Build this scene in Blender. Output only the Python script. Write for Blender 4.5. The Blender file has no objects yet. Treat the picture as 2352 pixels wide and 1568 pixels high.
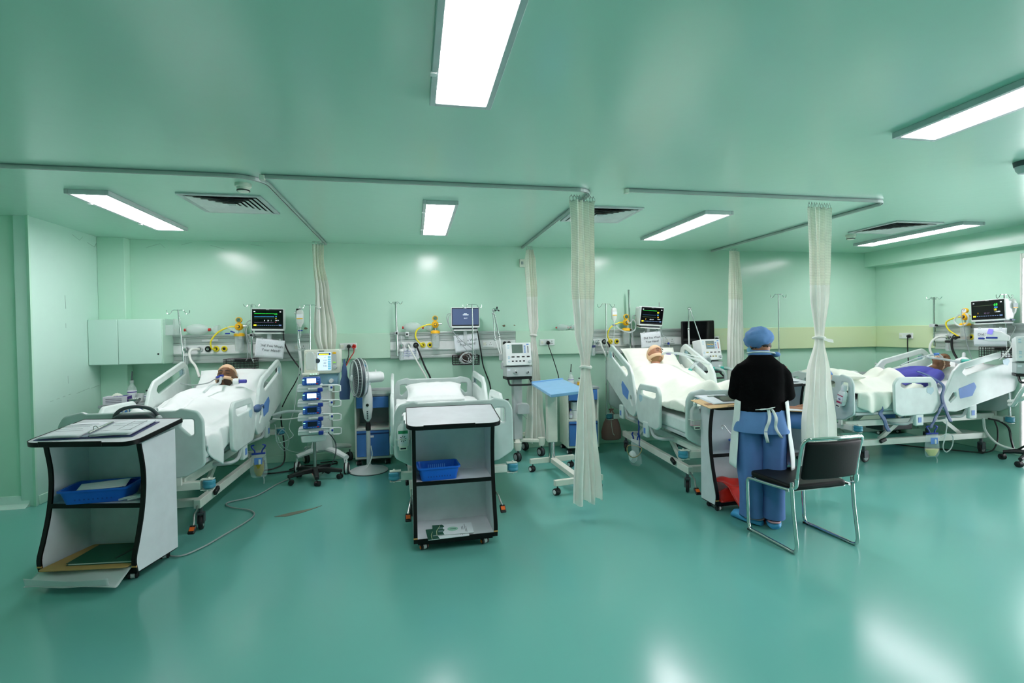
import bpy, math, random
from mathutils import Matrix, Vector, noise
from math import sin, cos, pi, radians as rad, sqrt, exp
random.seed(7)
SC = bpy.context.scene
COL = SC.collection
# ------------------------------------------------------------------ camera, world, exposure
cam_d = bpy.data.cameras.new('camera'); cam = bpy.data.objects.new('camera', cam_d); COL.objects.link(cam)
YAW, PITCH, ROLL = .19355542, -.016774152, -.014574892
_f = Vector((sin(YAW)*cos(PITCH), cos(YAW)*cos(PITCH), sin(PITCH)))
_r = Vector((cos(YAW), -sin(YAW), 0)); _u = _r.cross(_f)
_r2 = cos(ROLL)*_r + sin(ROLL)*_u; _u2 = -sin(ROLL)*_r + cos(ROLL)*_u
cam.matrix_world = Matrix(((_r2.x, _u2.x, -_f.x, 0), (_r2.y, _u2.y, -_f.y, 0), (_r2.z, _u2.z, -_f.z, 1.58), (0, 0, 0, 1)))
cam_d.sensor_width = 36; cam_d.lens = 1158.8865/2352*36; cam_d.clip_start = .05; cam_d.clip_end = 100
SC.camera = cam
W = bpy.data.worlds.new('sky'); SC.world = W; W.use_nodes = True
W.node_tree.nodes['Background'].inputs[0].default_value = (.94, .95, 1, 1)
W.node_tree.nodes['Background'].inputs[1].default_value = 8.0
SC.view_settings.view_transform = 'Standard'; SC.view_settings.look = 'None'
SC.view_settings.exposure = 0.0; SC.view_settings.gamma = 1; SC.view_settings.use_curve_mapping = False
LAMP = 27.5
SC.cycles.use_denoising = True; SC.cycles.use_adaptive_sampling = True; SC.cycles.adaptive_threshold = .02; SC.cycles.max_bounces = 10; SC.cycles.diffuse_bounces = 6; SC.cycles.transparent_max_bounces = 16
SC.cycles.caustics_reflective = False; SC.cycles.caustics_refractive = False; SC.cycles.sample_clamp_indirect = 8

# ------------------------------------------------------------------ materials
def lin(c):
    return tuple(((x/255)/12.92 if x/255 <= .04045 else ((x/255+.055)/1.055)**2.4) for x in c)
MATS = {}
def mat(name, rgb, rough=.5, metal=0., coat=0., emit=0., alpha=1., trans=0., var=.06, vs=8., bump=0., bs=60., sub=0.):
    m = bpy.data.materials.new(name); m.use_nodes = True; N = m.node_tree.nodes; L = m.node_tree.links
    b = N['Principled BSDF']; c = lin(rgb)
    b.inputs['Roughness'].default_value = rough; b.inputs['Metallic'].default_value = metal
    b.inputs['Coat Weight'].default_value = coat; b.inputs['Coat Roughness'].default_value = .12
    b.inputs['Alpha'].default_value = alpha; b.inputs['Transmission Weight'].default_value = trans
    b.inputs['Base Color'].default_value = (*c, 1)
    if emit:
        b.inputs['Emission Color'].default_value = (*c, 1); b.inputs['Emission Strength'].default_value = emit
    tc = N.new('ShaderNodeTexCoord')
    if var and not emit:
        n = N.new('ShaderNodeTexNoise'); n.inputs['Scale'].default_value = vs; n.inputs['Detail'].default_value = 4
        L.new(tc.outputs['Object'], n.inputs['Vector'])
        r = N.new('ShaderNodeValToRGB'); r.color_ramp.elements[0].position = .3; r.color_ramp.elements[1].position = .7
        r.color_ramp.elements[0].color = (*[x*(1-var) for x in c], 1); r.color_ramp.elements[1].color = (*[min(1, x*(1+var)) for x in c], 1)
        L.new(n.outputs['Fac'], r.inputs[0]); L.new(r.outputs[0], b.inputs['Base Color'])
    if bump:
        n2 = N.new('ShaderNodeTexNoise'); n2.inputs['Scale'].default_value = bs; n2.inputs['Detail'].default_value = 5
        L.new(tc.outputs['Object'], n2.inputs['Vector'])
        bp = N.new('ShaderNodeBump'); bp.inputs['Strength'].default_value = bump; bp.inputs['Distance'].default_value = .01
        L.new(n2.outputs['Fac'], bp.inputs['Height']); L.new(bp.outputs[0], b.inputs['Normal'])
    MATS[name] = m
    return m
def ramp(N, L, src, stops):
    r = N.new('ShaderNodeValToRGB'); e = r.color_ramp.elements; r.color_ramp.interpolation = 'EASE'
    while len(e) < len(stops): e.new(.5)
    for k, (p, c) in enumerate(stops): e[k].position = p; e[k].color = (*c, 1)
    L.new(src, r.inputs[0]); return r.outputs[0]
def surface(name, stops, scale, rough, coat=0., bump=.0, bscale=40, stretch=(1, 1, 1), rvar=.0):
    """a large painted surface: noise of blotches through a ramp, fine relief, uneven gloss"""
    m = bpy.data.materials.new(name); m.use_nodes = True; N = m.node_tree.nodes; L = m.node_tree.links; b = N['Principled BSDF']
    tc = N.new('ShaderNodeTexCoord'); mp = N.new('ShaderNodeMapping'); mp.inputs['Scale'].default_value = stretch
    L.new(tc.outputs['Object'], mp.inputs['Vector'])
    n = N.new('ShaderNodeTexNoise'); n.inputs['Scale'].default_value = scale; n.inputs['Detail'].default_value = 5; n.inputs['Roughness'].default_value = .62
    L.new(mp.outputs[0], n.inputs['Vector'])
    L.new(ramp(N, L, n.outputs['Fac'], [(p, lin(c)) for p, c in stops]), b.inputs['Base Color'])
    b.inputs['Roughness'].default_value = rough; b.inputs['Coat Weight'].default_value = coat; b.inputs['Coat Roughness'].default_value = .1
    if rvar:
        mr = N.new('ShaderNodeMapRange'); mr.inputs['To Min'].default_value = rough-rvar; mr.inputs['To Max'].default_value = rough+rvar
        n3 = N.new('ShaderNodeTexNoise'); n3.inputs['Scale'].default_value = scale*2.3; L.new(mp.outputs[0], n3.inputs['Vector'])
        L.new(n3.outputs['Fac'], mr.inputs['Value']); L.new(mr.outputs[0], b.inputs['Roughness'])
    if bump:
        n2 = N.new('ShaderNodeTexNoise'); n2.inputs['Scale'].default_value = bscale; n2.inputs['Detail'].default_value = 3; L.new(mp.outputs[0], n2.inputs['Vector'])
        bp = N.new('ShaderNodeBump'); bp.inputs['Strength'].default_value = bump; bp.inputs['Distance'].default_value = .02
        L.new(n2.outputs['Fac'], bp.inputs['Height']); L.new(bp.outputs[0], b.inputs['Normal'])
    return m
M_wall = surface('wall_gloss_paint', [(.2, (181, 219, 199)), (.5, (186, 224, 204)), (.8, (191, 227, 207))], 1.1, .2, 0., .05, 9)
M_walldim = surface('wall_left_paint', [(.2, (186, 218, 206)), (.5, (192, 224, 211)), (.8, (196, 228, 214))], 1.3, .24, 0., .05, 9)
M_band = surface('band_paint', [(.3, (188, 222, 200)), (.55, (193, 225, 203)), (.68, (208, 224, 184)), (.8, (192, 225, 205))], .8, .24, 0., .04, 9)
M_aged = surface('band_paint_aged', [(.2, (192, 222, 196)), (.45, (206, 222, 178)), (.7, (204, 222, 184)), (.9, (196, 224, 204))], 1.0, .24, 0., .04, 9)
M_ceil = surface('ceiling_gloss_paint', [(.0, (181, 219, 202)), (.5, (184, 222, 205)), (1., (187, 224, 207))], .4, .2, 0., .05, 8)
M_floor = surface('floor_vinyl', [(.0, (94, 161, 153)), (.5, (98, 166, 156)), (1., (104, 171, 161))], .5, .19, 0., .08, 1.6)
bed_white = mat('bed_plastic', (214, 226, 222), .32)
bed_grey = mat('bed_plastic_grey', (190, 206, 202), .35)
frame_white = mat('powder_coat', (216, 222, 212), .35)
white = mat('white_plastic', (226, 232, 230), .35)
offwhite = mat('cream_plastic', (222, 226, 212), .4)
grey = mat('grey_plastic', (150, 160, 160), .4)
lgrey = mat('light_grey_plastic', (190, 198, 198), .4)
dgrey = mat('dark_grey_plastic', (62, 72, 76), .45)
black = mat('black_plastic', (14, 16, 18), .4)
rubber = mat('rubber', (22, 24, 26), .6)
chrome = mat('chrome', (205, 210, 208), .14, 1.)
steel = mat('brushed_steel', (176, 182, 178), .3, 1.)
alu = mat('aluminium_rail', (190, 198, 196), .34, .5, vs=3)
alu_dk = mat('aluminium_channel', (142, 152, 152), .4, .5)
laminate = mat('grey_laminate', (204, 209, 213), .45, bump=.02, bs=300)
edge_black = mat('black_edge_band', (7, 8, 8), .4); edge_black.node_tree.nodes['Principled BSDF'].inputs['Specular IOR Level'].default_value = .25
worn = mat('bare_chipboard', (186, 140, 80), .8)
linen = mat('white_linen', (232, 238, 236), .85, bump=.12, bs=35, var=.02)
linen_w = mat('warm_linen', (234, 238, 226), .85, bump=.12, bs=35, var=.02)
plain_w = mat('mattress_cover', (214, 226, 224), .5)
blue = mat('cabinet_blue', (66, 118, 186), .35)
blue_l = mat('tabletop_blue', (140, 188, 228), .4)
blue_b = mat('basket_blue', (16, 92, 196), .35)
blue_p = mat('pump_blue', (28, 78, 168), .35)
blue_d = mat('clip_blue', (24, 52, 150), .35)
teal_r = mat('roller_blue', (60, 140, 164), .4)
sticker = mat('sticker_blue', (96, 142, 214), .4)
scrub = mat('scrub_cloth', (90, 130, 182), .85, bump=.1, bs=40)
scrub2 = mat('scrub_cloth_dark', (80, 117, 174), .85, bump=.1, bs=40)
gownv = mat('violet_gown', (70, 72, 160), .85, bump=.12, bs=40)
cardigan = mat('black_wool', (7, 8, 9), .95, bump=.3, bs=120); cardigan.node_tree.nodes['Principled BSDF'].inputs['Specular IOR Level'].default_value = .08
apron = mat('apron_cloth', (222, 230, 228), .85, bump=.08)
skin_b = mat('skin_brown', (112, 76, 48), .55, vs=30)
skin_n = mat('skin_tan', (164, 116, 88), .55, vs=30)
gauze = mat('tan_bandage', (232, 196, 160), .85, bump=.2, bs=150)
hair = mat('dark_hair', (34, 26, 22), .6)
croc = mat('shoe_blue', (70, 160, 214), .5)
yellow = mat('yellow_plastic', (244, 186, 20), .35)
yellow_t = mat('yellow_hose', (232, 214, 40), .4)
red = mat('red_plastic', (196, 40, 30), .4)
redbag = mat('red_bag_plastic', (200, 34, 22), .35, bump=.3, bs=20)
orange = mat('orange_plastic', (226, 104, 40), .4)
green = mat('green_card', (20, 78, 58), .5)
green_t = mat('turquoise_plastic', (50, 176, 160), .4)
kraft = mat('kraft_card', (176, 140, 84), .7)
board_t = mat('clipboard_tan', (200, 168, 116), .6)
paper = mat('paper', (224, 230, 234), .8, var=.02)
ink = mat('ink', (70, 84, 92), .8, var=0)
inkblk = mat('sign_ink', (44, 56, 60), .8, var=0)
inkblue = mat('pen_ink', (70, 84, 170), .8, var=0)
vinyl = mat('black_vinyl', (7, 11, 11), .5, bump=.05, bs=80); vinyl.node_tree.nodes['Principled BSDF'].inputs['Specular IOR Level'].default_value = .22
pinkcl = mat('mauve_cloth', (158, 116, 110), .9, bump=.15)
pinkliq = mat('pink_gel', (214, 120, 150), .3)
pinkink = mat('magenta_print', (176, 40, 84), .5)
urine = mat('amber_fluid', (160, 140, 30), .25)
urine_p = mat('pale_fluid', (222, 214, 130), .25)
plum = mat('purple_card', (74, 40, 150), .5)
navy = mat('navy_plastic', (26, 44, 96), .4)
bag_bl = mat('blue_bag_film', (70, 98, 140), .5, bump=.3, bs=14)
screen = mat('screen_glass', (6, 8, 10), .12)
screen_b = mat('screen_blue_idle', (70, 84, 116), .3, emit=.45)
lcd = mat('lcd_green', (84, 110, 98), .3)
lcd_on = mat('lcd_white', (226, 240, 250), .3, emit=1.2)
lcd_off = mat('lcd_dark', (20, 28, 50), .2)
e_green = mat('trace_green', (40, 220, 70), .5, emit=1.2)
e_blue = mat('trace_blue', (70, 160, 230), .5, emit=1.0)
e_yel = mat('trace_yellow', (235, 225, 40), .5, emit=1.1)
e_wht = mat('trace_white', (220, 230, 235), .5, emit=1.0)
e_red = mat('trace_red', (230, 90, 110), .5, emit=.9)
e_bar = mat('trace_grey_blue', (96, 120, 160), .5, emit=.6)
tube_c = mat('clear_tube', (214, 226, 224), .25, alpha=.55)
tube_w = mat('white_hose', (226, 230, 224), .4)
def film(name, rgb, a, rough=.15):
    m = mat(name, rgb, rough, alpha=a, var=0); return m
clear = film('clear_plastic', (220, 232, 230), .28)
frost = film('frosted_plastic', (226, 236, 234), .38, .3)
pane_m = bpy.data.materials.new('window_glass'); pane_m.use_nodes = True
_N = pane_m.node_tree.nodes; _L = pane_m.node_tree.links; _N.clear()
_o = _N.new('ShaderNodeOutputMaterial'); _t = _N.new('ShaderNodeBsdfTransparent'); _g = _N.new('ShaderNodeBsdfGlossy'); _x = _N.new('ShaderNodeMixShader')
_fr = _N.new('ShaderNodeFresnel'); _g.inputs['Roughness'].default_value = .03; _L.new(_fr.outputs[0], _x.inputs[0]); _L.new(_t.outputs[0], _x.inputs[1]); _L.new(_g.outputs[0], _x.inputs[2]); _L.new(_x.outputs[0], _o.inputs[0])
lamp_m = mat('lamp_diffuser', (255, 243, 251), .6, emit=LAMP)
def cloth(name, rgb, transl=.35, holes=False):
    m = bpy.data.materials.new(name); m.use_nodes = True; N = m.node_tree.nodes; L = m.node_tree.links; N.clear()
    o = N.new('ShaderNodeOutputMaterial'); d = N.new('ShaderNodeBsdfDiffuse'); t = N.new('ShaderNodeBsdfTranslucent'); x = N.new('ShaderNodeMixShader'); x.inputs[0].default_value = transl
    tc = N.new('ShaderNodeTexCoord'); n = N.new('ShaderNodeTexNoise'); n.inputs['Scale'].default_value = 6; L.new(tc.outputs['Object'], n.inputs['Vector'])
    c = ramp(N, L, n.outputs['Fac'], [(.3, [v*.93 for v in lin(rgb)]), (.7, lin(rgb))])
    L.new(c, d.inputs[0]); L.new(c, t.inputs[0]); L.new(d.outputs[0], x.inputs[1]); L.new(t.outputs[0], x.inputs[2])
    out = x.outputs[0]
    if holes:
        uv = N.new('ShaderNodeUVMap'); br = N.new('ShaderNodeTexBrick'); br.offset = 0; br.inputs['Scale'].default_value = 1
        br.inputs['Brick Width'].default_value = .014; br.inputs['Row Height'].default_value = .014; br.inputs['Mortar Size'].default_value = .0042; br.inputs['Mortar Smooth'].default_value = 0
        L.new(uv.outputs[0], br.inputs['Vector']); tr = N.new('ShaderNodeBsdfTransparent'); x2 = N.new('ShaderNodeMixShader')
        mm = N.new('ShaderNodeMapRange'); mm.inputs['To Min'].default_value = .55; mm.inputs['To Max'].default_value = 1
        L.new(br.outputs['Fac'], mm.inputs['Value']); L.new(mm.outputs[0], x2.inputs[0]); L.new(tr.outputs[0], x2.inputs[1]); L.new(out, x2.inputs[2]); out = x2.outputs[0]
    L.new(out, o.inputs[0]); return m
curtain_m = cloth('curtain_cotton', (250, 250, 244), .15); curtain_net = cloth('curtain_net', (248, 248, 236), .2, True)

# ------------------------------------------------------------------ mesh helpers
def frame_from(z, up=Vector((0, 0, 1))):
    z = z.normalized(); x = up.cross(z)
    if x.length < 1e-4: x = Vector((1, 0, 0)).cross(z)
    if x.length < 1e-4: x = Vector((0, 1, 0)).cross(z)
    x.normalize(); return x, z.cross(x)
def spline(pts, k=6):
    P = [Vector(p) for p in pts]
    if len(P) < 3: return P
    Q = [P[0]*2-P[1]]+P+[P[-1]*2-P[-2]]; out = []
    for i in range(1, len(Q)-2):
        a, b, c, d = Q[i-1:i+3]
        for j in range(k):
            t = j/k; out.append(.5*((2*b)+(c-a)*t+(2*a-5*b+4*c-d)*t*t+(3*b-a-3*c+d)*t**3))
    out.append(P[-1]); return out
class MB:
    def __init__(s): s.v = []; s.f = []; s.m = []; s.M = Matrix(); s.uv = None; s.mi = 0
    def add(s, vs, fs):
        o = len(s.v); s.v += [s.M @ Vector(v) for v in vs]; s.f += [tuple(i+o for i in f) for f in fs]; s.m += [s.mi]*len(fs); return s
    def box(s, x0, x1, y0, y1, z0, z1):
        return s.add([(x, y, z) for z in (z0, z1) for y in (y0, y1) for x in (x0, x1)], [(0, 2, 3, 1), (4, 5, 7, 6), (0, 1, 5, 4), (2, 6, 7, 3), (0, 4, 6, 2), (1, 3, 7, 5)])
    def cbox(s, c, d): return s.box(c[0]-d[0]/2, c[0]+d[0]/2, c[1]-d[1]/2, c[1]+d[1]/2, c[2]-d[2]/2, c[2]+d[2]/2)
    def bar(s, p, q, w, h=None):
        """box beam from p to q"""
        h = h or w; p = Vector(p); q = Vector(q); x, y = frame_from(q-p); vs = []
        for c in (p, q):
            for a, b in ((-1, -1), (1, -1), (1, 1), (-1, 1)): vs.append(c+x*(a*w/2)+y*(b*h/2))
        return s.add(vs, [(3, 2, 1, 0), (4, 5, 6, 7), (0, 1, 5, 4), (1, 2, 6, 5), (2, 3, 7, 6), (3, 0, 4, 7)])
    def loft(s, rings, cap=True, closed=False):
        n = len(rings[0]); vs = [p for r in rings for p in r]; fs = []
        R = len(rings)
        for i in range(R if closed else R-1):
            for j in range(n):
                a = i*n+j; b = i*n+(j+1) % n; c = ((i+1) % R)*n+(j+1) % n; d = ((i+1) % R)*n+j
                fs.append((a, b, c, d))
        if cap and not closed: fs += [tuple(range(n))[::-1], tuple((R-1)*n+j for j in range(n))]
        return s.add(vs, fs)
    def tube(s, pts, r, n=8, closed=False, smooth=0, flat=1.):
        P = spline(pts, smooth) if smooth else [Vector(p) for p in pts]
        if closed and smooth: P = spline(list(pts)+[pts[0]], smooth)[:-1]
        R = len(P); rr = r if isinstance(r, (list, tuple)) else None
        T = []
        for i in range(R):
            a = P[i-1] if (i or closed) else P[i]; b = P[(i+1) % R] if (i < R-1 or closed) else P[i]
            T.append((b-a).normalized())
        x, y = frame_from(T[0]); rings = []
        for i in range(R):
            x = x-T[i]*x.dot(T[i])
            if x.length < 1e-5: x, _ = frame_from(T[i])
            x.normalize(); y = T[i].cross(x)
            q = (rr[min(len(rr)-1, int(i*len(rr)/R))] if rr and len(rr) != R else rr[i]) if rr else r
            rings.append([P[i]+x*(q*cos(2*pi*k/n))+y*(q*flat*sin(2*pi*k/n)) for k in range(n)])
        return s.loft(rings, True, closed)
    def lathe(s, prof, c=(0, 0, 0), n=16, ax='z'):
        rings = []
        for r, h in prof:
            ring = []
            for k in range(n):
                a = 2*pi*k/n; u, v = r*cos(a), r*sin(a)
                p = {'z': (u, v, h), 'y': (u, h, -v), 'x': (h, u, v)}[ax]
                ring.append(Vector(p)+Vector(c))
            rings.append(ring)
        return s.loft(rings)
    def cyl(s, p, q, r, n=12): return s.tube([p, q], r, n)
    def prism(s, poly, a, b, ax='z'):
        n = len(poly)
        def pt(u, v, h): return {'z': (u, v, h), 'y': (u, h, v), 'x': (h, u, v)}[ax]
        area = sum(poly[i][0]*poly[(i+1) % n][1]-poly[(i+1) % n][0]*poly[i][1] for i in range(n))
        if (area < 0) != (ax == 'y'): poly = poly[::-1]
        vs = [pt(*p, a) for p in poly]+[pt(*p, b) for p in poly]
        fs = [tuple(range(n))[::-1], tuple(range(n, 2*n))]+[(i, (i+1) % n, n+(i+1) % n, n+i) for i in range(n)]
        return s.add(vs, fs)
    def sheet(s, fn, nu, nv, uvs=None):
        vs = [fn(i/nu, j/nv) for j in range(nv+1) for i in range(nu+1)]
        return s.add(vs, [(j*(nu+1)+i, j*(nu+1)+i+1, (j+1)*(nu+1)+i+1, (j+1)*(nu+1)+i) for j in range(nv) for i in range(nu)])
    def ball(s, c, r, n=12, m=8):
        rx, ry, rz = r if isinstance(r, (tuple, list)) else (r, r, r); vs = [(c[0], c[1], c[2]-rz)]
        for j in range(1, m):
            t = pi*j/m
            for k in range(n): vs.append((c[0]+rx*sin(t)*cos(2*pi*k/n), c[1]+ry*sin(t)*sin(2*pi*k/n), c[2]-rz*cos(t)))
        vs.append((c[0], c[1], c[2]+rz)); fs = [(0, 1+(k+1) % n, 1+k) for k in range(n)]
        for j in range(m-2):
            for k in range(n): a = 1+j*n; fs.append((a+k, a+(k+1) % n, a+n+(k+1) % n, a+n+k))
        e = len(vs)-1; a = 1+(m-2)*n
        return s.add(vs, fs+[(a+k, a+(k+1) % n, e) for k in range(n)])
def rounded(pts, r, k=5):
    """polygon with filleted corners; r a number or a list"""
    out = []; n = len(pts)
    for i in range(n):
        p = Vector(pts[i]).to_2d() if len(pts[i]) > 2 else Vector(pts[i]); a = Vector(pts[i-1]); b = Vector(pts[(i+1) % n]); ri = r[i] if isinstance(r, (list, tuple)) else r
        u = (a-p); v = (b-p); lu, lv = u.length, v.length; u.normalize(); v.normalize()
        ang = u.angle(v)
        if ri <= 0 or ang > pi-.02: out.append(tuple(p)); continue
        d = min(ri/math.tan(ang/2), lu*.49, lv*.49); q0 = p+u*d; q1 = p+v*d
        for j in range(k+1):
            t = j/k; out.append(tuple((1-t)**2*q0+2*t*(1-t)*p+t*t*q1))
    return out
def finish(me, smooth=True, ang=38):
    if smooth:
        me.polygons.foreach_set('use_smooth', [True]*len(me.polygons)); me.set_sharp_from_angle(angle=rad(ang))
    me.update(); return me
def obj(name, mb, mats, parent=None, label=None, cat=None, group=None, kind=None, loc=None, rot=None, bevel=0, seg=2, sub=0, solid=0, smooth=True, ang=38):
    if isinstance(mb, MB):
        me = bpy.data.meshes.new(name); me.from_pydata(mb.v, [], mb.f)
        if max(mb.m, default=0): me.polygons.foreach_set('material_index', mb.m)
        finish(me, smooth, ang)
    else: me = mb
    me.materials.clear()
    for m in (mats if isinstance(mats, (list, tuple)) else [mats]): me.materials.append(m)
    if isinstance(mb, MB) and max(mb.m, default=0): me.polygons.foreach_set('material_index', mb.m)
    o = bpy.data.objects.new(name, me); COL.objects.link(o)
    if parent: o.parent = parent
    if loc is not None: o.location = loc
    if rot is not None: o.rotation_euler = rot
    if solid: d = o.modifiers.new('solid', 'SOLIDIFY'); d.thickness = solid; d.offset = 0
    if bevel: d = o.modifiers.new('bevel', 'BEVEL'); d.width = bevel; d.segments = seg; d.limit_method = 'ANGLE'; d.angle_limit = rad(40); d.harden_normals = False
    if sub: d = o.modifiers.new('sub', 'SUBSURF'); d.levels = sub; d.render_levels = sub
    return tag(o, label, cat, group, kind)
def tag(o, label=None, cat=None, group=None, kind=None):
    if label: o['label'] = label
    if cat: o['category'] = cat
    if group: o['group'] = group
    if kind: o['kind'] = kind
    return o
def thing(name, label, cat, loc=(0, 0, 0), rz=0, group=None):
    o = bpy.data.objects.new(name, None); COL.objects.link(o); o.empty_display_size = .1
    o.location = loc; o.rotation_euler = (0, 0, rad(rz)); return tag(o, label, cat, group)
def copy_tree(o, parent=None):
    c = o.copy(); COL.objects.link(c)
    if parent: c.parent = parent
    for ch in list(o.children): copy_tree(ch, c)
    return c
def clone(o, loc, rz=None, label=None, group=None):
    c = copy_tree(o); c.location = loc
    if rz is not None: c.rotation_euler = (0, 0, rad(rz))
    if label: c['label'] = label
    if group: c['group'] = group
    return c
def baked(o, name):
    """evaluated copy of a temporary object's mesh; the object goes"""
    dg = bpy.context.evaluated_depsgraph_get(); me = bpy.data.meshes.new_from_object(o.evaluated_get(dg), preserve_all_data_layers=False, depsgraph=dg)
    me.name = name; bpy.data.objects.remove(o); me.materials.clear(); return me
def plate(outline, holes, t, bev=.006, res=2):
    """flat plate with through holes and rounded rims, in the xy plane, thickness along z"""
    c = bpy.data.curves.new('tmp', 'CURVE'); c.dimensions = '2D'; c.fill_mode = 'BOTH'; c.extrude = max(t/2-bev, .0002); c.bevel_depth = bev; c.bevel_resolution = res
    for loop in [outline]+list(holes):
        s = c.splines.new('POLY'); s.points.add(len(loop)-1)
        for p, q in zip(s.points, loop): p.co = (q[0], q[1], 0, 1)
        s.use_cyclic_u = True
    o = bpy.data.objects.new('tmp', c); COL.objects.link(o); return finish(baked(o, 'plate'))
def text_mesh(s, size, extrude=.0004, align='CENTER', space=1.0):
    c = bpy.data.curves.new('tmp', 'FONT'); c.body = s; c.size = size; c.extrude = extrude; c.align_x = align; c.align_y = 'CENTER'; c.space_line = space; c.resolution_u = 2
    o = bpy.data.objects.new('tmp', c); COL.objects.link(o); return baked(o, 'lettering')
def fuse(mb, name, voxel=.009, smooth=2):
    me = bpy.data.meshes.new(name); me.from_pydata(mb.v, [], mb.f); o = bpy.data.objects.new(name, me); COL.objects.link(o)
    d = o.modifiers.new('r', 'REMESH'); d.mode = 'VOXEL'; d.voxel_size = voxel
    if smooth: e = o.modifiers.new('s', 'SMOOTH'); e.factor = .5; e.iterations = smooth
    return finish(baked(o, name), True, 80)
STAND = Matrix(((1, 0, 0, 0), (0, 0, -1, 0), (0, 1, 0, 0), (0, 0, 0, 1)))   # xy drawing stood up facing -y
def stand(o, p, rz=0, tilt=0, roll=0):
    """stand a flat drawing upright at p, facing -y turned by rz, leaned back by tilt, rolled in its own plane"""
    m = Matrix.Translation(p) @ Matrix.Rotation(rad(rz), 4, 'Z') @ Matrix.Rotation(rad(tilt), 4, 'X') @ STAND @ Matrix.Rotation(rad(roll), 4, 'Z')
    o.matrix_local = m; return o
def nz(*p): return noise.noise(Vector(p))
# ------------------------------------------------------------------ the room
XR, YB, ZC, XL, YF = 7.21, 6.75, 2.755, -4.4, -2.6
def struct(name, mb, m, parent=None, **k): return obj(name, mb, m, parent, kind=None if parent else 'structure', **k)
struct('floor', MB().box(XL-.1, XR+.2, YF-.1, YB+.1, -.1, 0), M_floor)
struct('ceiling', MB().box(XL-.1, XR+.2, YF-.1, YB+.1, ZC, ZC+.1), M_ceil)
struct('wall_back', MB().box(-3.55, XR+.1, YB, YB+.12, 0, ZC), M_wall)
struct('wall_left', MB().box(-3.67, -3.55, 5.57, YB+.12, 0, ZC), M_walldim)
struct('wall_return', MB().box(XL, -3.58, 5.6, 5.72, 0, ZC), M_wall)
struct('wall_outer', MB().box(XL-.1, XL, YF, 5.72, 0, ZC), M_wall)
struct('wall_front', MB().box(XL-.1, XR+.1, YF-.1, YF, 0, ZC), M_wall)
struct('trim_1', MB().prism([(-3.62, 5.6), (-3.535, 5.545), (-3.535, 5.57), (-3.56, 5.6)], 0, ZC), M_wall)
# right wall: solid, then tall glazing from 4.8 m towards the camera
struct('wall_right', MB().box(XR, XR+.14, 4.8, YB+.1, 0, ZC), M_wall)
struct('wall_right_end', MB().box(XR, XR+.14, YF, -.6, 0, ZC), M_wall)
struct('trim_2', MB().box(XR, XR+.14, -.6, 4.8, 2.45, ZC), M_wall)
for k in range(3):
    y1 = 4.812-k*1.8; y0 = y1-1.8
    fr = MB()
    for a, b in ((y0, y0+.03), (y1-.02, y1)): fr.box(XR-.004, XR+.05, a, b, .06, 2.45)
    for a, b in ((0.0, .06), (.93, .99), (2.39, 2.45)): fr.box(XR-.002, XR+.045, y0+.03, y1-.02, a, b)
    w = struct('window_%d' % (k+1), fr, frame_white, bevel=.004)
    struct('pane', MB().box(XR+.006, XR+.012, y0+.03, y1-.02, .06, .93), pane_m, w)
    struct('pane', MB().box(XR+.006, XR+.012, y0+.03, y1-.02, .99, 2.39), pane_m, w)
struct('ceiling_beam', MB().box(7.0, XR, YF, YB, 2.535, ZC), M_wall)
struct('wall_column', MB().box(-3.55, -3.27, 6.62, YB, 0, ZC), M_wall, bevel=.006)
# painted conduit band along the walls
b = MB()
for k, (x0, x1) in enumerate(((-1.27, -.29), (1.36, 2.40), (3.84, XR))): struct('trim_%d' % (5+k), MB().box(x0, x1, 6.69, YB, 1.28, 1.605), M_aged if k == 2 else M_band, bevel=.006)
struct('trim_4', MB().box(7.15, XR, 5.78, 6.69, 1.28, 1.605), M_aged, bevel=.006)
for n, a in (('baseboard_back', (-3.27, XR, YB-.012, YB)), ('baseboard_left', (-3.55, -3.538, 5.6, 6.62)), ('baseboard_right', (XR-.012, XR, 4.8, YB-.012))):
    struct(n, MB().box(*a, 0, .09), M_wall, bevel=.005)
struct('baseboard_return', MB().prism([(5.6, 0), (5.5, 0), (5.56, .03), (5.585, .1), (5.6, .1)], XL, -3.6, 'x'), mat('cove_white', (196, 222, 214), .4))
# peeling paint and plaster marks on the wall
scuff = mat('scuff_grey', (134, 160, 152), .8)
def marks(wall, nm, lines, r=.003):
    for L_ in lines: obj(nm, MB().tube(L_, r, 4, flat=.5), scuff, bpy.data.objects[wall])
def flake(x, z, s, m, name, label, y=YB, n=7):
    p = [(x+s*(.6+.5*random.random())*cos(2*pi*k/n)*random.uniform(.5, 1.2), z+s*.5*random.uniform(.5, 1.1)*sin(2*pi*k/n)) for k in range(n)]
    return obj(name, MB().prism(p, y-.004, y, 'y'), m, label=label, cat='wall damage')
mark = mat('bare_plaster', (120, 108, 84), .9)
flake(1.215, 1.685, .035, mark, 'chipped_plaster', 'chipped plaster patch above middle bedhead rail')
flake(1.36, 1.685, .022, mark, 'chipped_plaster', 'small brown wall chip right of the middle bedhead rail')
flake(-1.33, 1.675, .03, mark, 'chipped_plaster', 'chipped plaster beside the curtain over the first bed')
marks('wall_left', 'scuff_mark', [[(-3.55, 5.80+.09*k, .965+.012*k), (-3.55, 5.84+.09*k, .97+.012*k)] for k in range(4)]+[[(-3.55, 6.2, 1.0), (-3.55, 6.42, 1.035)], [(-3.55, 6.45, 1.03), (-3.55, 6.6, 1.05)]])
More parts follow.
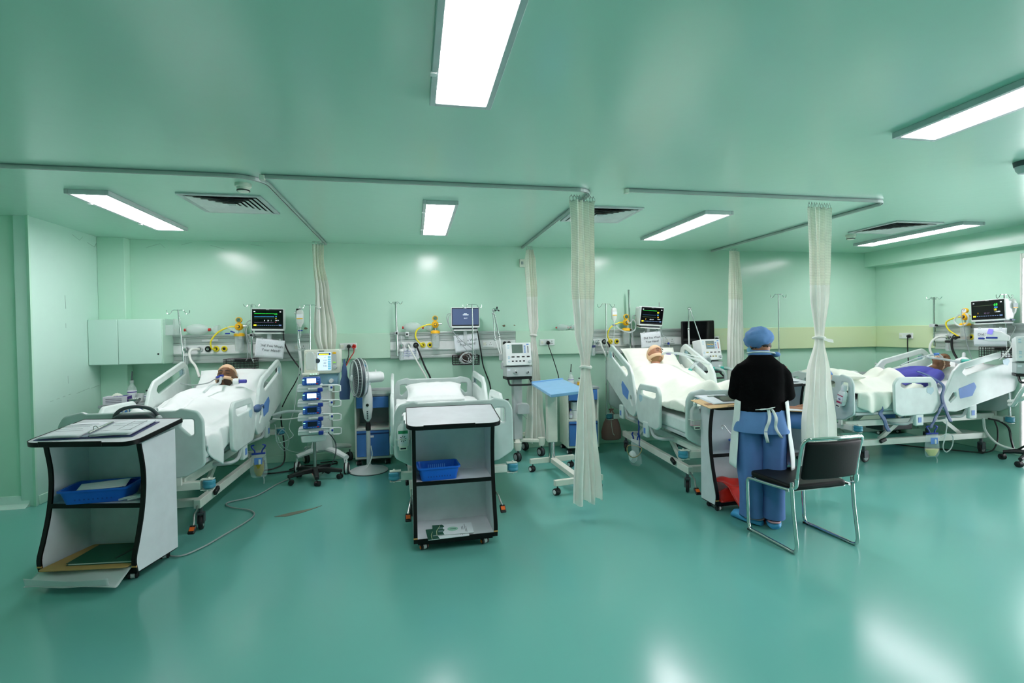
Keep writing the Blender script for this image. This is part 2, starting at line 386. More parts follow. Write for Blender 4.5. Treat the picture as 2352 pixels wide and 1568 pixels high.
marks('wall_left', 'paint_crack', [[(-3.55, 6.06, 2.04), (-3.55, 6.065, 1.9)], [(-3.55, 6.06, 1.75), (-3.55, 6.06, 1.70)], [(-3.55, 6.07, 1.2), (-3.55, 6.07, 1.12)], [(-3.55, 6.2, 2.70), (-3.55, 6.32, 2.66), (-3.55, 6.38, 2.71)], [(-3.55, 6.45, 2.66), (-3.55, 6.58, 2.63), (-3.55, 6.62, 2.68)]], .0025)
marks('wall_back', 'paint_crack', [[(-3.1, YB, 2.66), (-2.95, YB, 2.71), (-2.9, YB, 2.66)], [(-2.72, YB, 2.70), (-2.6, YB, 2.735)], [(-2.4, YB, 2.70), (-2.25, YB, 2.66)], [(-1.95, YB, 2.72), (-1.8, YB, 2.70)]], .0025)
patch = mat('bare_screed', (104, 112, 96), .8)
obj('floor_patch', MB().prism([(-1.22, 4.72), (-1.1, 4.80), (-.93, 4.87), (-.86, 4.93), (-.9, 4.87), (-1.0, 4.77), (-1.12, 4.7)], 0, .0025), patch, label='bare worn patch torn in the teal floor', cat='floor damage')

# ------------------------------------------------------------------ ceiling lights
def ceiling_light(x, y, label, flush=0):
    t = thing('ceiling_light', label, 'light', (x, y, ZC), 0, 'ceiling light panels')
    w, l, h = .155, .72, .035
    f = MB()
    f.box(-w, -.125, -l, l, -h, 0); f.box(.125, w, -l, l, -h, 0); f.box(-.125, .125, -l, -l+.03, -h, 0); f.box(-.125, .125, l-.03, l, -h, 0)
    obj('frame', f, lgrey, t, bevel=.003)
    obj('diffuser', MB().box(-.124, .124, -l+.031, l-.031, -h+.006, -.004), lamp_m, t)
    for s in (-.4, .4): obj('clip', MB().box(-w-.006, -w+.02, s-.015, s+.015, -h-.006, -h+.004), white, t)
    return t
ceiling_light(-2.5, 5.27, 'lit ceiling panel above the bed at left')
ceiling_light(.262, 5.21, 'small-looking lit ceiling panel above the empty bed')
ceiling_light(2.985, 5.22, 'lit ceiling panel right of the tall curtain and vent')
ceiling_light(6.21, 5.3, 'lit ceiling panel beside the right-hand vent and beam')
ceiling_light(.256, 1.85, 'large lit ceiling panel overhead, cut by the top edge')
ceiling_light(3.02, 1.85, 'lit ceiling panel cut by the upper right edge')

ceiling_light(6.1, 1.85, 'lit ceiling panel out of view at the near right')
# ------------------------------------------------------------------ ceiling vents
def vent(x, y, label):
    t = thing('ceiling_vent', label, 'vent', (x, y, ZC), 0, 'square ceiling air vents')
    def ringf(o, i, z0, z1):
        m = MB(); n = 4
        q = lambda r, z: [Vector((a*r, b*r, z)) for a, b in ((-1, -1), (1, -1), (1, 1), (-1, 1))]
        return m.loft([q(o, z0), q(i, z1), q(i-.006, z1), q(o-.006, z0+.002)], closed=True)
    f = MB(); f.box(-.32, .32, -.32, -.28, -.014, 0); f.box(-.32, .32, .28, .32, -.014, 0); f.box(-.32, -.28, -.28, .28, -.014, 0); f.box(.28, .32, -.28, .28, -.014, 0)
    obj('frame', f, lgrey, t, bevel=.003)
    for k in range(6):
        o = .272-k*.042; obj('louvre', ringf(o, o-.034, -.018, -.004), white, t)
    obj('backing', MB().box(-.28, .28, -.28, .28, -.0015, -.0005), black, t)
    obj('centre_plate', MB().box(-.026, .026, -.026, .026, -.014, -.006), lgrey, t)
vent(-1.545, 4.85, 'square louvred ceiling vent at left beside smoke detector and rail')
vent(1.86, 4.80, 'square ceiling vent partly hidden behind the tall tied curtain')
vent(5.565, 4.97, 'square ceiling vent next to the far right ceiling panel')
for x, y, l in ((-1.26, 4.22, 'round white smoke detector under the left curtain rail'), (5.43, 5.43, 'round smoke detector at corner of far right vent')):
    t = thing('smoke_detector', l, 'smoke detector', (x, y, ZC), 0, 'smoke detectors')
    obj('base', MB().lathe([(.001, 0), (.058, 0), (.058, -.022), (.05, -.026), (.001, -.026)], n=24), offwhite, t)
    obj('sensor', MB().lathe([(.001, -.022), (.046, -.026), (.046, -.05), (.036, -.062), (.001, -.064)], n=24), offwhite, t)
    obj('slot', MB().lathe([(.02, -.048), (.0472, -.048), (.0472, -.056), (.02, -.056)], n=24), black, t)
t = thing('ceiling_camera', 'dark dome security camera on the ceiling at right edge', 'camera', (4.32, 2.86, ZC))
obj('mount', MB().lathe([(.001, 0), (.06, 0), (.055, -.035), (.001, -.035)], n=20), dgrey, t)
obj('dome', MB().lathe([(.001, -.03), (.05, -.035), (.046, -.06), (.03, -.085), (.001, -.092)], n=20), lgrey, t)

# ------------------------------------------------------------------ curtain rails
def rail(pts, label, stops):
    t = thing('curtain_rail', label, 'curtain rail', (0, 0, 0), 0, 'ceiling curtain rails')
    P = [Vector((x, y, 0)) for x, y in pts]
    m = MB(); top = MB()
    def sect(w0, w1, z0, z1, mb):
        rings = []
        for i, p in enumerate(P):
            a = P[max(i-1, 0)]; b = P[min(i+1, len(P)-1)]; d = (b-a).normalized(); n = Vector((-d.y, d.x, 0))
            rings.append([p+n*w0+Vector((0, 0, z0)), p+n*w1+Vector((0, 0, z0)), p+n*w1+Vector((0, 0, z1)), p+n*w0+Vector((0, 0, z1))])
        mb.loft(rings)
    sect(-.010, -.004, ZC-.030, ZC-.012, m); sect(.004, .010, ZC-.030, ZC-.012, m); sect(-.010, .010, ZC-.014, ZC-.008, m)
    obj('track', m, alu, t, smooth=False)
    sect(-.006, .006, ZC-.008, ZC-.0005, top); obj('ceiling_batten', top, alu_dk, t, smooth=False)
    for x, y in stops: obj('end_stop', MB().box(x-.018, x+.018, y-.018, y+.018, ZC-.044, ZC-.008), offwhite, t, bevel=.004)
    return t
def bend(c, r, a0, a1, n=8): return [(c[0]+r*cos(rad(a0+(a1-a0)*k/n)), c[1]+r*sin(rad(a0+(a1-a0)*k/n))) for k in range(n+1)]
rail([(-4.38, 3.955), (-3.0, 3.955)]+bend((-1.27, 4.165), .21, -90, 0)+[(-1.06, 6.74)], 'metal curtain rail at left bending back to the wall', [])
rail([(-1.05, 3.945)]+bend((1.33, 4.095), .15, -90, 0)+[(1.48, 6.74)], 'metal curtain rail over the empty bed bending to the wall', [(-1.05, 3.945)])
rail([(1.74, 3.9)]+bend((4.18, 4.05), .15, -90, 0)+[(4.33, 6.74)], 'metal curtain rail at right bending back to the wall', [(1.74, 3.9)])

# ------------------------------------------------------------------ curtains
def lerp_keys(keys, t):
    for (a, va), (b, vb) in zip(keys, keys[1:]):
        if t <= b: s = (t-a)/(b-a) if b > a else 0; s = s*s*(3-2*s); return [x+(y-x)*s for x, y in zip(va, vb)]
    return keys[-1][1]
def curtain(label, keys, ztop, zbot, znet, npl, along=0., tie=None, nrings=7, seed=0, depth=.05, tail=1):
    """keys: height fraction from the top -> (x, y, width, pleat depth); along = direction of the rail in degrees"""
    ca, sa = cos(rad(along)), sin(rad(along)); t = thing('curtain', label, 'curtain', (0, 0, 0))
    def fn(z0, z1):
        def g(u, v):
            z = z0+(z1-z0)*v; s = (ztop-z)/(ztop-zbot); x, y, w, dp = lerp_keys(keys, s)
            ph = 2*pi*npl*u+.7*sin(5*u+seed)+.9*nz(u*2+seed, s*1.5, 0)
            a = (u-.5)*w*(1+.05*sin(ph*2))+.02*nz(u*3, s*3, seed)*min(1, w*4); q = dp*sin(ph)+.012*nz(u*6, s*5, seed+3)+dp*.5*nz(u*4, s*2, seed+9)
            zz = z+(.02*sin(ph*.5+seed)+.02*nz(u*3, seed, 1) if s > .9 else 0)*(s-.9)*10
            return (x+ca*a-sa*q, y+sa*a+ca*q, zz)
        return g
    for nm, z0, z1, m in (('net_header', ztop, znet, curtain_net), ('drape', znet, zbot, curtain_m)):
        mb = MB(); nu, nv = npl*10, max(4, int(abs(z0-z1)/.04)); mb.sheet(fn(z0, z1), nu, nv)
        o = obj(nm, mb, m, t, ang=180)
        uvl = o.data.uv_layers.new(); W_ = 1.6
        for p in o.data.polygons:
            for li in p.loop_indices:
                vi = o.data.loops[li].vertex_index; uvl.data[li].uv = ((vi % (nu+1))/nu*W_, (vi//(nu+1))/nv*abs(z0-z1))
    x, y, w, dp = keys[0][1]
    for k in range(nrings):
        u = (k+.5)/nrings-.5; px, py = x+ca*u*w, y+sa*u*w
        m = MB(); R = .02; m.tube([(px+R*.3*cos(a)*sa+R*cos(a)*ca*.8+.004*k % .01, py+R*cos(a)*sa*.8+R*cos(a)*ca*.3, ztop+.012+R*1.1*sin(a)) for a in [2*pi*i/12 for i in range(12)]], .0022, 5, True)
        m.cyl((px, py, ztop+.03), (px, py, ZC-.045), .003, 5)
        obj('ring', m, steel, t)
    if tie:
        s = (ztop-tie)/(ztop-zbot); x, y, w, dp = lerp_keys(keys, s)
        m = MB(); m.tube([(x+ca*(w/2+.006)*cos(a)-sa*(dp*1.5+.012)*sin(a), y+sa*(w/2+.006)*cos(a)+ca*(dp*1.5+.012)*sin(a), tie+.006*sin(2*a)) for a in [2*pi*i/20 for i in range(20)]], .012, 6, True)
        obj('tie_band', m, curtain_m, t)
        if tail: obj('tie_tail', MB().prism([(0, 0), (.05, -.012), (.1, -.022), (.105, -.05), (.05, -.04), (0, -.022)], -.004, .004, 'y'), curtain_m, t, loc=(x, y-dp*1.5-.018, tie))
    return t
curtain('cream curtain bunched against the wall beside the first bed monitor', [(0, (-1.10, 6.42, .13, .03)), (.1, (-1.10, 6.42, .12, .03)), (.3, (-1.06, 6.42, .16, .05)), (.55, (-1.04, 6.44, .25, .05)), (.75, (-1.02, 6.5, .14, .04)), (1, (-1.02, 6.5, .12, .04))], 2.68, .75, 2.25, 4, 20, seed=1, nrings=5)
curtain('narrow knotted cream curtain at wall behind the unused ventilator', [(0, (1.51, 6.42, .08, .03)), (.06, (1.52, 6.42, .14, .03)), (.25, (1.54, 6.42, .13, .03)), (.4, (1.55, 6.42, .12, .03)), (.455, (1.545, 6.42, .06, .018)), (.6, (1.55, 6.42, .13, .04)), (.8, (1.55, 6.41, .21, .05)), (1, (1.555, 6.4, .28, .06))], 2.66, .17, 2.05, 4, 15, tie=1.55, seed=2, nrings=4, tail=0)
curtain('tall cream curtain tied in the middle, left of bed three', [(0, (1.395, 4.0, .23, .028)), (.25, (1.395, 4.0, .22, .034)), (.42, (1.40, 4.0, .17, .032)), (.535, (1.405, 4.0, .075, .018)), (.7, (1.41, 4.02, .16, .036)), (1, (1.43, 4.05, .25, .046))], 2.665, .14, 1.85, 4, 10, tie=1.29, seed=3, nrings=9, tail=0)
curtain('cream curtain hanging loose at wall behind the nurse', [(0, (4.40, 6.30, .17, .03)), (.3, (4.42, 6.30, .30, .035)), (.6, (4.42, 6.30, .34, .035)), (1, (4.42, 6.3, .36, .035))], 2.67, .3, 2.0, 5, 20, seed=4, nrings=6)
curtain('cream curtain tied with a tail, right of the nurse', [(0, (3.60, 3.93, .26, .026)), (.2, (3.60, 3.93, .20, .03)), (.3, (3.60, 3.93, .19, .03)), (.462, (3.60, 3.94, .085, .02)), (.6, (3.60, 3.95, .25, .038)), (.8, (3.61, 3.96, .38, .042)), (1, (3.65, 4.0, .46, .05))], 2.665, .15, 1.97, 4, 5, tie=1.5, seed=5, nrings=9)
# ------------------------------------------------------------------ hospital beds
SIDE = Matrix(((0, 0, 1, 0), (1, 0, 0, 0), (0, 1, 0, 0), (0, 0, 0, 1)))     # drawing x -> bed length, drawing y -> up, thickness -> across
FACE = Matrix(((1, 0, 0, 0), (0, 0, -1, 0), (0, 1, 0, 0), (0, 0, 0, 1)))
PIV = (1.15, .60)
_board = rounded([(-.48, .60), (-.475, .94), (-.44, 1.005), (-.33, 1.03), (-.30, 1.015), (.30, 1.015), (.33, 1.03), (.44, 1.005), (.475, .94), (.48, .60), (.36, .53), (.15, .50), (-.15, .50), (-.36, .53)], [.05, .08, .05, .02, .02, .02, .02, .05, .08, .05, .04, .05, .05, .04], 4)
_dh = [rounded([(s*.33, .97), (s*.43, .965), (s*.43, .83), (s*.39, .815), (s*.31, .90)], .03, 4) for s in (-1, 1)]
_slot = rounded([(-.25, .965), (.25, .965), (.25, .865), (-.25, .865)], .045, 5)
BOARD = plate(_board, _dh+[_slot], .036, .012)
HBOARD = BOARD.copy()
FRAIL = plate(rounded([(.50, .60), (.49, .93), (.55, .995), (1.0, .985), (1.06, .93), (1.13, .70), (1.05, .575), (.58, .565)], [.05, .06, .05, .05, .05, .06, .06, .05], 4),
              [rounded([(.56, .95), (.99, .94), (1.0, .885), (.94, .865), (.62, .86), (.56, .895)], .025, 4)], .034, .012)
HRAIL = plate(rounded([(0.0, .08), (.27, .40), (.38, .46), (1.06, .46), (1.14, .38), (1.17, .06), (1.1, -.03), (.2, -.06), (.06, -.02)], [.06, .08, .06, .07, .06, .06, .05, .06, .06], 4),
              [rounded([(.36, .37), (.42, .41), (1.04, .41), (1.08, .36), (1.06, .31), (.42, .30)], .03, 4), rounded([(.10, .09), (.2, .18), (.25, .16), (.24, .10), (.13, .05)], .02, 3)], .034, .012)
STICK = plate(rounded([(.28, .07), (.28, .19), (.52, .21), (.54, .15), (.46, .06)], .015, 3), [], .003, .0005)
STICK2 = plate(rounded([(.93, .82), (.93, .87), (1.02, .875), (1.03, .83), (.99, .79)], .01, 3), [], .003, .0005)
def caster(parent, x, y, rz=0, r=.062, h=.2, body=dgrey, tyre=rubber, hub=grey):
    m = MB(); m.cyl((0, 0, r*2-.01), (0, 0, h), .016, 10); m.box(-.028, -.02, -.03, .045, r*.9, 2*r+.012); m.box(.02, .028, -.03, .045, r*.9, 2*r+.012); m.box(-.028, .028, -.03, .03, 2*r+.004, 2*r+.02)
    c = obj('caster', m, body, parent, loc=(x, y, 0), rot=(0, 0, rad(rz)), bevel=.002)
    w = MB(); w.lathe([(r*.7, -.016), (r*.95, -.016), (r, -.01), (r, .01), (r*.95, .016), (r*.7, .016)], (0, .02, r), 20, 'x'); o = obj('wheel', w, tyre, c)
    obj('hub', MB().lathe([(.002, -.018), (r*.68, -.0165), (r*.7, 0), (r*.68, .0165), (.002, .018)], (0, .02, r), 16, 'x'), hub, c)
    return c
def twin(parent, x, y, rz=0, r=.05, hood=black, side=lgrey, z0=0.):
    """twin-wheel castor"""
    m = MB(); m.cyl((0, 0, r*1.2), (0, 0, r*2.6), r*.18, 8); m.lathe([(.002, -.012), (r*.95, -.012), (r*.95, .012), (.002, .012)], (0, .012, r*1.05), 18, 'x')
    c = obj('caster', m, hood, parent, loc=(x, y, z0), rot=(0, 0, rad(rz)))
    for s in (-1, 1):
        w = obj('wheel', MB().lathe([(.002, s*.030), (r*.6, s*.031), (r*.62, s*.028), (r*.95, s*.026), (r, s*.02), (r, s*.013), (.002, s*.013)], (0, .012, r), 20, 'x'), rubber, c)
        obj('wheel_cap', MB().lathe([(.002, s*.0325), (r*.62, s*.0315), (r*.6, s*.029), (.002, s*.028)], (0, .012, r), 18, 'x'), side, c)
    return c
def make_bed(label, loc, rz, ang, rail):
    t = thing('hospital_bed', label, 'bed', loc, rz)
    ca, sa = cos(rad(ang)), sin(rad(ang))
    # chassis
    for s in (-1, 1): obj('base_beam', MB().box(s*.34-.025, s*.34+.025, .18, 2.04, .195, .265), frame_white, t, bevel=.004)
    for y in (.25, 1.97): obj('base_crossbar', MB().box(-.315, .315, y-.03, y+.03, .2, .26), frame_white, t, bevel=.004)
    for x in (-.34, .34):
        for y in (.25, 1.97): caster(t, x, y, 12 if x > 0 else -25)
    for s in (-1, 1):
        for a, b in ((.55, .85), (1.75, 1.45)): obj('lift_arm', MB().bar((s*.26, a, .24), (s*.26, b, .45), .03, .05), frame_white, t, bevel=.003)
        obj('bed_beam', MB().box(s*.30-.022, s*.30+.022, .02, 2.2, .42, .49), frame_white, t, bevel=.004)
    obj('lift_motor', MB().box(-.12, .12, .75, 1.2, .3, .4), dgrey, t, bevel=.01)
    for y in (.02, 2.2):
        e = obj('end_bar', MB().box(-.44, .44, y-.03, y+.03, .40, .46), frame_white, t, bevel=.004)
        for s in (-1, 1):
            m = MB(); m.box(s*.44-(.0 if s > 0 else .09), s*.44+(.09 if s > 0 else .0), y-.03, y+.02, .472, .478); m.box(s*.44-(.0 if s > 0 else .09), s*.44+(.09 if s > 0 else .0), y-.03, y+.02, .392, .398); m.cyl((s*.495, y-.005, .38), (s*.495, y-.005, .49), .008, 8)
            obj('bumper_bracket', m, frame_white, e)
            obj('bumper_roller', MB().lathe([(.01, .40), (.034, .403), (.046, .415), (.046, .425), (.042, .435), (.046, .447), (.044, .462), (.034, .47), (.01, .47)], (s*.495, y-.005, 0), 18), teal_r, e)
    # brake pedals at the foot end
    for s in (-1, 1):
        m = MB(); m.tube([(s*.34, .2, .22), (s*.36, .12, .2), (s*.37, .05, .19), (s*.385, .0, .14), (s*.39, -.03, .12)], .008, 8, smooth=3)
        p = obj('brake_pedal', m, steel, t)
        q = MB(); q.lathe([(.004, -.012), (.024, -.012), (.026, 0), (.024, .012), (.004, .012)], (0, 0, 0), 14); q2 = MB(); q2.cbox((0, 0, .0), (.05, .075, .02))
        obj('pedal_pad', q2, black, p, loc=(s*.39, -.045, .105), rot=(rad(38), 0, 0), bevel=.009, seg=3)
        q3 = MB(); q3.cbox((0, 0, 0), (.034, .034, .004)); obj('pedal_mark', q3, orange, p, loc=(s*.39, -.053, .114), rot=(rad(38), 0, 0))
        q4 = MB(); q4.cbox((0, 0, 0), (.03, .09, .045)); obj('side_pedal', q4, black, t, loc=(s*.385, .47, .255), rot=(rad(20), 0, 0), bevel=.012, seg=3)
    # deck and mattress
    obj('mattress_deck', MB().box(-.43, .43, .05, PIV[0]-.02, .57, .605), lgrey, t, bevel=.006)
    m = MB(); m.M = Matrix.Translation((0, *PIV)) @ Matrix.Rotation(rad(ang), 4, 'X'); m.box(-.43, .43, .0, .99, -.03, .005); obj('back_deck', m, lgrey, t, bevel=.006)
    for p, q in [((x, y, .46), (x, y, .58)) for x in (-.2, .2) for y in (.2, 1.05)]+[((0, 1.1, .44), (0, PIV[0]+.5*ca, PIV[1]+.5*sa-.03))]: obj('deck_support', MB().bar(p, q, .04), frame_white, t)
    z0, z1 = .607, .745; L = .97
    top = [(.05, z1), (PIV[0], z1), (PIV[0]+L*ca-.14*sa, PIV[1]+L*sa+.145*ca), (PIV[0]+L*ca, PIV[1]+L*sa+.007), (PIV[0], z0), (.05, z0)]
    m = MB(); pts = rounded(top, [.04, .12, .03, .03, .1, .03], 4); m.prism(pts, -.44, .44, 'x'); obj('mattress', m, plain_w, t, bevel=.025, seg=3)
    # end boards
    fb = obj('footboard', BOARD, bed_grey, t); fb.matrix_local = Matrix.Translation((0, -.03, 0)) @ FACE
    hb = obj('headboard', HBOARD, bed_grey, t); hb.matrix_local = Matrix.Translation((0, 2.23, 0)) @ FACE
    for s in (-1, 1):
        for k, y in enumerate((-.03, 2.23)): obj('board_post', MB().box(s*.3-.02, s*.3+.02, y-.012, y+.012, .45, .52), frame_white, t)
    # side rails with their hinges
    for s in (-1, 1):
        x = s*.505
        r = obj('side_rail', FRAIL, bed_white, t); r.matrix_local = Matrix.Translation((x, 0, 0)) @ SIDE
        o = obj('rail_emblem', STICK2, sticker_l, r); o.matrix_local = Matrix.Translation((0, 0, s*.0175))
        r2 = obj('side_rail', HRAIL, bed_white, t); r2.matrix_local = Matrix.Translation((x, *PIV)) @ Matrix.Rotation(rad(rail), 4, 'X') @ SIDE
        o = obj('control_panel', STICK, sticker, r2); o.matrix_local = Matrix.Translation((0, 0, s*.0175))
        o = obj('rail_emblem', STICK2, sticker_l, r2); o.matrix_local = Matrix.Translation((.06, -.5, s*.0175))
        for yy, zz in ((.78, .0), (1.55, .02+.3*sa*.5)):
            m = MB(); m.box(x-.03, x+.01, yy, yy+.12, .43+zz, .6+zz); h = obj('rail_hinge', m, bed_white, t, bevel=.014, seg=3)
            obj('latch', MB().box(x+(s*.012 if s > 0 else -.032), x+(.032 if s > 0 else -.012), yy+.03, yy+.08, .47+zz, .53+zz) if 0 else MB().cbox((x-.01+s*.021, yy+.06, .5+zz), (.004, .045, .06)), sticker, h)
            m = MB(); m.tube([(x-s*.01, yy-.0, .60+zz), (x-s*.02, yy-.01, .52+zz), (x-s*.03, yy-.06, .46+zz), (x-s*.06, yy-.18, .455+zz), (x-s*.2, yy-.2, .455)], .017, 8, smooth=4); obj('hinge_tube', m, lgrey, h)
    return t
sticker_l = mat('pale_print', (178, 210, 220), .4)
BED = [((-2.08, 4.30, 0), 0, 12), ((.325, 4.19, 0), 2, 2), ((2.925, 4.21, 0), -4, 21), ((4.93, 5.35, 0), -90, 11)]
BL = ['hospital bed at far left, chart stand at its foot', 'empty hospital bed in the middle with a pillow only', 'hospital bed between two curtains, left of the nurse', 'hospital bed side-on at far right']
for (l, r, a), lb, ra in zip(BED, BL, (14, 2, 20, 12)): make_bed(lb, l, r, a, ra)
def bedM(i): l, r, a = BED[i]; return Matrix.Translation(l) @ Matrix.Rotation(rad(r), 4, 'Z')
def deck_top(y, ang):
    return .75+(max(0, y-1.12)*math.tan(rad(ang)) if y > 1.12 else 0)
def body_bump(x, y, h=1.):
    S = lambda a, b, w: 1/(1+exp(-(y-a)/w))*1/(1+exp((y-b)/w))
    g = lambda x0, w: exp(-((x-x0)/w)**2)
    return h*(.155*g(0, .30)*S(.92, 1.78, .07)+.15*max(g(-.1, .13), g(.1, .13))*S(.2, 1.05, .06)+.08*max(g(-.1, .09), g(.1, .09))*exp(-((y-.2)/.1)**2)+.07*max(g(-.29, .13), g(.29, .13))*S(.95, 1.7, .06))
def blanket(label, i, y0, y1, dl, dr, h, m, seed, name='blanket', fn=None, group=None, edge=None):
    ang = BED[i][2]; hw = .445
    def g(u, v):
        y = y0+(y1-y0)*v; ll = hw+dl(y); rr = hw+dr(y); s = -ll+(ll+rr)*u
        x = max(-hw, min(hw, s)); drop = abs(s)-hw if abs(s) > hw else 0
        sx = 1 if s > 0 else -1
        z = deck_top(y, ang)+.018+body_bump(x, y, h)+(fn(x, y) if fn else 0)
        wr = .020*nz(x*5, y*4, seed)+.013*nz(x*11+3, y*9, seed)+.006*abs(nz(x*3+y*9, y*3-x*6, seed+2))
        z += wr+.006
        if drop:
            f = min(1, drop/.06); z -= max(0, drop-.02); x += sx*(.012+.022*nz(y*9, drop*4, seed+5)+.02*sin(y*23+seed)*min(1, drop*5))*f+sx*.012
        if edge and v < .06: z -= edge*(.06-v)/.06
        return (x, y, z)
    mb = MB(); mb.sheet(g, 72, 84)
    o = obj(name, mb, m, None, label, 'blanket', group, solid=.012, ang=180); o.matrix_world = bedM(i); return o
def pillow(label, i, c, size, rot, m=linen, seed=0, name='pillow'):
    mb = MB(); N = 26; w, l, h = size
    vs = []
    def prof(a, b): return (max(0, 1-abs(a)**3.2)*max(0, 1-abs(b)**3.2))**.55
    for sgn in (1, -1):
        for j in range(N+1):
            for k in range(N+1):
                a, b = 2*k/N-1, 2*j/N-1; p = prof(a, b); pin = 1-.09*(1-a*a)*abs(b)**3-.0; pin2 = 1-.09*(1-b*b)*abs(a)**3
                vs.append((a*w/2*pin2, b*l/2*pin, sgn*h/2*p+(.014*nz(a*2.4, b*3, seed+sgn)+.006*nz(a*6, b*6, seed))*p))
    n = (N+1)**2; fs = []
    for j in range(N):
        for k in range(N):
            q = (j*(N+1)+k, j*(N+1)+k+1, (j+1)*(N+1)+k+1, (j+1)*(N+1)+k); fs += [q, tuple(x+n for x in q[::-1])]
    rim = [k for k in range(N+1)]+[(j+1)*(N+1)+N for j in range(N)]+[N*(N+1)+N-1-k for k in range(N)]+[(N-1-j)*(N+1) for j in range(N-1)]
    for a, b in zip(rim, rim[1:]+rim[:1]): fs.append((b, a, a+n, b+n))
    mb.add(vs, fs); o = obj(name, mb, m, None, label, 'pillow', ang=180)
    o.matrix_world = bedM(i) @ Matrix.Translation(c) @ Matrix.Rotation(rad(rot[2]), 4, 'Z') @ Matrix.Rotation(rad(rot[0]), 4, 'X') @ Matrix.Rotation(rad(rot[1]), 4, 'Y'); return o
Z = lambda y: 0.
pillow('white pillow under the head of the bandaged patient at left', 0, (.03, 1.93, 1.06), (.72, .46, .16), (36, 0, 0), seed=1)
pillow('plump white pillow lying alone on the empty bed', 1, (-.02, 1.82, .895), (.68, .46, .17), (16, 0, 0), seed=5)
pillow('flat white pillow beneath the plump pillow on the empty bed', 1, (.0, 1.83, .80), (.72, .48, .08), (3, 0, 0), seed=8)
pillow('white pillow under the patient left of the nurse', 2, (.04, 1.98, 1.19), (.76, .48, .15), (42, 0, 2), linen_w, seed=3)
pillow('white pillow under the head of the person in violet gown', 3, (.0, 1.96, 1.0), (.78, .48, .16), (22, 0, 0), seed=4)
pillow('limp white pillow heaped on the foot of the right-hand bed', 3, (-.10, .22, 1.0), (.66, .40, .15), (-4, 0, 0), linen_w, seed=6)
blanket('smooth white sheet stretched over the empty bed', 1, .045, 2.0, lambda y: .10, lambda y: .10, 0, linen, 3, 'bed_sheet')
blanket('white blanket over the patient at left, hanging out below its rail', 0, .05, 1.66, lambda y: .05, lambda y: .06+.24*exp(-((y-.33)/.2)**2)-.0, 1.05, linen, 1, fn=lambda x, y: .05*exp(-((y-.2)/.16)**2)*exp(-((x+.05)/.3)**2)+.02)
blanket('warm white blanket over the patient left of the nurse', 2, .04, 1.84, lambda y: .05+.06*exp(-((y-.25)/.2)**2), lambda y: .10, 1.1, linen_w, 2, fn=lambda x, y: .10*exp(-((y-.25)/.3)**2)+.03)
blanket('cream blanket folded down at the waist of the right-hand patient', 3, .06, .95, lambda y: .08, lambda y: .10+.16*exp(-((y-.25)/.22)**2), .8, linen_w, 4, fn=lambda x, y: .06+.07*exp(-((y-.88)/.1)**2))
blanket('white undersheet on the raised right-hand bed behind the patient', 3, .93, 2.06, lambda y: .05, lambda y: .04, 0, linen, 9, 'bed_sheet')
blanket('white undersheet under the pillow of the left-hand patient', 0, 1.5, 2.05, lambda y: .02, lambda y: .05, 0, linen, 11, 'bed_sheet', fn=lambda x, y: -.008)
blanket('white undersheet under the pillow left of the nurse', 2, 1.6, 2.02, lambda y: .02, lambda y: .03, 0, linen_w, 12, 'bed_sheet', fn=lambda x, y: -.008)
# folded linen at the foot of two beds
def folded(label, i, c, s, rz, m):
    t = thing('folded_linen', label, 'linen'); t.matrix_world = bedM(i) @ Matrix.Translation(c) @ Matrix.Rotation(rad(rz), 4, 'Z')
    for k in range(3):
        mb = MB(); mb.cbox((.01*(k % 2), .006*k, .02+.034*k), (s[0], s[1], .03)); obj('fold', mb, m, t, bevel=.014, seg=3)
folded('folded white linen tucked at the corner of the bed beside the nurse', 2, (-.30, .09, .70), (.2, .09), 0, linen)

# ------------------------------------------------------------------ people
def head(mb, M, s=1., clip=None, grow=0., N=56, K=44):
    """a head, face towards -y, crown up, origin at its centre"""
    R = Vector((.076, .096, .118)); vs = []; G = lambda d, c, w: exp(-((d-Vector(c).normalized()).length/w)**2)
    for j in range(K+1):
        t = pi*j/K
        for k in range(N):
            p = 2*pi*k/N; d = Vector((sin(t)*cos(p), sin(t)*sin(p), -cos(t)))
            q = Vector((d.x*R.x, d.y*R.y, d.z*R.z))
            if d.z < 0: q.x *= 1-.28*(-d.z)**1.5; q.y = q.y*(1-.2*(-d.z)**2)-(.012*(-d.z) if d.y < .3 else -.004)
            a = grow
            if not clip:
                a += .030*G(d, (0, -1, -.13), .13)+.016*G(d, (0, -1, .06), .11)-.014*(G(d, (.36, -1, .13), .17)+G(d, (-.36, -1, .13), .17))+.006*(G(d, (.35, -1, .12), .09)+G(d, (-.35, -1, .12), .09))
                a += .008*(G(d, (.3, -1, .34), .2)+G(d, (-.3, -1, .34), .2))+.012*G(d, (0, -1, -.42), .16)-.010*G(d, (0, -1, -.47), .045)+.012*G(d, (0, -.9, -.95), .22)+.006*(G(d, (.6, -.8, -.2), .25)+G(d, (-.6, -.8, -.2), .25))
                a += .02*(G(d, (1, .08, -.02), .12)+G(d, (-1, .08, -.02), .12))+.014*(G(d, (1, .12, .1), .09)+G(d, (-1, .12, .1), .09))
            if clip and not clip(d): a = -.018
            q += d*a; vs.append(M @ (q*s))
    fs = []
    for j in range(K):
        for k in range(N): fs.append((j*N+k, j*N+(k+1) % N, (j+1)*N+(k+1) % N, (j+1)*N+k))
    old = mb.M; mb.M = Matrix(); mb.add(vs, fs); mb.M = old; return mb
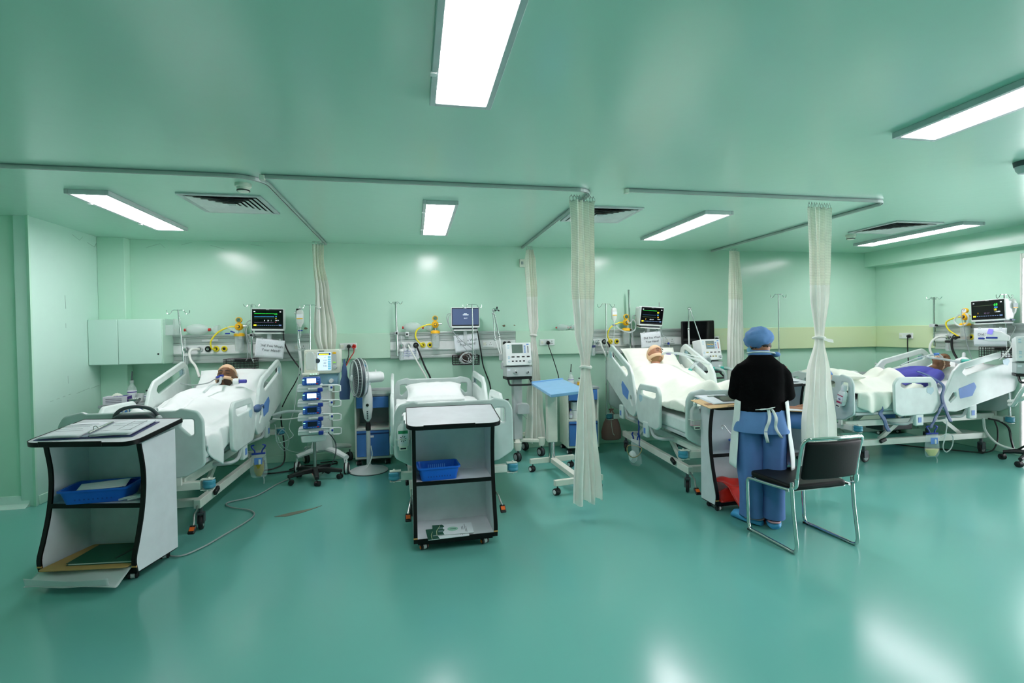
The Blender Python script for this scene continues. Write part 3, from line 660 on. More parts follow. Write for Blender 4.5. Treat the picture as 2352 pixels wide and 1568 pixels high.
def ell(c, rx, ry, X=(1, 0, 0), Y=(0, 1, 0), n=20, p=2.3):
    c = Vector(c); X = Vector(X).normalized(); Y = Vector(Y).normalized(); out = []
    for k in range(n):
        a = 2*pi*k/n; ca, sa = cos(a), sin(a)
        out.append(c+X*(rx*math.copysign(abs(ca)**(2/p), ca))+Y*(ry*math.copysign(abs(sa)**(2/p), sa)))
    return out
def hand(mb, wrist, d, palm_n, s=1., curl=25, left=1):
    """palm, four fingers and a thumb from the wrist along d; palm faces palm_n"""
    d = Vector(d).normalized(); nn = Vector(palm_n); nn = (nn-d*nn.dot(d)).normalized(); w = d.cross(nn)*left; W = Vector(wrist)
    mb.loft([ell(W+d*(s*a), s*b, s*c, w, nn, 12) for a, b, c in ((-.01, .026, .02), (.02, .032, .017), (.06, .040, .015), (.088, .038, .012))])
    for k, (o, l) in enumerate(((-.03, .070), (-.010, .080), (.011, .076), (.031, .058))):
        p = W+d*(s*.085)+w*(s*o); c = rad(curl); e = d; pts = [p-d*(s*.02)]
        for q in range(4):
            pts.append(p); p = p+e*(l*s/3); e = (e*cos(c)+nn*sin(c)).normalized()
        mb.tube(pts, [s*.0085, s*.0085, s*.0078, s*.007, s*.0055][:len(pts)], 8)
    p = W+d*(s*.02)-w*(s*.028)
    mb.tube([p, p+(d*.6-w*.8+nn*.3).normalized()*(s*.035), p+(d*.9-w*.75+nn*.5).normalized()*(s*.062), p+(d*1.1-w*.5+nn*.7).normalized()*(s*.085)], [s*.014, s*.012, s*.0095, s*.007], 8)
    return mb
def lying(i, label, hz, hx, hy, tilt, roll, skin, yaw=0, hands=False, hs=1., lift=0.):
    """a patient on bed i: one continuous body, in bed coordinates"""
    ang = BED[i][2]; t = thing('person', label, 'person'); t.matrix_world = bedM(i); mb = MB()
    HM = Matrix.Translation((hx, hy, hz)) @ Matrix.Rotation(rad(roll), 4, 'Z') @ Matrix.Rotation(rad(tilt), 4, 'X') @ Matrix.Rotation(rad(yaw), 4, 'Z') @ Matrix.Scale(hs, 4)
    head(mb, HM)
    nk = HM @ Vector((0, .02, -.08)); sh = Vector((hx*.5, hy-.25, deck_top(hy-.25, ang)+.085+lift)); hip = Vector((0, 1.06, .83+lift))
    mb.tube([HM @ Vector((0, .02, -.04)), nk, nk.lerp(sh, .5), sh], [.052, .052, .055, .07], 14)
    ax = (sh-hip).normalized(); Y = Vector((1, 0, 0)).cross(ax)
    mb.loft([ell(sh+ax*.03, .10, .05, (1, 0, 0), Y), ell(sh-ax*.02, .18, .07, (1, 0, 0), Y), ell(sh.lerp(hip, .25), .165, .08, (1, 0, 0), Y), ell(sh.lerp(hip, .6), .145, .075, (1, 0, 0), Y), ell(hip, .165, .08, (1, 0, 0), Y), ell(hip-ax*.1, .15, .07, (1, 0, 0), Y)])
    for s in (-1, 1):
        S = sh+Vector((s*.18, -.02, -.01))
        el = Vector((s*.30, sh.y-.27, deck_top(sh.y-.27, ang)+(.075 if hands else .06)+lift)); wr = Vector((s*(.24 if not hands else .27), sh.y-.50, .825 if not hands else deck_top(sh.y-.5, ang)+.12+lift))
        mb.tube([S, S.lerp(el, .5), el, el.lerp(wr, .5), wr], [.052, .046, .04, .037, .028], 12)
        hand(mb, wr, (s*-.2, -1, -.05), (0, 0, -1), 1., 14, s)
        kn = Vector((s*.11, .62, .835)); an = Vector((s*.11, .22, .81))
        mb.tube([hip+Vector((s*.09, 0, -.01)), Vector((s*.1, .85, .83)), kn, Vector((s*.11, .45, .825)), an], [.075, .07, .056, .052, .036], 14)
        mb.tube([an+Vector((0, -.02, -.02)), an+Vector((0, -.05, .03)), an+Vector((s*.02, -.06, .11))], [.036, .038, .03], 12)
    obj('body', fuse(mb, 'body', .0085, 2), skin, t)
    return t, HM, sh
def wrap(t, HM, parts, m, names):
    for clip, g, nm in parts:
        mb = MB(); head(mb, HM, 1., clip, g); obj(nm, mb, m, t, ang=180)
HMS = {}
# left-hand patient
t, HM, sh = HMS[0] = lying(0, 'person with tan head bandage lying under blanket on the left-hand bed', 1.125, .02, 1.86, -24, 0, skin_b, 4, hs=1.22)
wrap(t, HM, [(lambda d: d.z > .42-.25*d.y, .010, 'head_bandage'), (lambda d: abs(d.z+.34+.1*d.y) < .13 and d.y < .5, .014, 'mouth_strap'), (lambda d: d.y > .25 and d.z > -.6, .009, 'bandage_back')], gauze, 0)
wrap(t, HM, [(lambda d: d.z < -.12 and d.y < .25 and abs(d.z+.34+.1*d.y) > .02, .006, 'lower_face')], mat('lower_face_dark', (70, 54, 42), .8), 0)  # dark brown shell over the lower face
for s in (-1, 1): obj('closed_eye', MB().tube([HM @ Vector((s*.016, -.098, .012)), HM @ Vector((s*.03, -.097, .008)), HM @ Vector((s*.044, -.088, .012))], .0035, 6), hair, t); obj('eyebrow', MB().tube([HM @ Vector((s*.012, -.104, .033)), HM @ Vector((s*.03, -.104, .036)), HM @ Vector((s*.048, -.092, .032))], .005, 6), hair, t)
g = MB(); g.loft([ell(sh+Vector((0, -.06, -.02)), .24, .11, (1, 0, 0), (0, .3, 1)), ell(sh+Vector((0, .0, .0)), .22, .085, (1, 0, 0), (0, .3, 1)), ell(sh+Vector((0, .07, .01)), .13, .06, (1, 0, 0), (0, .3, 1))]); obj('gown', g, gownv, t)
# patient left of the nurse
t, HM, sh = HMS[2] = lying(2, 'person with tan bandaged head lying under blanket left of standing nurse', 1.262, .03, 1.88, -34, -8, skin_n, 24, hs=1.12)
wrap(t, HM, [(lambda d: d.z > .22-.3*d.y, .011, 'head_bandage'), (lambda d: abs(d.z+.34) < .15 and d.y < .6, .014, 'mouth_strap'), (lambda d: d.y > .1 and d.z > -.7, .009, 'bandage_back')], gauze, 0)
for s in (-1, 1): obj('closed_eye', MB().tube([HM @ Vector((s*.016, -.098, .012)), HM @ Vector((s*.03, -.097, .008)), HM @ Vector((s*.044, -.088, .012))], .0035, 6), hair, t); obj('eyebrow', MB().tube([HM @ Vector((s*.012, -.104, .033)), HM @ Vector((s*.03, -.104, .036)), HM @ Vector((s*.048, -.092, .032))], .005, 6), hair, t)
wrap(t, HM, [(lambda d: d.z < -.45 and d.y < .6, .005, 'chin_cover')], mat('chin_tan', (150, 116, 78), .8), 0)  # tan shell over the chin, close to the skin tone
# right-hand patient
t, HM, sh = HMS[3] = lying(3, 'person in violet gown lying on the right-hand bed', 1.125, .04, 1.74, -58, 14, skin_b, 30, True, 1.1, .075)
wrap(t, HM, [(lambda d: d.z > .5-.55*d.y and d.y > -.75, .004, 'hair')], hair, 0)
wrap(t, HM, [(lambda d: abs(d.z+.34+.35*d.x) < .06 and d.y < .4, .010, 'mouth_strap')], gauze, 0)
ang = BED[3][2]; hip = Vector((0, 1.02, .91)); ax = (sh-hip).normalized(); Y = Vector((1, 0, 0)).cross(ax); g = MB()
g.loft([ell(sh+ax*.06, .11, .07, (1, 0, 0), Y), ell(sh+ax*.01, .2, .10, (1, 0, 0), Y), ell(sh.lerp(hip, .25), .19, .122, (1, 0, 0), Y), ell(sh.lerp(hip, .6), .18, .115, (1, 0, 0), Y), ell(hip, .20, .12, (1, 0, 0), Y), ell(hip-ax*.14, .2, .1, (1, 0, 0), Y)])
for s in (-1, 1):
    S = sh+Vector((s*.18, -.02, 0)); el = Vector((s*.30, sh.y-.27, deck_top(sh.y-.27, ang)+.15)); wr = Vector((s*.27, sh.y-.5, deck_top(sh.y-.5, ang)+.195))
    g.tube([S, S.lerp(el, .5), el, el.lerp(wr, .55)], [.085, .08, .078, .066], 14)
obj('gown', fuse(g, 'gown', .012, 3), gownv, t)
cf = MB(); S = sh+Vector((-.18, -.02, 0)); el = Vector((-.30, sh.y-.27, deck_top(sh.y-.27, ang)+.15)); wr = Vector((-.27, sh.y-.5, deck_top(sh.y-.5, ang)+.195))
cf.tube([S.lerp(el, .75)+Vector((0, 0, .01)), el+Vector((0, 0, .015)), el.lerp(wr, .35)+Vector((0, 0, .01))], [.088, .09, .082], 16); obj('pressure_cuff', cf, mat('cuff_cloth', (62, 58, 50), .8), t)
obj('gown_tail', MB().sheet(lambda u, v: (.25+.14*v+.03*u, .80+.22*u-.04*v, .955+.02*nz(u*4, v*4, 1)-.05*v), 10, 10), gownv, t, solid=.006, ang=180)
# ------------------------------------------------------------------ bedhead service rails
def wallM(back=True, u=0.): return ((u, YB, 0), 0) if back else ((XR, u, 0), -90)
def outlet(t, x, style, z=1.44):
    """style: 'w' white ring, 'k' black ring, 'y' yellow ring"""
    c = {'w': lgrey, 'k': black, 'y': yellow_t}[style]
    o = obj('gas_outlet', MB().lathe([(.002, -.062), (.033, -.062), (.036, -.07), (.030, -.08), (.022, -.080), (.020, -.074), (.002, -.074)], (x, 0, z), 20, 'y'), c, t)
    obj('outlet_core', MB().lathe([(.002, -.070), (.016, -.072), (.015, -.084), (.006, -.086), (.005, -.076), (.002, -.076)], (x, 0, z), 14, 'y'), black if style == 'y' else chrome, o)
def socket(t, x, z, n=1, y=-.0, w=.075):
    p = obj('socket_plate', MB().box(x-w, x+w, y-.012, y, z-.042, z+.042), white, t, bevel=.004)
    for k in range(n):
        m = MB(); u = x+w-.04-k*.062
        m.box(u-.003, u+.003, y-.0135, y-.011, z+.008, z+.022); m.box(u-.016, u-.006, y-.0135, y-.011, z-.016, z-.010); m.box(u+.006, u+.016, y-.0135, y-.011, z-.016, z-.010)
        obj('pin_holes', m, black, p)
    obj('rocker', MB().box(x-w+.012, x-w+.05, y-.018, y-.01, z-.02, z+.02), offwhite, p, bevel=.003)
    return p
def bedhead(label, place, x0, x1, outs, socks):
    (l, r) = place; t = thing('bedhead_rail', label, 'medical rail', l, r)
    obj('back_plate', MB().box(x0, x1, -.05, 0, 1.275, 1.60), alu_dk, t)
    obj('top_ledge', MB().box(x0, x1, -.075, -.0, 1.588, 1.612), alu, t, bevel=.004)
    m = MB(); m.box(x0, x1, -.066, -.05, 1.568, 1.588); m.box(x0, x1, -.056, -.05, 1.515, 1.568); obj('upper_channel', m, alu, t, bevel=.002)
    obj('upper_lip', MB().box(x0, x1, -.068, -.05, 1.492, 1.512), alu, t, bevel=.003)
    obj('white_strip', MB().box(x0, x1, -.062, -.05, 1.388, 1.492), white, t)
    obj('lower_lip', MB().box(x0, x1, -.068, -.05, 1.368, 1.388), alu, t, bevel=.003)
    obj('lower_channel', MB().box(x0, x1, -.056, -.05, 1.31, 1.368), alu, t)
    obj('bottom_lip', MB().box(x0, x1, -.07, -.0, 1.272, 1.308), alu, t, bevel=.004)
    obj('label_holder', MB().box(x0+.32, x0+.50, -.064, -.056, 1.528, 1.556), lgrey, t, bevel=.002)
    for x, s in outs: outlet(t, x, s)
    for x, n in socks: socket(t, x, 1.44, n, -.062)
    return t
bedhead('aluminium bedhead service rail above the left-hand bed', wallM(), -2.82, -1.27, [(-2.66, 'w'), (-2.52, 'w'), (-2.43, 'k'), (-2.34, 'y'), (-2.25, 'y')], [(-1.38, 1)])
bedhead('aluminium bedhead service rail above the empty bed', wallM(), -.29, 1.36, [(-.15, 'w'), (-.06, 'w'), (.035, 'k'), (.125, 'y'), (.215, 'y')], [(.98, 2), (1.24, 0)])
bedhead('aluminium bedhead service rail above the bed left of the nurse', wallM(), 2.40, 3.84, [(2.44, 'w'), (2.53, 'w'), (2.625, 'k'), (2.715, 'y'), (2.81, 'y')], [(3.42, 1), (3.62, 1)])
bedhead('aluminium bedhead service rail on the right-hand wall', wallM(False, 0), -5.77, -4.6, [(-5.60, 'w'), (-5.50, 'k'), (-5.40, 'w'), (-5.30, 'y'), (-5.20, 'y')], [])
def wall_socket(label, place, n):
    (l, r), (x, z, y) = place; t = thing('wall_socket', label, 'socket', l, r); socket(t, x, z, n, y, .105); return t
wall_socket('wide white wall socket with black and red plugs', (wallM(), (-.81, 1.44, -.06)), 0)
wall_socket('white double wall socket above the blue overbed table', (wallM(), (1.80, 1.445, -.06)), 2)
wall_socket('white wall socket with two black plugs by the black screen', (wallM(), (4.30, 1.45, -.06)), 0)
wall_socket('white wall socket with one black plug on right-hand wall', (wallM(False, 0), (-6.19, 1.455, -.06)), 1)
t = thing('wall_box', 'small white switch box high behind the knotted curtain', 'switch', (1.475, YB, 2.53))
obj('box', MB().box(-.035, .035, -.03, 0, -.055, .055), offwhite, t, bevel=.004); obj('switch', MB().box(-.015, .015, -.036, -.028, -.02, .02), grey, t, bevel=.003)
def plug(label, p, m, facing=0, drop=.03):
    t = thing('power_plug', label, 'plug', p, facing)
    obj('plug_body', MB().lathe([(.002, 0), (.024, 0), (.026, -.014), (.018, -.04), (.008, -.05), (.002, -.05)], n=14, ax='y'), m, t)
    obj('strain_relief', MB().tube([(0, -.03, 0), (0, -.036, -.02), (0, -.036, -.05)], .007, 8, smooth=3), m, t)
    return t
WF = YB-.073
plug('black plug in the wide socket beside the red one', (-.80, WF, 1.44), black)
t = plug('red arrow-shaped plug in the wide socket', (-.735, WF, 1.44), red)
obj('plug_head', MB().prism([(-.028, -.01), (0, .03), (.028, -.01), (.012, -.02), (-.012, -.02)], -.05, -.015, 'y'), red, t)
plug('black plug in the white socket above the overbed table', (1.81, WF, 1.44), black)
plug('left black plug in the socket by the black screen', (4.25, WF, 1.455), black)
plug('right black plug in the socket by the black screen', (4.36, WF, 1.445), black)
plug('black plug in the socket on the right-hand wall', (XR-.073, 6.13, 1.45), black, -90)
plug('black plug low in the rail right of the third sign', (3.45, YB-.075, 1.44), black)
plug('left black plug in rail over the unused ventilator', (1.205, YB-.075, 1.445), black)
plug('right black plug in rail over the unused ventilator', (1.265, YB-.075, 1.445), black)

# wall cupboard
t = thing('wall_cupboard', 'pale green two-door wall cupboard in the left corner', 'cupboard', (-3.55, YB, 0))
obj('carcass', MB().box(.0, .74, -.32, 0, 1.285, 1.80), M_wall, t, bevel=.003)
for a, b in ((.004, .295), (.30, .735)):
    d = obj('door', MB().box(a, b, -.338, -.32, 1.29, 1.795), M_walldim, t, bevel=.004)
obj('lock', MB().lathe([(.002, -.345), (.009, -.343), (.011, -.336), (.002, -.336)], (.70, 0, 1.40), 12, 'y'), black, t)
t = thing('acrylic_box', 'clear empty acrylic holder at the cupboard side', 'holder', (-2.80, 6.6, 1.613))
m = MB(); m.box(-.012, -.008, -.1, .1, 0, .19); m.box(.07, .074, -.1, .1, 0, .19); m.box(-.008, .07, -.1, -.096, 0, .12); m.box(-.008, .07, .096, .1, 0, .19); m.box(-.008, .07, -.096, .096, 0, .004); obj('box', m, clear, t)

# ------------------------------------------------------------------ suction regulators with jars
def regulator(label, place, x, hose_to, tilt=0, pale=False, mask=False):
    (l, r) = place; t = thing('suction_regulator', label, 'regulator', l, r); y = -.13
    obj('gauge', MB().lathe([(.002, y-.018), (.034, y-.018), (.036, y-.012), (.036, y+.012), (.002, y+.012)], (x, 0, 1.785), 24, 'y'), yellow, t)
    obj('dial', MB().lathe([(.002, y-.021), (.025, y-.021), (.027, y-.017), (.002, y-.017)], (x, 0, 1.785), 20, 'y'), chrome if not pale else paper, t)
    obj('needle', MB().bar((x-.012, y-.022, 1.778), (x+.012, y-.022, 1.796), .003), black, t)
    obj('body', MB().lathe([(.002, y-.035), (.03, y-.034), (.044, y-.02), (.047, y), (.04, y+.03), (.02, y+.045), (.002, y+.045)], (x, 0, 1.705), 22, 'y'), yellow, t)
    obj('knob', MB().lathe([(.002, y-.055), (.018, y-.054), (.022, y-.034), (.002, y-.034)], (x, 0, 1.705), 16, 'y'), dgrey, t); obj('knob_cap', MB().lathe([(.002, y-.060), (.013, y-.058), (.014, y-.05), (.002, y-.05)], (x, 0, 1.705), 14, 'y'), yellow, t)
    obj('outlet_pipe', MB().cyl((x+.04, y, 1.71), (x+.085, y, 1.712), .01, 10), chrome, t)
    m = MB(); m.cyl((x, y, 1.745), (x, y, 1.755), .014, 10); m.cyl((x, y, 1.665), (x, y, 1.62), .012, 10); obj('neck', MB().cyl((x, y, 1.66), (x, y, 1.62), .012, 10), chrome, t)
    obj('jar_lid', MB().lathe([(.002, 1.63), (.03, 1.63), (.056, 1.62), (.060, 1.612), (.060, 1.59), (.002, 1.59)], (x, y, 0), 26), yellow, t)
    j = obj('jar', MB().lathe([(.053, 1.592), (.053, 1.50), (.048, 1.41), (.044, 1.405), (.002, 1.405), (.002, 1.409), (.042, 1.409), (.046, 1.415), (.050, 1.50), (.050, 1.592)], (x, y, 0), 26), clear, t)
    m = MB()
    for k in range(7): m.box(x-.008, x+.008, y-.0535, y-.0525, 1.43+k*.02, 1.432+k*.02)
    obj('scale_marks', m, ink, j)
    if pale: obj('fluid', MB().lathe([(.002, 1.412), (.044, 1.412), (.046, 1.45), (.002, 1.45)], (x, y, 0), 22), mat('pinkish_fluid', (190, 170, 150), .3), j)
    obj('bracket', MB().box(x-.02, x+.02, y+.03, -.06, 1.55, 1.63), lgrey, t, bevel=.004)
    hx = hose_to
    obj('hose', MB().tube([(x-.04, y, 1.705), (x-.11, y-.01, 1.70), (x-.23, y-.01, 1.64), ((x+hx)/2-.17, y-.005, 1.54), (hx-.035, y+.01, 1.46), (hx-.012, y+.02, 1.435), (hx, -.075, 1.44)], .0095, 8, smooth=6), yellow_t, t)
    return t
regulator('yellow suction regulator and jar above the left-hand patient', wallM(), -2.06, -2.34)
regulator('yellow suction regulator and jar above the empty bed', wallM(), .285, .125)
regulator('yellow suction regulator with looped tube left of the third monitor', wallM(), 2.925, 2.715, mask=True)
regulator('yellow suction regulator with cloudy jar on the right-hand wall', wallM(False, 0), -5.33, -5.40, pale=True)
def loose(name, label, cat, pts, r, m, k=6, n=8, group=None, closed=False):
    return obj(name, MB().tube(pts, r, n, closed, smooth=k), m, label=label, cat=cat, group=group)
loose('oxygen_tube', 'clear oxygen tube looped over the third yellow regulator', 'tube', [(2.74, 6.56, 1.66), (2.82, 6.54, 1.60), (2.93, 6.53, 1.565), (3.02, 6.54, 1.60), (3.04, 6.55, 1.68), (3.0, 6.55, 1.74), (2.94, 6.53, 1.69), (2.90, 6.53, 1.73)], .009, tube_c)
loose('oxygen_tube', 'clear oxygen tube hung on the right-wall yellow regulator', 'tube', [(7.03, 5.36, 1.74), (7.02, 5.42, 1.66), (7.02, 5.36, 1.59), (7.03, 5.28, 1.61), (7.03, 5.25, 1.69), (7.04, 5.29, 1.75)], .011, tube_c)
t = thing('oxygen_mask', 'clear oxygen mask wrapped around the left yellow regulator', 'mask', (-2.10, 6.57, 1.665))
mb = MB(); mb.loft([ell((-.02+.05*k/5, -.03, .02-.012*k), .075*sqrt(max(.05, 1-(k/5)**2)), .045*sqrt(max(.05, 1-(k/5)**2)), (1, 0, -.5), (0, 1, 0), 16) for k in range(6)]); obj('mask_shell', mb, clear, t); obj('strap_clip', MB().box(-.09, -.04, -.05, -.04, -.05, -.035), blue_d, t, rot=(0, 0, .2))
obj('strap_clip', MB().box(-.02, .03, -.05, -.04, -.03, -.015), blue_d, t, rot=(0, .3, 0))
# oxygen flowmeters
def flowmeter(label, place, x, cap, low=0):
    (l, r) = place; t = thing('flowmeter', label, 'flowmeter', l, r); y = -.12
    obj('valve', MB().lathe([(.002, -.085), (.016, -.09), (.018, -.125), (.012, -.14), (.002, -.14)], (x, 0, 1.44), 14, 'y'), chrome, t)
    obj('flow_tube', MB().cyl((x, y, 1.45), (x, y, 1.57), .012, 12), clear, t)
    obj('cap', MB().lathe([(.002, 1.395), (.034, 1.395), (.036, 1.385), (.036, 1.365), (.002, 1.365)], (x, y, 0), 18), cap, t)
    obj('humidifier', MB().lathe([(.032, 1.366), (.032, 1.27), (.026, 1.25), (.002, 1.25), (.002, 1.253), (.024, 1.253), (.03, 1.272), (.03, 1.366)], (x, y, 0), 18), clear, t)
    obj('dip_tube', MB().cyl((x, y, 1.27), (x, y, 1.37), .005, 8), white, t)
    obj('stem', MB().cyl((x, y, 1.39), (x, y, 1.45), .009, 8), chrome, t); return t
flowmeter('flowmeter with white-capped humidifier at the left rail end', wallM(), -2.66, white)
flowmeter('flowmeter with clear humidifier in front of the handwritten note', wallM(), -.15, white)
flowmeter('flowmeter beside the tall tied curtain', wallM(), 2.44, navy)
flowmeter('flowmeter with black-capped humidifier on the right-hand wall', wallM(False, 0), -5.55, black)
t = thing('handwritten_note', 'white note with blue handwriting taped under the outlets', 'note', (-.06, YB-.075, 1.33))
obj('sheet', MB().sheet(lambda u, v: (-.12+.25*u, -.006-.012*sin(u*5)*v, .07-.15*v), 10, 6), paper, t, solid=.001)
for k in range(3):
    m = MB()
    m.tube([(-.085+.02*q+.0, -.018, .035-.03*k+.006*sin(q*2.3+k)) for q in range(10)], .002, 4); obj('handwriting', m, inkblue, t)
# hoses from the outlets down to the beds
loose('gas_hose', 'white gas hose from the left rail to the patient', 'hose', [(-2.52, 6.66, 1.44), (-2.56, 6.55, 1.44), (-2.575, 6.53, 1.40), (-2.56, 6.52, 1.32), (-2.50, 6.50, 1.24), (-2.44, 6.44, 1.12)], .014, tube_w)
loose('gas_hose', 'white gas hose slanting down behind the empty bed', 'hose', [(-.06, 6.66, 1.44), (-.055, 6.58, 1.43), (-.02, 6.56, 1.36), (.08, 6.56, 1.17), (.17, 6.58, .98), (.2, 6.6, .7)], .011, tube_w)
loose('gas_hose', 'black gas hose slanting down behind the empty bed', 'hose', [(.035, 6.66, 1.44), (.04, 6.57, 1.43), (.07, 6.55, 1.36), (.14, 6.56, 1.17), (.22, 6.58, .98), (.25, 6.6, .7)], .012, black)
loose('gas_hose', 'white gas hose beside the pole left of the third bed', 'hose', [(2.53, 6.66, 1.44), (2.53, 6.58, 1.43), (2.55, 6.57, 1.36), (2.60, 6.57, 1.25), (2.66, 6.56, 1.1), (2.68, 6.55, .9)], .012, tube_w)
loose('gas_hose', 'black gas hose hanging behind the third bed pillow', 'hose', [(2.625, 6.66, 1.44), (2.63, 6.57, 1.43), (2.66, 6.56, 1.37), (2.70, 6.56, 1.26), (2.74, 6.56, 1.1), (2.75, 6.55, .9)], .012, black)
loose('gas_hose', 'white curved gas hose behind the right-hand patient', 'hose', [(7.12, 5.60, 1.44), (7.02, 5.63, 1.44), (6.98, 5.68, 1.38), (6.97, 5.70, 1.28), (6.98, 5.66, 1.16), (7.0, 5.6, 1.0)], .014, tube_w)
loose('gas_hose', 'black gas hose curving down on the right-hand wall', 'hose', [(7.12, 5.40, 1.44), (7.04, 5.45, 1.43), (7.03, 5.46, 1.36), (7.03, 5.44, 1.25), (7.04, 5.37, 1.1), (7.05, 5.3, .9)], .014, black)

# ------------------------------------------------------------------ monitors
def screen_stuff(s, w, h, rows, idle=False, hr='', nums=()):
    """children of the screen: traces and digits, just in front of the glass (local xy, z up)"""
    F = -.0012
    def quad(nm, x0, x1, z0, z1, m): obj(nm, MB().box(x0*w, x1*w, F-.0006, F, z0*h, z1*h), m, s)
    def txt(nm, st, x, z, size, m, al='CENTER'):
        o = obj(nm, text_mesh(st, size*h, .0003, al), m, s, smooth=False); o.matrix_local = Matrix.Translation((x*w, F-.0004, z*h)) @ STAND
    if idle:
        txt('clock', '12:17', 0, -.10, .105, e_wht); quad('text_line', -.1, .12, .1, .135, e_wht); quad('text_line', -.06, .06, .18, .205, e_wht); return
    for z, m, amp, per, x1 in rows:
        pts = []; n = 70
        for k in range(n+1):
            x = -.44+(x1+.44)*k/n; ph = (k/n*per) % 1; yv = amp*exp(-((ph-.5)/.07)**2)-amp*.3*exp(-((ph-.62)/.05)**2) if per > 6 else amp*sin(2*pi*k/n*per)
            pts.append((x*w, F, (z+yv)*h))
        obj('trace', MB().tube(pts, .0016, 4), m, s)
    for st, x, z, size, m in nums: txt('reading', st, x, z, size, m)
    quad('soft_key', -.46, -.37, -.42, -.34, e_yel); quad('soft_key', .37, .46, -.42, -.34, e_bar)
    for k in range(10): quad('menu_key', -.34+k*.07, -.295+k*.07, -.40, -.365, e_bar)
    quad('status_bar', -.46, -.41, .39, .43, e_wht); quad('status_bar', .4, .45, .38, .43, e_wht)
def monitor(label, p, rz, tilt=0, roll=0, idle=False, arm=.12, **kw):
    t = thing('patient_monitor', label, 'monitor', p, rz); t.rotation_euler = (rad(tilt), rad(roll), rad(rz)); w, h = .335, .205
    obj('housing', MB().prism(rounded([(-.182, -.135), (.182, -.135), (.182, .128), (-.182, .128)], .014, 3), -.02, .05, 'y'), white, t, bevel=.006)
    obj('rear_case', MB().box(-.165, .165, .05, .16, -.12, .11), white, t, bevel=.02, seg=3)
    obj('bezel', MB().prism(rounded([(-.174, -.112), (.174, -.112), (.174, .122), (-.174, .122)], .008, 3), -.0225, -.02, 'y'), black, t)
    s = obj('screen', MB().box(-w/2, w/2, -.0012, 0, -h/2, h/2), screen_b if idle else screen, t, loc=(0, -.0226, .008))
    screen_stuff(s, w, h, kw.get('rows', ()), idle, nums=kw.get('nums', ()))
    obj('maker_plate', MB().box(-.018, .018, -.0232, -.0224, .1145, .1185), lgrey, t)
    obj('base_block', MB().box(-.15, .15, -.005, .14, -.155, -.135), dgrey, t, bevel=.006)
    obj('shelf', MB().box(-.155, .155, -.02, .15, -.172, -.157), white, t, bevel=.004)
    m = MB(); m.box(-.022, .022, .03, .075, -.34, -.172); obj('bracket', m, lgrey, t, bevel=.005)
    obj('bracket_arm', MB().box(-.03, .03, .05, .05+arm, -.34, -.29), lgrey, t, bevel=.005)
    return t
NUM1 = (('102', .27, .27, .12, e_green), ('98', .28, .13, .09, e_blue), ('21', .28, .02, .09, e_yel), ('128/74', .31, -.10, .075, e_wht), ('35', .27, -.2, .07, e_red), ('8', -.1, -.11, .1, e_wht), ('23', .02, -.11, .1, e_wht), ('1', .12, -.11, .1, e_wht))
R1 = [(.30, e_green, .09, 14, .22), (.12, e_blue, .0, 1, .22), (.05, mat('trace_dim', (70, 90, 60), .5, emit=.5), .0, 1, .22), (-.22, mat('trace_mauve', (96, 76, 110), .5, emit=.5), .03, 16, .2)]
monitor('patient monitor with green and blue traces over left-hand bed', (-1.70, 6.50, 1.785), 0, 0, 1, rows=R1, nums=NUM1)
monitor('patient monitor showing a blue 12:17 clock screen', (.665, 6.50, 1.79), 0, 0, 0, idle=True)
monitor('tilted patient monitor reading 80 above the third bed', (3.225, 6.46, 1.785), 6, 8, 3, rows=[(.33, e_green, .05, 14, .2), (.04, mat('trace_blue_dim', (40, 84, 120), .5, emit=.6), 0, 1, .2), (-.1, R1[2][1], 0, 1, .2)], nums=(('80', .27, .22, .15, e_yel), ('99', .27, .04, .12, e_blue), ('18', .28, -.10, .13, mat('trace_amber', (240, 180, 40), .5, emit=1.1)), ('118/60', .33, -.23, .08, e_wht), ('7', -.28, -.26, .12, MATS['trace_amber']), ('80 30 7', .0, -.26, .1, e_wht)))
monitor('patient monitor reading 68 on the right-hand wall', (6.96, 4.97, 1.775), -86, 0, -2, arm=.2, rows=[(.25, R1[2][1], .03, 14, .2)], nums=(('68', .26, .26, .2, e_green), ('100', .26, .10, .13, e_blue), ('18', .24, -.03, .16, e_yel), ('133/80', .31, -.16, .1, e_wht), ('2', -.3, -.2, .1, MATS['trace_amber']), ('83 27', -.02, -.22, .12, R1[3][1])))
def sign(label, p, rz, roll, curl=0, device=False):
    t = thing('hand_wash_sign', label, 'sign', p, rz); t.rotation_euler = (0, rad(-roll), rad(rz))
    obj('sheet', MB().sheet(lambda u, v: (-.155+.31*u, -.004-curl*max(0, .22-u)*.9-.006*sin(pi*v), -.11+.22*v), 16, 8), paper, t, solid=.0012)
    o = obj('sleeve', MB().sheet(lambda u, v: (-.16+.32*u, -.011-curl*max(0, .22-u)*.95-.006*sin(pi*v), -.115+.235*v), 16, 8), film('sleeve_film', (230, 238, 238), .12, .08) if 'sleeve_film' not in MATS else MATS['sleeve_film'], t)
    for k, s in enumerate(('Did You Wash', 'Your Hand?')):
        q = obj('lettering', text_mesh(s, .043, .0003), inkblk, t, smooth=False); q.matrix_local = Matrix.Translation((.015, -.0185, .032-.052*k)) @ STAND
    for x in (-.1, .1): obj('tape', MB().box(x-.012, x+.012, -.012, -.004, .10, .125), clear, t)
    return t
sign('curled Did You Wash Your Hand sign under the left monitor', (-1.69, 6.52, 1.435), 4, -7, .16)
sign('Did You Wash Your Hand sign behind loose monitor leads', (.68, 6.55, 1.46), 0, 6, .05)
sign('square-hung Did You Wash Your Hand sign under the monitor reading 80', (3.235, 6.50, 1.455), 4, 4)
sign('Did You Wash Your Hand sign half covered on the right-hand wall', (6.95, 4.945, 1.445), -74, 0)
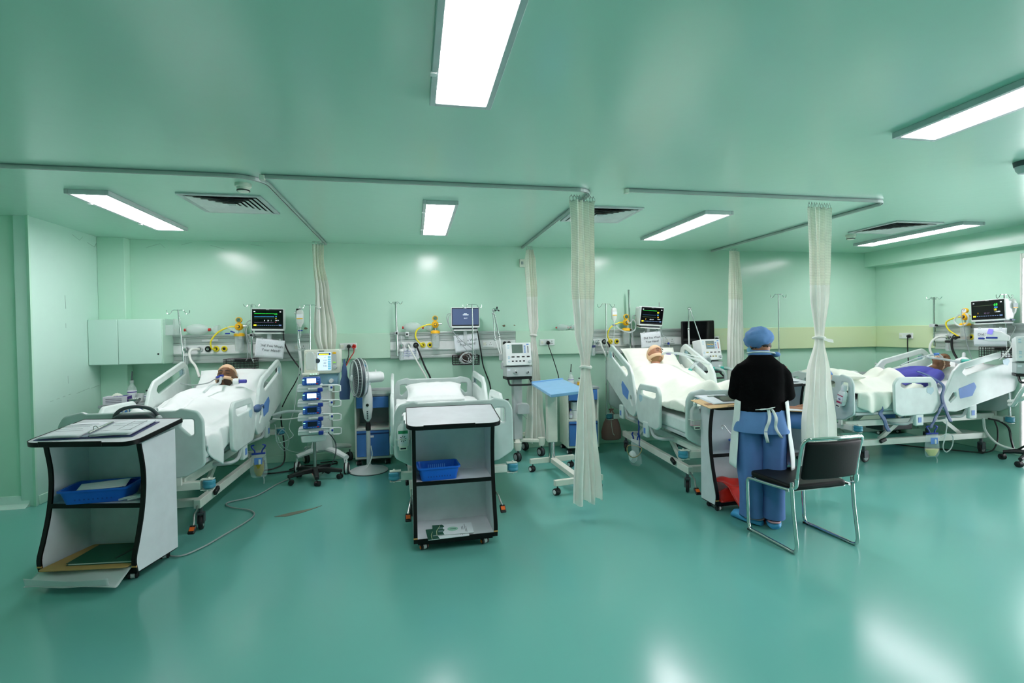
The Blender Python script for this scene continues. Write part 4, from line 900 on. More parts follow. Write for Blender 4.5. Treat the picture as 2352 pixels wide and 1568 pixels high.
def basket(label, p, rz, w=.34, h=.12, d=.15):
    t = thing('wire_basket', label, 'basket', p, rz); r = .003
    for z in (0, h): obj('rim', MB().tube([(-w/2, -d, z), (w/2, -d, z), (w/2, 0, z), (-w/2, 0, z)], r*1.4, 6, True), black, t)
    for k in range(12): x = -w/2+w*k/11; obj('wire', MB().tube([(x, -d, h), (x, -d, 0), (x, 0, 0), (x, 0, h)], r, 5), black, t)
    for k in range(1, 4): z = h*k/4; obj('wire', MB().tube([(-w/2, -d, z), (w/2, -d, z), (w/2, 0, z), (-w/2, 0, z)], r, 5, True), black, t)
    for k in range(1, 4): obj('wire', MB().tube([(-w/2, -d*k/4, h), (-w/2, -d*k/4, 0), (w/2, -d*k/4, 0), (w/2, -d*k/4, h)], r, 5), black, t)
    obj('mount_plate', MB().box(-.1, .1, -.004, .006, h-.045, h+.004), black, t); return t
basket('black wire basket on the rail behind the left-hand pillow', (-2.03, 6.64, 1.2), 0)
basket('black wire basket full of coiled leads above the empty bed', (.67, 6.64, 1.18), 0)
basket('black wire basket behind the third bed patient', (3.2, 6.64, 1.17), 0)
basket('black wire basket below the right-hand wall sign', (7.1, 4.9, 1.2), -90)
t = thing('lead_bundle', 'coiled grey monitor leads and brown cuff in the basket', 'cable', (.67, 6.57, 1.2))
mb = MB(); mb.ball((.0, 0, .07), (.085, .05, .075), 14, 10); obj('cuff', mb, mat('cuff_brown', (74, 58, 52), .7, bump=.3), t)
for k in range(4): obj('coil', MB().tube([(-.03+.02*k+(.06+.01*k)*cos(a), -.075-.006*k, .05+.01*k+(.055+.008*(k % 3))*sin(a)) for a in [2*pi*i/14 for i in range(14)]], .0045, 6, True, smooth=2), lgrey, t)
# leads from the monitors
def lead(label, pts, r=.0045, m=None, cat='cable'): return loose('monitor_lead', label, cat, pts, r, m or grey)
lead('grey leads from the left monitor down its pole', [(-1.87, 6.52, 1.78), (-1.93, 6.50, 1.76), (-1.95, 6.47, 1.68), (-1.93, 6.45, 1.58), (-1.92, 6.45, 1.42), (-1.93, 6.46, 1.33), (-1.96, 6.5, 1.29)])
lead('second grey lead looping from the left monitor', [(-1.87, 6.52, 1.75), (-1.91, 6.48, 1.72), (-1.93, 6.45, 1.64), (-1.90, 6.44, 1.5), (-1.89, 6.46, 1.36), (-1.86, 6.47, 1.27)])
lead('grey lead running from blue-screen monitor over its sign', [(.49, 6.52, 1.84), (.44, 6.5, 1.83), (.43, 6.48, 1.76), (.48, 6.47, 1.64), (.60, 6.46, 1.50), (.74, 6.45, 1.39), (.79, 6.46, 1.31), (.74, 6.5, 1.25)])
lead('second grey lead across the blue-screen monitor sign', [(.49, 6.52, 1.83), (.45, 6.49, 1.80), (.45, 6.47, 1.70), (.53, 6.46, 1.57), (.60, 6.45, 1.45), (.70, 6.45, 1.33), (.70, 6.5, 1.22)])
lead('thin grey lead from third monitor to the rail', [(3.05, 6.56, 1.80), (2.99, 6.54, 1.79), (2.97, 6.53, 1.68), (2.98, 6.52, 1.5), (3.0, 6.52, 1.3), (3.02, 6.5, 1.2)])
lead('grey lead at left of right-hand wall monitor', [(6.93, 5.22, 1.80), (6.92, 5.25, 1.79), (6.92, 5.25, 1.68), (6.93, 5.22, 1.5), (6.94, 5.2, 1.35), (6.95, 5.15, 1.15)])
PW = .0085
loose('power_cable', 'black power cable from left monitor to the floor', 'cable', [(-1.55, 6.58, 1.66), (-1.54, 6.56, 1.52), (-1.48, 6.56, 1.36), (-1.36, 6.55, 1.18), (-1.28, 6.54, 1.05), (-1.2, 6.5, .9)], PW, black)
loose('power_cable', 'black power cable hanging straight beside the left-hand bed', 'cable', [(-1.66, 6.66, 1.30), (-1.65, 6.62, 1.1), (-1.62, 6.6, .8), (-1.60, 6.6, .5), (-1.57, 6.58, .25), (-1.56, 6.5, .06), (-1.65, 6.4, .014), (-1.8, 6.32, .012), (-1.74, 6.2, .012), (-1.58, 6.2, .012), (-1.4, 6.26, .012)], PW, black)
loose('power_cable', 'thin green-black cord from the pump stand up the wall', 'cable', [(-1.36, 6.5, 1.12), (-1.42, 6.5, 1.0), (-1.50, 6.52, .87), (-1.58, 6.56, .72)], .006, black)
loose('power_cable', 'black cable from blue-screen monitor down behind bed', 'cable', [(.82, 6.6, 1.66), (.84, 6.58, 1.55), (.87, 6.57, 1.35), (.90, 6.57, 1.15), (.97, 6.56, .95), (1.0, 6.5, .8), (1.1, 6.45, .72), (1.2, 6.4, .72)], PW, black)
loose('power_cable', 'black cable hanging right of the third bed sign', 'cable', [(3.36, 6.6, 1.64), (3.40, 6.58, 1.55), (3.41, 6.57, 1.4), (3.42, 6.57, 1.1), (3.42, 6.57, .8)], PW, black)
loose('power_cable', 'black cord from low plug beside the third monitor', 'cable', [(3.45, YB-.11, 1.41), (3.45, YB-.112, 1.3), (3.46, YB-.11, 1.1), (3.46, YB-.1, .8)], PW, black)
loose('power_cable', 'black cord from wide socket to the ventilator', 'cable', [(-.80, WF-.036, 1.39), (-.80, WF-.04, 1.33), (-.82, WF-.05, 1.26), (-.86, WF-.1, 1.14)], .006, black)
loose('power_cable', 'red cord from the red plug', 'cable', [(-.735, WF-.036, 1.39), (-.74, WF-.04, 1.36), (-.79, WF-.05, 1.28), (-.83, WF-.06, 1.2)], .006, red)
loose('power_cable', 'thin black cord from socket to behind the overbed table', 'cable', [(1.81, WF-.036, 1.39), (1.825, WF-.05, 1.34), (1.87, WF-.06, 1.2), (1.93, WF-.06, 1.0), (1.97, WF-.06, .8)], .006, black)
loose('power_cable', 'left black cord beside the black wall screen', 'cable', [(4.25, WF-.036, 1.40), (4.25, WF-.04, 1.3), (4.22, WF-.06, 1.15)], .007, black)
loose('power_cable', 'right black cord beside the black wall screen', 'cable', [(4.36, WF-.036, 1.39), (4.37, WF-.04, 1.3), (4.33, WF-.06, 1.12)], .007, black)
loose('power_cable', 'black cord falling from the right-hand wall socket', 'cable', [(XR-.11, 6.13, 1.40), (XR-.11, 6.13, 1.3), (XR-.1, 6.13, 1.1), (XR-.08, 6.13, .8)], .007, black)
# black television-like screen
t = thing('wall_screen', 'large black blank screen on the wall behind the ventilator', 'screen', (3.97, 6.53, 1.55), 0); t.rotation_euler = (0, rad(-1), 0)
obj('case', MB().prism(rounded([(-.25, -.165), (.25, -.165), (.25, .165), (-.25, .165)], .016, 3), -.02, .015, 'y'), black, t, bevel=.003)
obj('panel', MB().box(-.238, .238, -.0215, -.02, -.135, .153), screen, t); obj('badge', MB().box(-.012, .012, -.0225, -.02, -.155, -.145), lgrey, t)
obj('wall_mount', MB().box(-.06, .06, .015, .15, -.06, .06), dgrey, t)
# resuscitation bags lying on the rail ledges
def resus(label, p, s, rz=0, two=True):
    t = thing('resuscitator_bag', label, 'medical bag', p, rz)
    mb = MB(); mb.ball((0, 0, .055*s), (.105*s, .058*s, .055*s), 22, 14); obj('bag', mb, frost, t)
    mb = MB(); mb.lathe([(.004, .10*s), (.015*s, .10*s), (.016*s, .122*s), (.004, .122*s)], (0, 0, .05*s), 14, 'x'); obj('valve', mb, red, t)
    mb = MB(); mb.lathe([(.004, -.10*s), (.013*s, -.10*s), (.015*s, -.118*s), (.004, -.118*s)], (0, 0, .05*s), 14, 'x'); obj('valve', mb, red, t)
    mb = MB(); mb.lathe([(.02*s, .135*s), (.045*s, .17*s), (.05*s, .20*s), (.046*s, .20*s), (.04*s, .172*s), (.016*s, .137*s)], (0, 0, .05*s), 16, 'x'); obj('mask', mb, clear, t); return t
resus('clear resuscitator bag with red valves on the left rail', (-2.54, 6.675, 1.613), 1.2)
resus('pale resuscitator bag lying on the rail above the empty bed', (.0, 6.675, 1.613), 1.15)
resus('pale resuscitator bag with red valve on the band, left', (2.02, 6.70, 1.606), .8, 10)
resus('pale resuscitator bag half behind the tall tied curtain', (2.24, 6.70, 1.606), .8, 170)
# ------------------------------------------------------------------ poles
def iv_pole(label, p0, p1, r=.0095, hooks='ram', clamp=None, mid=None, name='iv_pole'):
    t = thing(name, label, 'pole', p0); d = Vector(p1)-Vector(p0); L = d.length; u = d.normalized()
    if mid:
        obj('lower_tube', MB().cyl((0, 0, 0), u*mid, r*1.25, 12), chrome, t); obj('collar', MB().cyl(u*(mid-.01), u*(mid+.02), r*1.7, 12), chrome, t)
        obj('upper_tube', MB().cyl(u*mid, u*L, r*.8, 12), chrome, t)
    else: obj('tube', MB().cyl((0, 0, 0), u*L, r, 12), chrome, t)
    top = u*(L-.008)
    if hooks == 'ram':
        for s in (-1, 1):
            obj('hook', MB().tube([top, top+Vector((s*.04, 0, .003)), top+Vector((s*.06, 0, -.005)), top+Vector((s*.075, 0, -.03)), top+Vector((s*.095, 0, -.045)), top+Vector((s*.118, 0, -.03)), top+Vector((s*.12, 0, .0))], .0038, 6, smooth=4), chrome, t)
    elif hooks == 'four':
        for k in range(4):
            a = rad(20+90*k); e = Vector((cos(a), sin(a), 0))
            obj('hook', MB().tube([top, top+e*.035+Vector((0, 0, .004)), top+e*.055+Vector((0, 0, -.022)), top+e*.075+Vector((0, 0, -.012)), top+e*.09+Vector((0, 0, .012))], .0032, 6, smooth=3), chrome, t)
    for z in (clamp or ()):
        w = u*((z-p0[2])/u.z)
        c = obj('clamp', MB().box(w.x-.022, w.x+.022, w.y-.022, w.y+.05, w.z-.022, w.z+.022), lgrey, t, bevel=.004)
        obj('clamp_knob', MB().lathe([(.002, -.045), (.012, -.045), (.014, -.025), (.006, -.02), (.002, -.02)], (w.x, w.y, w.z), 10, 'y'), black, c)
    return t
iv_pole('leaning chrome drip pole at head of the left-hand bed', (-2.55, 6.47, .5), (-2.64, 6.42, 1.905), mid=.55)
iv_pole('short chrome four-hook pole on the rail left of first monitor', (-1.915, 6.60, 1.30), (-1.91, 6.60, 1.97), hooks='four', clamp=(1.6,), r=.012)
iv_pole('thin chrome drip pole in front of the bunched curtain', (-1.20, 6.24, .35), (-1.185, 6.30, 1.95), r=.008)
iv_pole('chrome four-hook pole clamped at the left end of the middle rail', (-.20, 6.60, 1.31), (-.21, 6.60, 2.0), hooks='four', clamp=(1.6,), r=.013)
iv_pole('chrome drip pole at the head corner of the empty bed', (.748, 6.395, .42), (.745, 6.40, 1.955), mid=.85)
iv_pole('chrome drip pole at the left head corner of the third bed', (2.55, 6.43, .42), (2.56, 6.44, 1.96), mid=.75)
iv_pole('plain tall chrome pole behind the third yellow regulator', (2.99, 6.62, 1.24), (2.97, 6.62, 2.16), hooks=None, clamp=(1.6,), r=.014)
iv_pole('chrome drip pole behind the nurse, hooks empty', (4.92, 6.08, .03), (4.89, 6.05, 2.06), mid=1.25)
iv_pole('chrome four-hook pole at the left end of the right-hand wall rail', (7.09, 5.74, 1.32), (7.09, 5.74, 1.99), hooks='four', clamp=(1.6,), r=.012)
iv_pole('chrome drip pole at right edge in front of the wall monitor', (7.13, 4.855, .42), (7.01, 4.84, 1.965), mid=.85)
t = thing('clamp_block', 'spare white pole clamp on the middle rail, black knob', 'clamp', (-.075, 6.66, 1.585))
obj('block', MB().box(-.02, .02, -.02, .02, -.03, .03), white, t, bevel=.003); obj('knob', MB().lathe([(.002, -.036), (.011, -.036), (.013, -.02), (.002, -.02)], (0, 0, 0), 10, 'y'), black, t)
def arm(label, pts, r=.011, knob=True):
    t = thing('support_arm', label, 'support arm', pts[0]); o = Vector(pts[0])
    for k, (a, b) in enumerate(zip(pts, pts[1:])): obj('arm_tube', MB().cyl(Vector(a)-o, Vector(b)-o, r*(1 if k == 0 else .85), 12), chrome if k else white, t)
    for p in pts[1:]: obj('joint', MB().ball(Vector(p)-o, .018, 12, 8), chrome, t)
    obj('clamp_base', MB().box(-.025, .025, -.02, .04, -.05, .03), lgrey, t, bevel=.005); obj('clamp_lever', MB().box(.025, .05, -.01, .01, -.05, -.02), black, t, bevel=.004)
    return t
arm('white folding support arm between left monitor and drip pole', [(-1.31, 6.45, 1.09), (-1.34, 6.45, 1.42), (-1.375, 6.45, 1.86)], .014)
obj('tube_holder', MB().box(-.0, .05, -.02, .02, -.035, .035), black, None, 'black tube holder on top of the white support arm', 'holder', loc=(-1.37, 6.45, 1.875), bevel=.006)
arm('chrome folding support arm over the unused ventilator', [(1.13, 6.38, 1.17), (1.10, 6.46, 1.53), (1.025, 6.45, 1.88)], .010)
arm('second rod of chrome support arm over the unused ventilator', [(1.11, 6.40, 1.28), (1.04, 6.45, 1.5), (1.02, 6.45, 1.84)], .008)
t = thing('arm_clip', 'black cross-shaped clip on top of the chrome arm', 'clip', (1.07, 6.44, 1.885))
mb = MB()
for k in range(3): a = rad(90+120*k); mb.tube([(0, 0, 0), (.035*cos(a), -.01, .035*sin(a))], .009, 8)
obj('prongs', mb, black, t); obj('hub', MB().cyl((-.05, 0, 0), (.01, 0, 0), .016, 12), chrome, t)
arm('tall folded chrome arm in front of black wall screen', [(3.76, 6.40, 1.35), (3.765, 6.42, 1.6), (3.77, 6.42, 1.885)], .011)
arm('slanting chrome rod from the tall arm to the breathing tube', [(3.86, 6.10, 1.2), (3.87, 6.28, 1.42), (3.79, 6.42, 1.885)], .009)
t = thing('suction_catheter', 'suction catheter hanging in clear sleeve near the third sign', 'tube', (3.43, 6.60, 1.33))
obj('rod', MB().cyl((-.02, -.02, .25), (-.02, -.02, .65), .006, 8), steel, t)
obj('sleeve', MB().loft([ell((-.0-.04*(k/6 > .6), -.04, -.22+.11*k), .018+.02*(1-k/6), .01+.008*(1-k/6), n=12) for k in range(7)]), clear, t)
obj('catheter', MB().tube([(0, -.04, .42), (.01, -.04, .2), (.05, -.05, .17), (.1, -.05, .08), (.16, -.05, -.15), (.17, -.05, -.3)], .006, 6, smooth=4), tube_c, t)
for x, z in ((-.06, .2), (.1, .07)): obj('connector', MB().cbox((x, -.05, z), (.025, .02, .03)), blue_d, t, bevel=.004)
def drip_bag(label, p, s=1., line=None, lean=0):
    t = thing('drip_bag', label, 'drip bag', p)
    m = MB(); m.loft([ell((0, 0, z*s), a*s, b*s, n=16, p=2.6) for z, a, b in ((-.02, .012, .006), (-.03, .036, .012), (-.06, .042, .022), (-.13, .042, .026), (-.18, .038, .02), (-.20, .02, .012), (-.225, .012, .01))]); obj('bag', m, film('drip_film', (228, 234, 228), .62, .2) if 'drip_film' not in MATS else MATS['drip_film'], t)
    obj('label_band', MB().box(-.034*s, .034*s, -.028*s, -.0255*s, -.12*s, -.075*s), paper, t); obj('label_stripe', MB().box(-.034*s, .034*s, -.0285*s, -.0275*s, -.13*s, -.12*s), yellow, t)
    obj('loop', MB().tube([(-.008, 0, -.02), (-.01, 0, .01), (0, 0, .02), (.01, 0, .01), (.008, 0, -.02)], .002, 5, smooth=3), white, t)
    obj('drip_chamber', MB().lathe([(.002, -.23*s), (.009*s, -.235*s), (.011*s, -.30*s), (.005*s, -.33*s), (.002, -.335*s)], (lean*.3, 0, 0), 12), clear, t)
    obj('roller_clamp', MB().cbox((lean*.4, 0, -.265*s), (.05*s, .014, .012)), blue_d, t)
    if line: obj('drip_line', MB().tube([(lean*.3, 0, -.33*s)]+[Vector(q)-Vector(p) for q in line], .0042, 6, smooth=6), tube_c, t)
    return t
drip_bag('small drip bag hanging left of the bunched curtain', (-1.298, 6.30, 1.91), 1.0, [(-1.33, 6.3, 1.5), (-1.31, 6.28, 1.25), (-1.34, 6.25, .98), (-1.36, 6.2, .75), (-1.4, 6.1, .55), (-1.35, 6.05, .45), (-1.5, 6.0, .40), (-1.52, 6.0, .55)])
drip_bag('small drip bag beside the tall tied curtain and third bed', (2.675, 6.44, 1.92), .95, [(2.67, 6.44, 1.5), (2.66, 6.44, 1.3), (2.68, 6.42, 1.2)])
drip_bag('white drip bag at the right edge above the wall monitor', (7.13, 4.83, 1.93), 1.05, [(7.12, 4.8, 1.55), (7.03, 4.8, 1.4), (7.06, 4.78, 1.3)])
t = thing('thermometer_device', 'white handheld sensor with violet display over the right sign', 'device', (6.86, 4.845, 1.455), -70); t.scale = (1.05, 1.05, 1.05)
m = MB(); m.prism(rounded([(-.13, -.03), (-.06, .0), (-.06, .07), (.06, .06), (.14, .0), (.13, -.055), (-.04, -.055)], .02, 4), -.025, .02, 'y'); obj('shell', m, white, t, bevel=.01, seg=3)
obj('display', MB().cbox((-.035, -.028, .05), (.045, .008, .06)), mat('violet_display', (130, 120, 230), .3, emit=.8), t, rot=(0, .25, 0), bevel=.003)
obj('blue_grip', MB().box(-.06, .04, -.03, -.02, -.025, -.005), blue_d, t, bevel=.004); obj('blue_tip', MB().box(-.13, -.07, -.028, .01, -.035, -.012), blue_d, t, bevel=.006)
obj('cable', MB().tube([(.12, 0, -.03), (.15, 0, -.1), (.1, 0, -.2), (.05, 0, -.27)], .006, 6, smooth=4), tube_w, t); obj('orange_clip', MB().cbox((.01, 0, -.30), (.03, .025, .055)), orange, t, rot=(0, .35, 0), bevel=.005)

# ------------------------------------------------------------------ touchscreen ventilator behind the pumps
t = thing('ventilator', 'white ventilator with touchscreen behind the syringe pumps', 'ventilator', (-1.05, 6.33, 0))
obj('head_case', MB().prism(rounded([(-.20, 1.135), (.20, 1.135), (.215, 1.42), (-.195, 1.42)], .03, 4), -.13, .0, 'y'), offwhite, t, bevel=.012, seg=3)
s = obj('touchscreen', MB().box(-.045, .105, -.134, -.128, 1.175, 1.385), mat('ventilator_display', (206, 226, 240), .3, emit=.75), t)
F = -.1355
for a, b, z0, z1, m in ((-.04, .10, 1.355, 1.38, blue_p), (-.03, .08, 1.358, 1.372, e_yel)): obj('title_bar', MB().box(a, b, F-(.001 if m is e_yel else 0), F+.002, z0, z1), m, s)
for k in range(6): obj('parameter_tile', MB().box(.068, .102, F, F+.002, 1.185+.027*k, 1.206+.027*k), mat('tile_cyan', (120, 190, 215), .4, emit=.5) if k == 0 else MATS['tile_cyan'], s)
for k, st in enumerate(('17', '11.0', '400', '0.36')):
    o = obj('reading', text_mesh(st, .022, .0003), ink, s, smooth=False); o.matrix_local = Matrix.Translation((.035, F, 1.325-.032*k)) @ STAND
obj('dial_graph', MB().lathe([(.002, F), (.028, F), (.028, F+.002), (.002, F+.002)], (-.045, 0, 1.29), 18, 'y'), ink, s)
obj('side_keys', MB().box(.118, .165, -.133, -.129, 1.20, 1.385), lgrey, t); obj('alarm_key', MB().box(.122, .16, -.137, -.13, 1.365, 1.388), yellow, t, bevel=.003)
obj('green_key', MB().box(.125, .155, -.137, -.13, 1.262, 1.274), mat('key_green', (150, 220, 90), .4, emit=.4), t); obj('control_knob', MB().lathe([(.002, -.155), (.02, -.153), (.025, -.13), (.002, -.13)], (.145, 0, 1.21), 20, 'y'), lgrey, t)
obj('humidifier_cup', MB().prism(rounded([(-.165, 1.19), (-.06, 1.19), (-.06, 1.36), (-.09, 1.40), (-.14, 1.40), (-.165, 1.36)], .015, 3), -.20, -.135, 'y'), frost, t, bevel=.01)
obj('cup_shelf', MB().box(-.205, -.03, -.20, -.13, 1.125, 1.155), offwhite, t, bevel=.006)
for k in range(3): obj('lamp', MB().cbox((-.11+.03*k, -.202, 1.14), (.014, .006, .01)), mat('lamp_mint', (190, 250, 220), .4, emit=1.2) if k == 0 else MATS['lamp_mint'], t)
obj('maker_plate', MB().box(-.03, .03, -.132, -.129, 1.398, 1.406), dgrey, t)
obj('lower_body', MB().box(-.15, .17, -.10, .08, .99, 1.135), mat('panel_blue_grey', (140, 180, 200), .4), t, bevel=.01); obj('gas_port', MB().lathe([(.002, -.15), (.022, -.15), (.026, -.10), (.002, -.10)], (.10, 0, 1.05), 16, 'y'), white, t)
obj('column', MB().prism(rounded([(-.08, .3), (.085, .3), (.075, .995), (-.06, .995)], .01, 2), -.06, .06, 'y'), white, t, bevel=.01)
obj('column_foot', MB().prism(rounded([(-.16, .23), (.10, .23), (.085, .42), (-.11, .42)], .03, 3), -.09, .08, 'y'), white, t, bevel=.015, seg=3)
for x, y in ((-.29, -.16), (.28, -.34), (.24, .30), (-.27, .28)):
    l = obj('leg', MB().tube([(0, 0, .235), (x*.5, y*.5, .23), (x, y, .19)], [.05, .045, .036], 10, flat=.7), white, t)
    big = y < 0; twin(t, x, y, 0 if big else 30, .065 if big else .055, dgrey if not big else white, offwhite)
loose('breathing_tube', 'pale corrugated breathing tubes from left bed to ventilator', 'tube', [(-1.12, 6.18, .73), (-1.25, 6.12, .72), (-1.42, 6.08, .73), (-1.55, 6.05, .70), (-1.59, 6.05, .68)], .016, tube_c)
loose('breathing_tube', 'thin white breathing tube below the corrugated one', 'tube', [(-1.1, 6.15, .68), (-1.25, 6.1, .655), (-1.42, 6.06, .645), (-1.57, 6.03, .66)], .008, tube_w)
t = thing('tube_elbow', 'dark green elbow connector beside the left-hand bed', 'connector', (-1.585, 6.0, .685)); obj('elbow', MB().tube([(-.03, 0, .03), (0, 0, 0), (.035, 0, -.01)], .02, 10, smooth=3), mat('dark_green', (24, 90, 70), .4), t)
loose('fluid_tube', 'coils of thin clear tubing hanging right of left bed', 'tube', [(-1.50, 5.9, .62), (-1.47, 5.9, .40), (-1.40, 5.92, .32), (-1.36, 5.9, .45), (-1.42, 5.9, .56), (-1.47, 5.9, .48), (-1.40, 5.88, .36), (-1.28, 5.9, .30), (-1.18, 5.9, .33), (-1.17, 5.9, .5), (-1.22, 5.92, .62), (-1.16, 5.95, .75), (-1.13, 5.95, .9)], .004, tube_c)
t = thing('tissue_bag', 'blue plastic bag hanging from the touchscreen ventilator', 'bag', (-.80, 6.22, 1.26))
m = MB(); N = 18
m.loft([[Vector((r*cos(2*pi*k/N)*(1+.16*sin(5*2*pi*k/N+z*20)), .55*r*sin(2*pi*k/N), z)) for k in range(N)] for z, r in ((0, .01), (-.05, .022), (-.1, .03), (-.16, .03), (-.22, .05), (-.32, .058), (-.40, .056), (-.435, .05))]); obj('bag', m, bag_bl, t, ang=80)
obj('tied_ears', MB().prism([(-.02, 0), (.015, 0), (.0, .05)], -.004, .004, 'y'), bag_bl, t)
obj('orange_tag', MB().box(-.008, .008, -.004, .004, -.06, .0), orange, None, 'orange tag hanging on the tube left of the pumps', 'tag', loc=(-1.315, 6.2, .99))

# ------------------------------------------------------------------ syringe pump tower
t = thing('infusion_pump_stand', 'black five-legged stand carrying four syringe pumps', 'pump stand', (-1.08, 5.83, 0), 12)
obj('pole', MB().cyl((0, 0, .11), (0, 0, 1.12), .017, 16), steel, t)
obj('base_hub', MB().lathe([(.002, .085), (.05, .085), (.045, .13), (.022, .145), (.002, .145)], n=18), black, t)
for k in range(5):
    a = rad(200+72*k); e = Vector((cos(a), sin(a), 0)); n = Vector((-sin(a), cos(a), 0))
    obj('leg', MB().loft([[e*d+n*(s*w)+Vector((0, 0, z+q)) for s, q in ((-1, 0), (1, 0), (.7, h), (-.7, h))] for d, w, z, h in ((.02, .035, .085, .05), (.12, .03, .09, .045), (.29, .022, .075, .035))]), black, t, bevel=.006)
    twin(t, e.x*.27, e.y*.27, math.degrees(a)+60, .028, black, black)
obj('rack', MB().box(-.012, .03, -.02, .04, .5, 1.13), lgrey, t, bevel=.004)
obj('power_tray', MB().prism(rounded([(-.13, .44), (.11, .44), (.125, .515), (-.14, .515)], .02, 3), -.12, .1, 'y'), white, t, bevel=.01)
def pump(z, label, on):
    p = thing('syringe_pump', label, 'syringe pump', (-1.08, 5.83, z), 6, 'stacked syringe pumps')
    obj('body', MB().prism(rounded([(-.155, -.052), (.09, -.052), (.10, .028), (-.145, .028)], .014, 3), -.14, -.02, 'y'), white, p, bevel=.008, seg=3)
    obj('body_ridge', MB().box(-.15, .1, -.146, -.138, -.018, .0), white, p, bevel=.004)
    h = obj('control_head', MB().prism(rounded([(-.10, .022), (.085, .022), (.08, .105), (-.092, .105)], .018, 4), -.175, -.06, 'y'), blue_p, p, bevel=.005)
    obj('display', MB().box(-.05, .042, -.1775, -.174, .045, .096), lcd_on if on else lcd_off, h)
    for k, (x, zz) in enumerate(((-.083, .08), (-.083, .06), (-.083, .04), (.062, .09), (.062, .07), (.052, .038))): obj('key', MB().cbox((x, -.1755, zz), (.02, .004, .011)), (red if k == 5 else sticker) if k else mat('led_mint', (180, 250, 220), .4, emit=1) if 'led_mint' not in MATS else MATS['led_mint'], h)
    for k in range(4): obj('key', MB().cbox((-.04+.024*k, -.1755, .034), (.017, .004, .008)), sticker, h)
    obj('syringe_clamp', MB().box(.055, .105, -.185, -.12, -.05, -.01), blue_d, p, bevel=.006)
    obj('syringe', MB().cyl((-.02, -.165, -.02), (.2, -.165, -.02), .013, 14), clear, p); obj('plunger', MB().cyl((-.04, -.165, -.02), (.06, -.165, -.02), .010, 12), white, p)
    g = MB(); g.tube([(.09, -.16, .018), (.26, -.16, .012), (.285, -.16, .002), (.285, -.16, -.05), (.26, -.16, -.06), (.2, -.16, -.058)], .0075, 8); obj('guard_rail', g, white, p)
    obj('drive_block', MB().box(.165, .205, -.185, -.13, -.05, .008), white, p, bevel=.006); obj('release_clip', MB().box(.185, .205, -.19, -.183, -.02, .003), blue_d, p, bevel=.002)
    obj('drive_rod', MB().cyl((.09, -.10, .0), (.19, -.13, .0), .006, 8), steel, p)
    return p
for z, l, on in ((1.035, 'topmost syringe pump of the stack, display lit white', 1), (.875, 'second syringe pump from the top, display lit white', 1), (.725, 'third syringe pump from the top, display dark', 0), (.575, 'lowest syringe pump of the stack, display dark', 0)): pump(z, l, on)
loose('power_cable', 'grey cord looping down from the lowest syringe pump', 'cable', [(-.93, 5.8, .52), (-.89, 5.82, .46), (-.86, 5.84, .38), (-.87, 5.85, .25), (-.93, 5.86, .13), (-1.02, 5.9, .05)], .006, dgrey)
loose('power_cable', 'tangled black cords on the floor under the ventilator', 'cable', [(-1.45, 6.3, .014), (-1.36, 6.42, .014), (-1.2, 6.45, .014), (-1.05, 6.42, .014), (-.95, 6.48, .014), (-.98, 6.58, .014), (-1.15, 6.55, .014)], .009, black)
t = thing('power_strip', 'white extension socket with red light under the ventilator', 'power strip', (-1.2, 6.22, 0), 6)
obj('case', MB().box(-.17, .17, -.03, .03, .0, .045), offwhite, t, bevel=.006); obj('indicator', MB().box(.02, .04, -.033, -.028, .02, .034), mat('red_light', (255, 80, 50), .4, emit=1.5), t); obj('plugged_adapter', MB().box(-.15, -.07, -.03, .03, .045, .075), dgrey, t, bevel=.006)

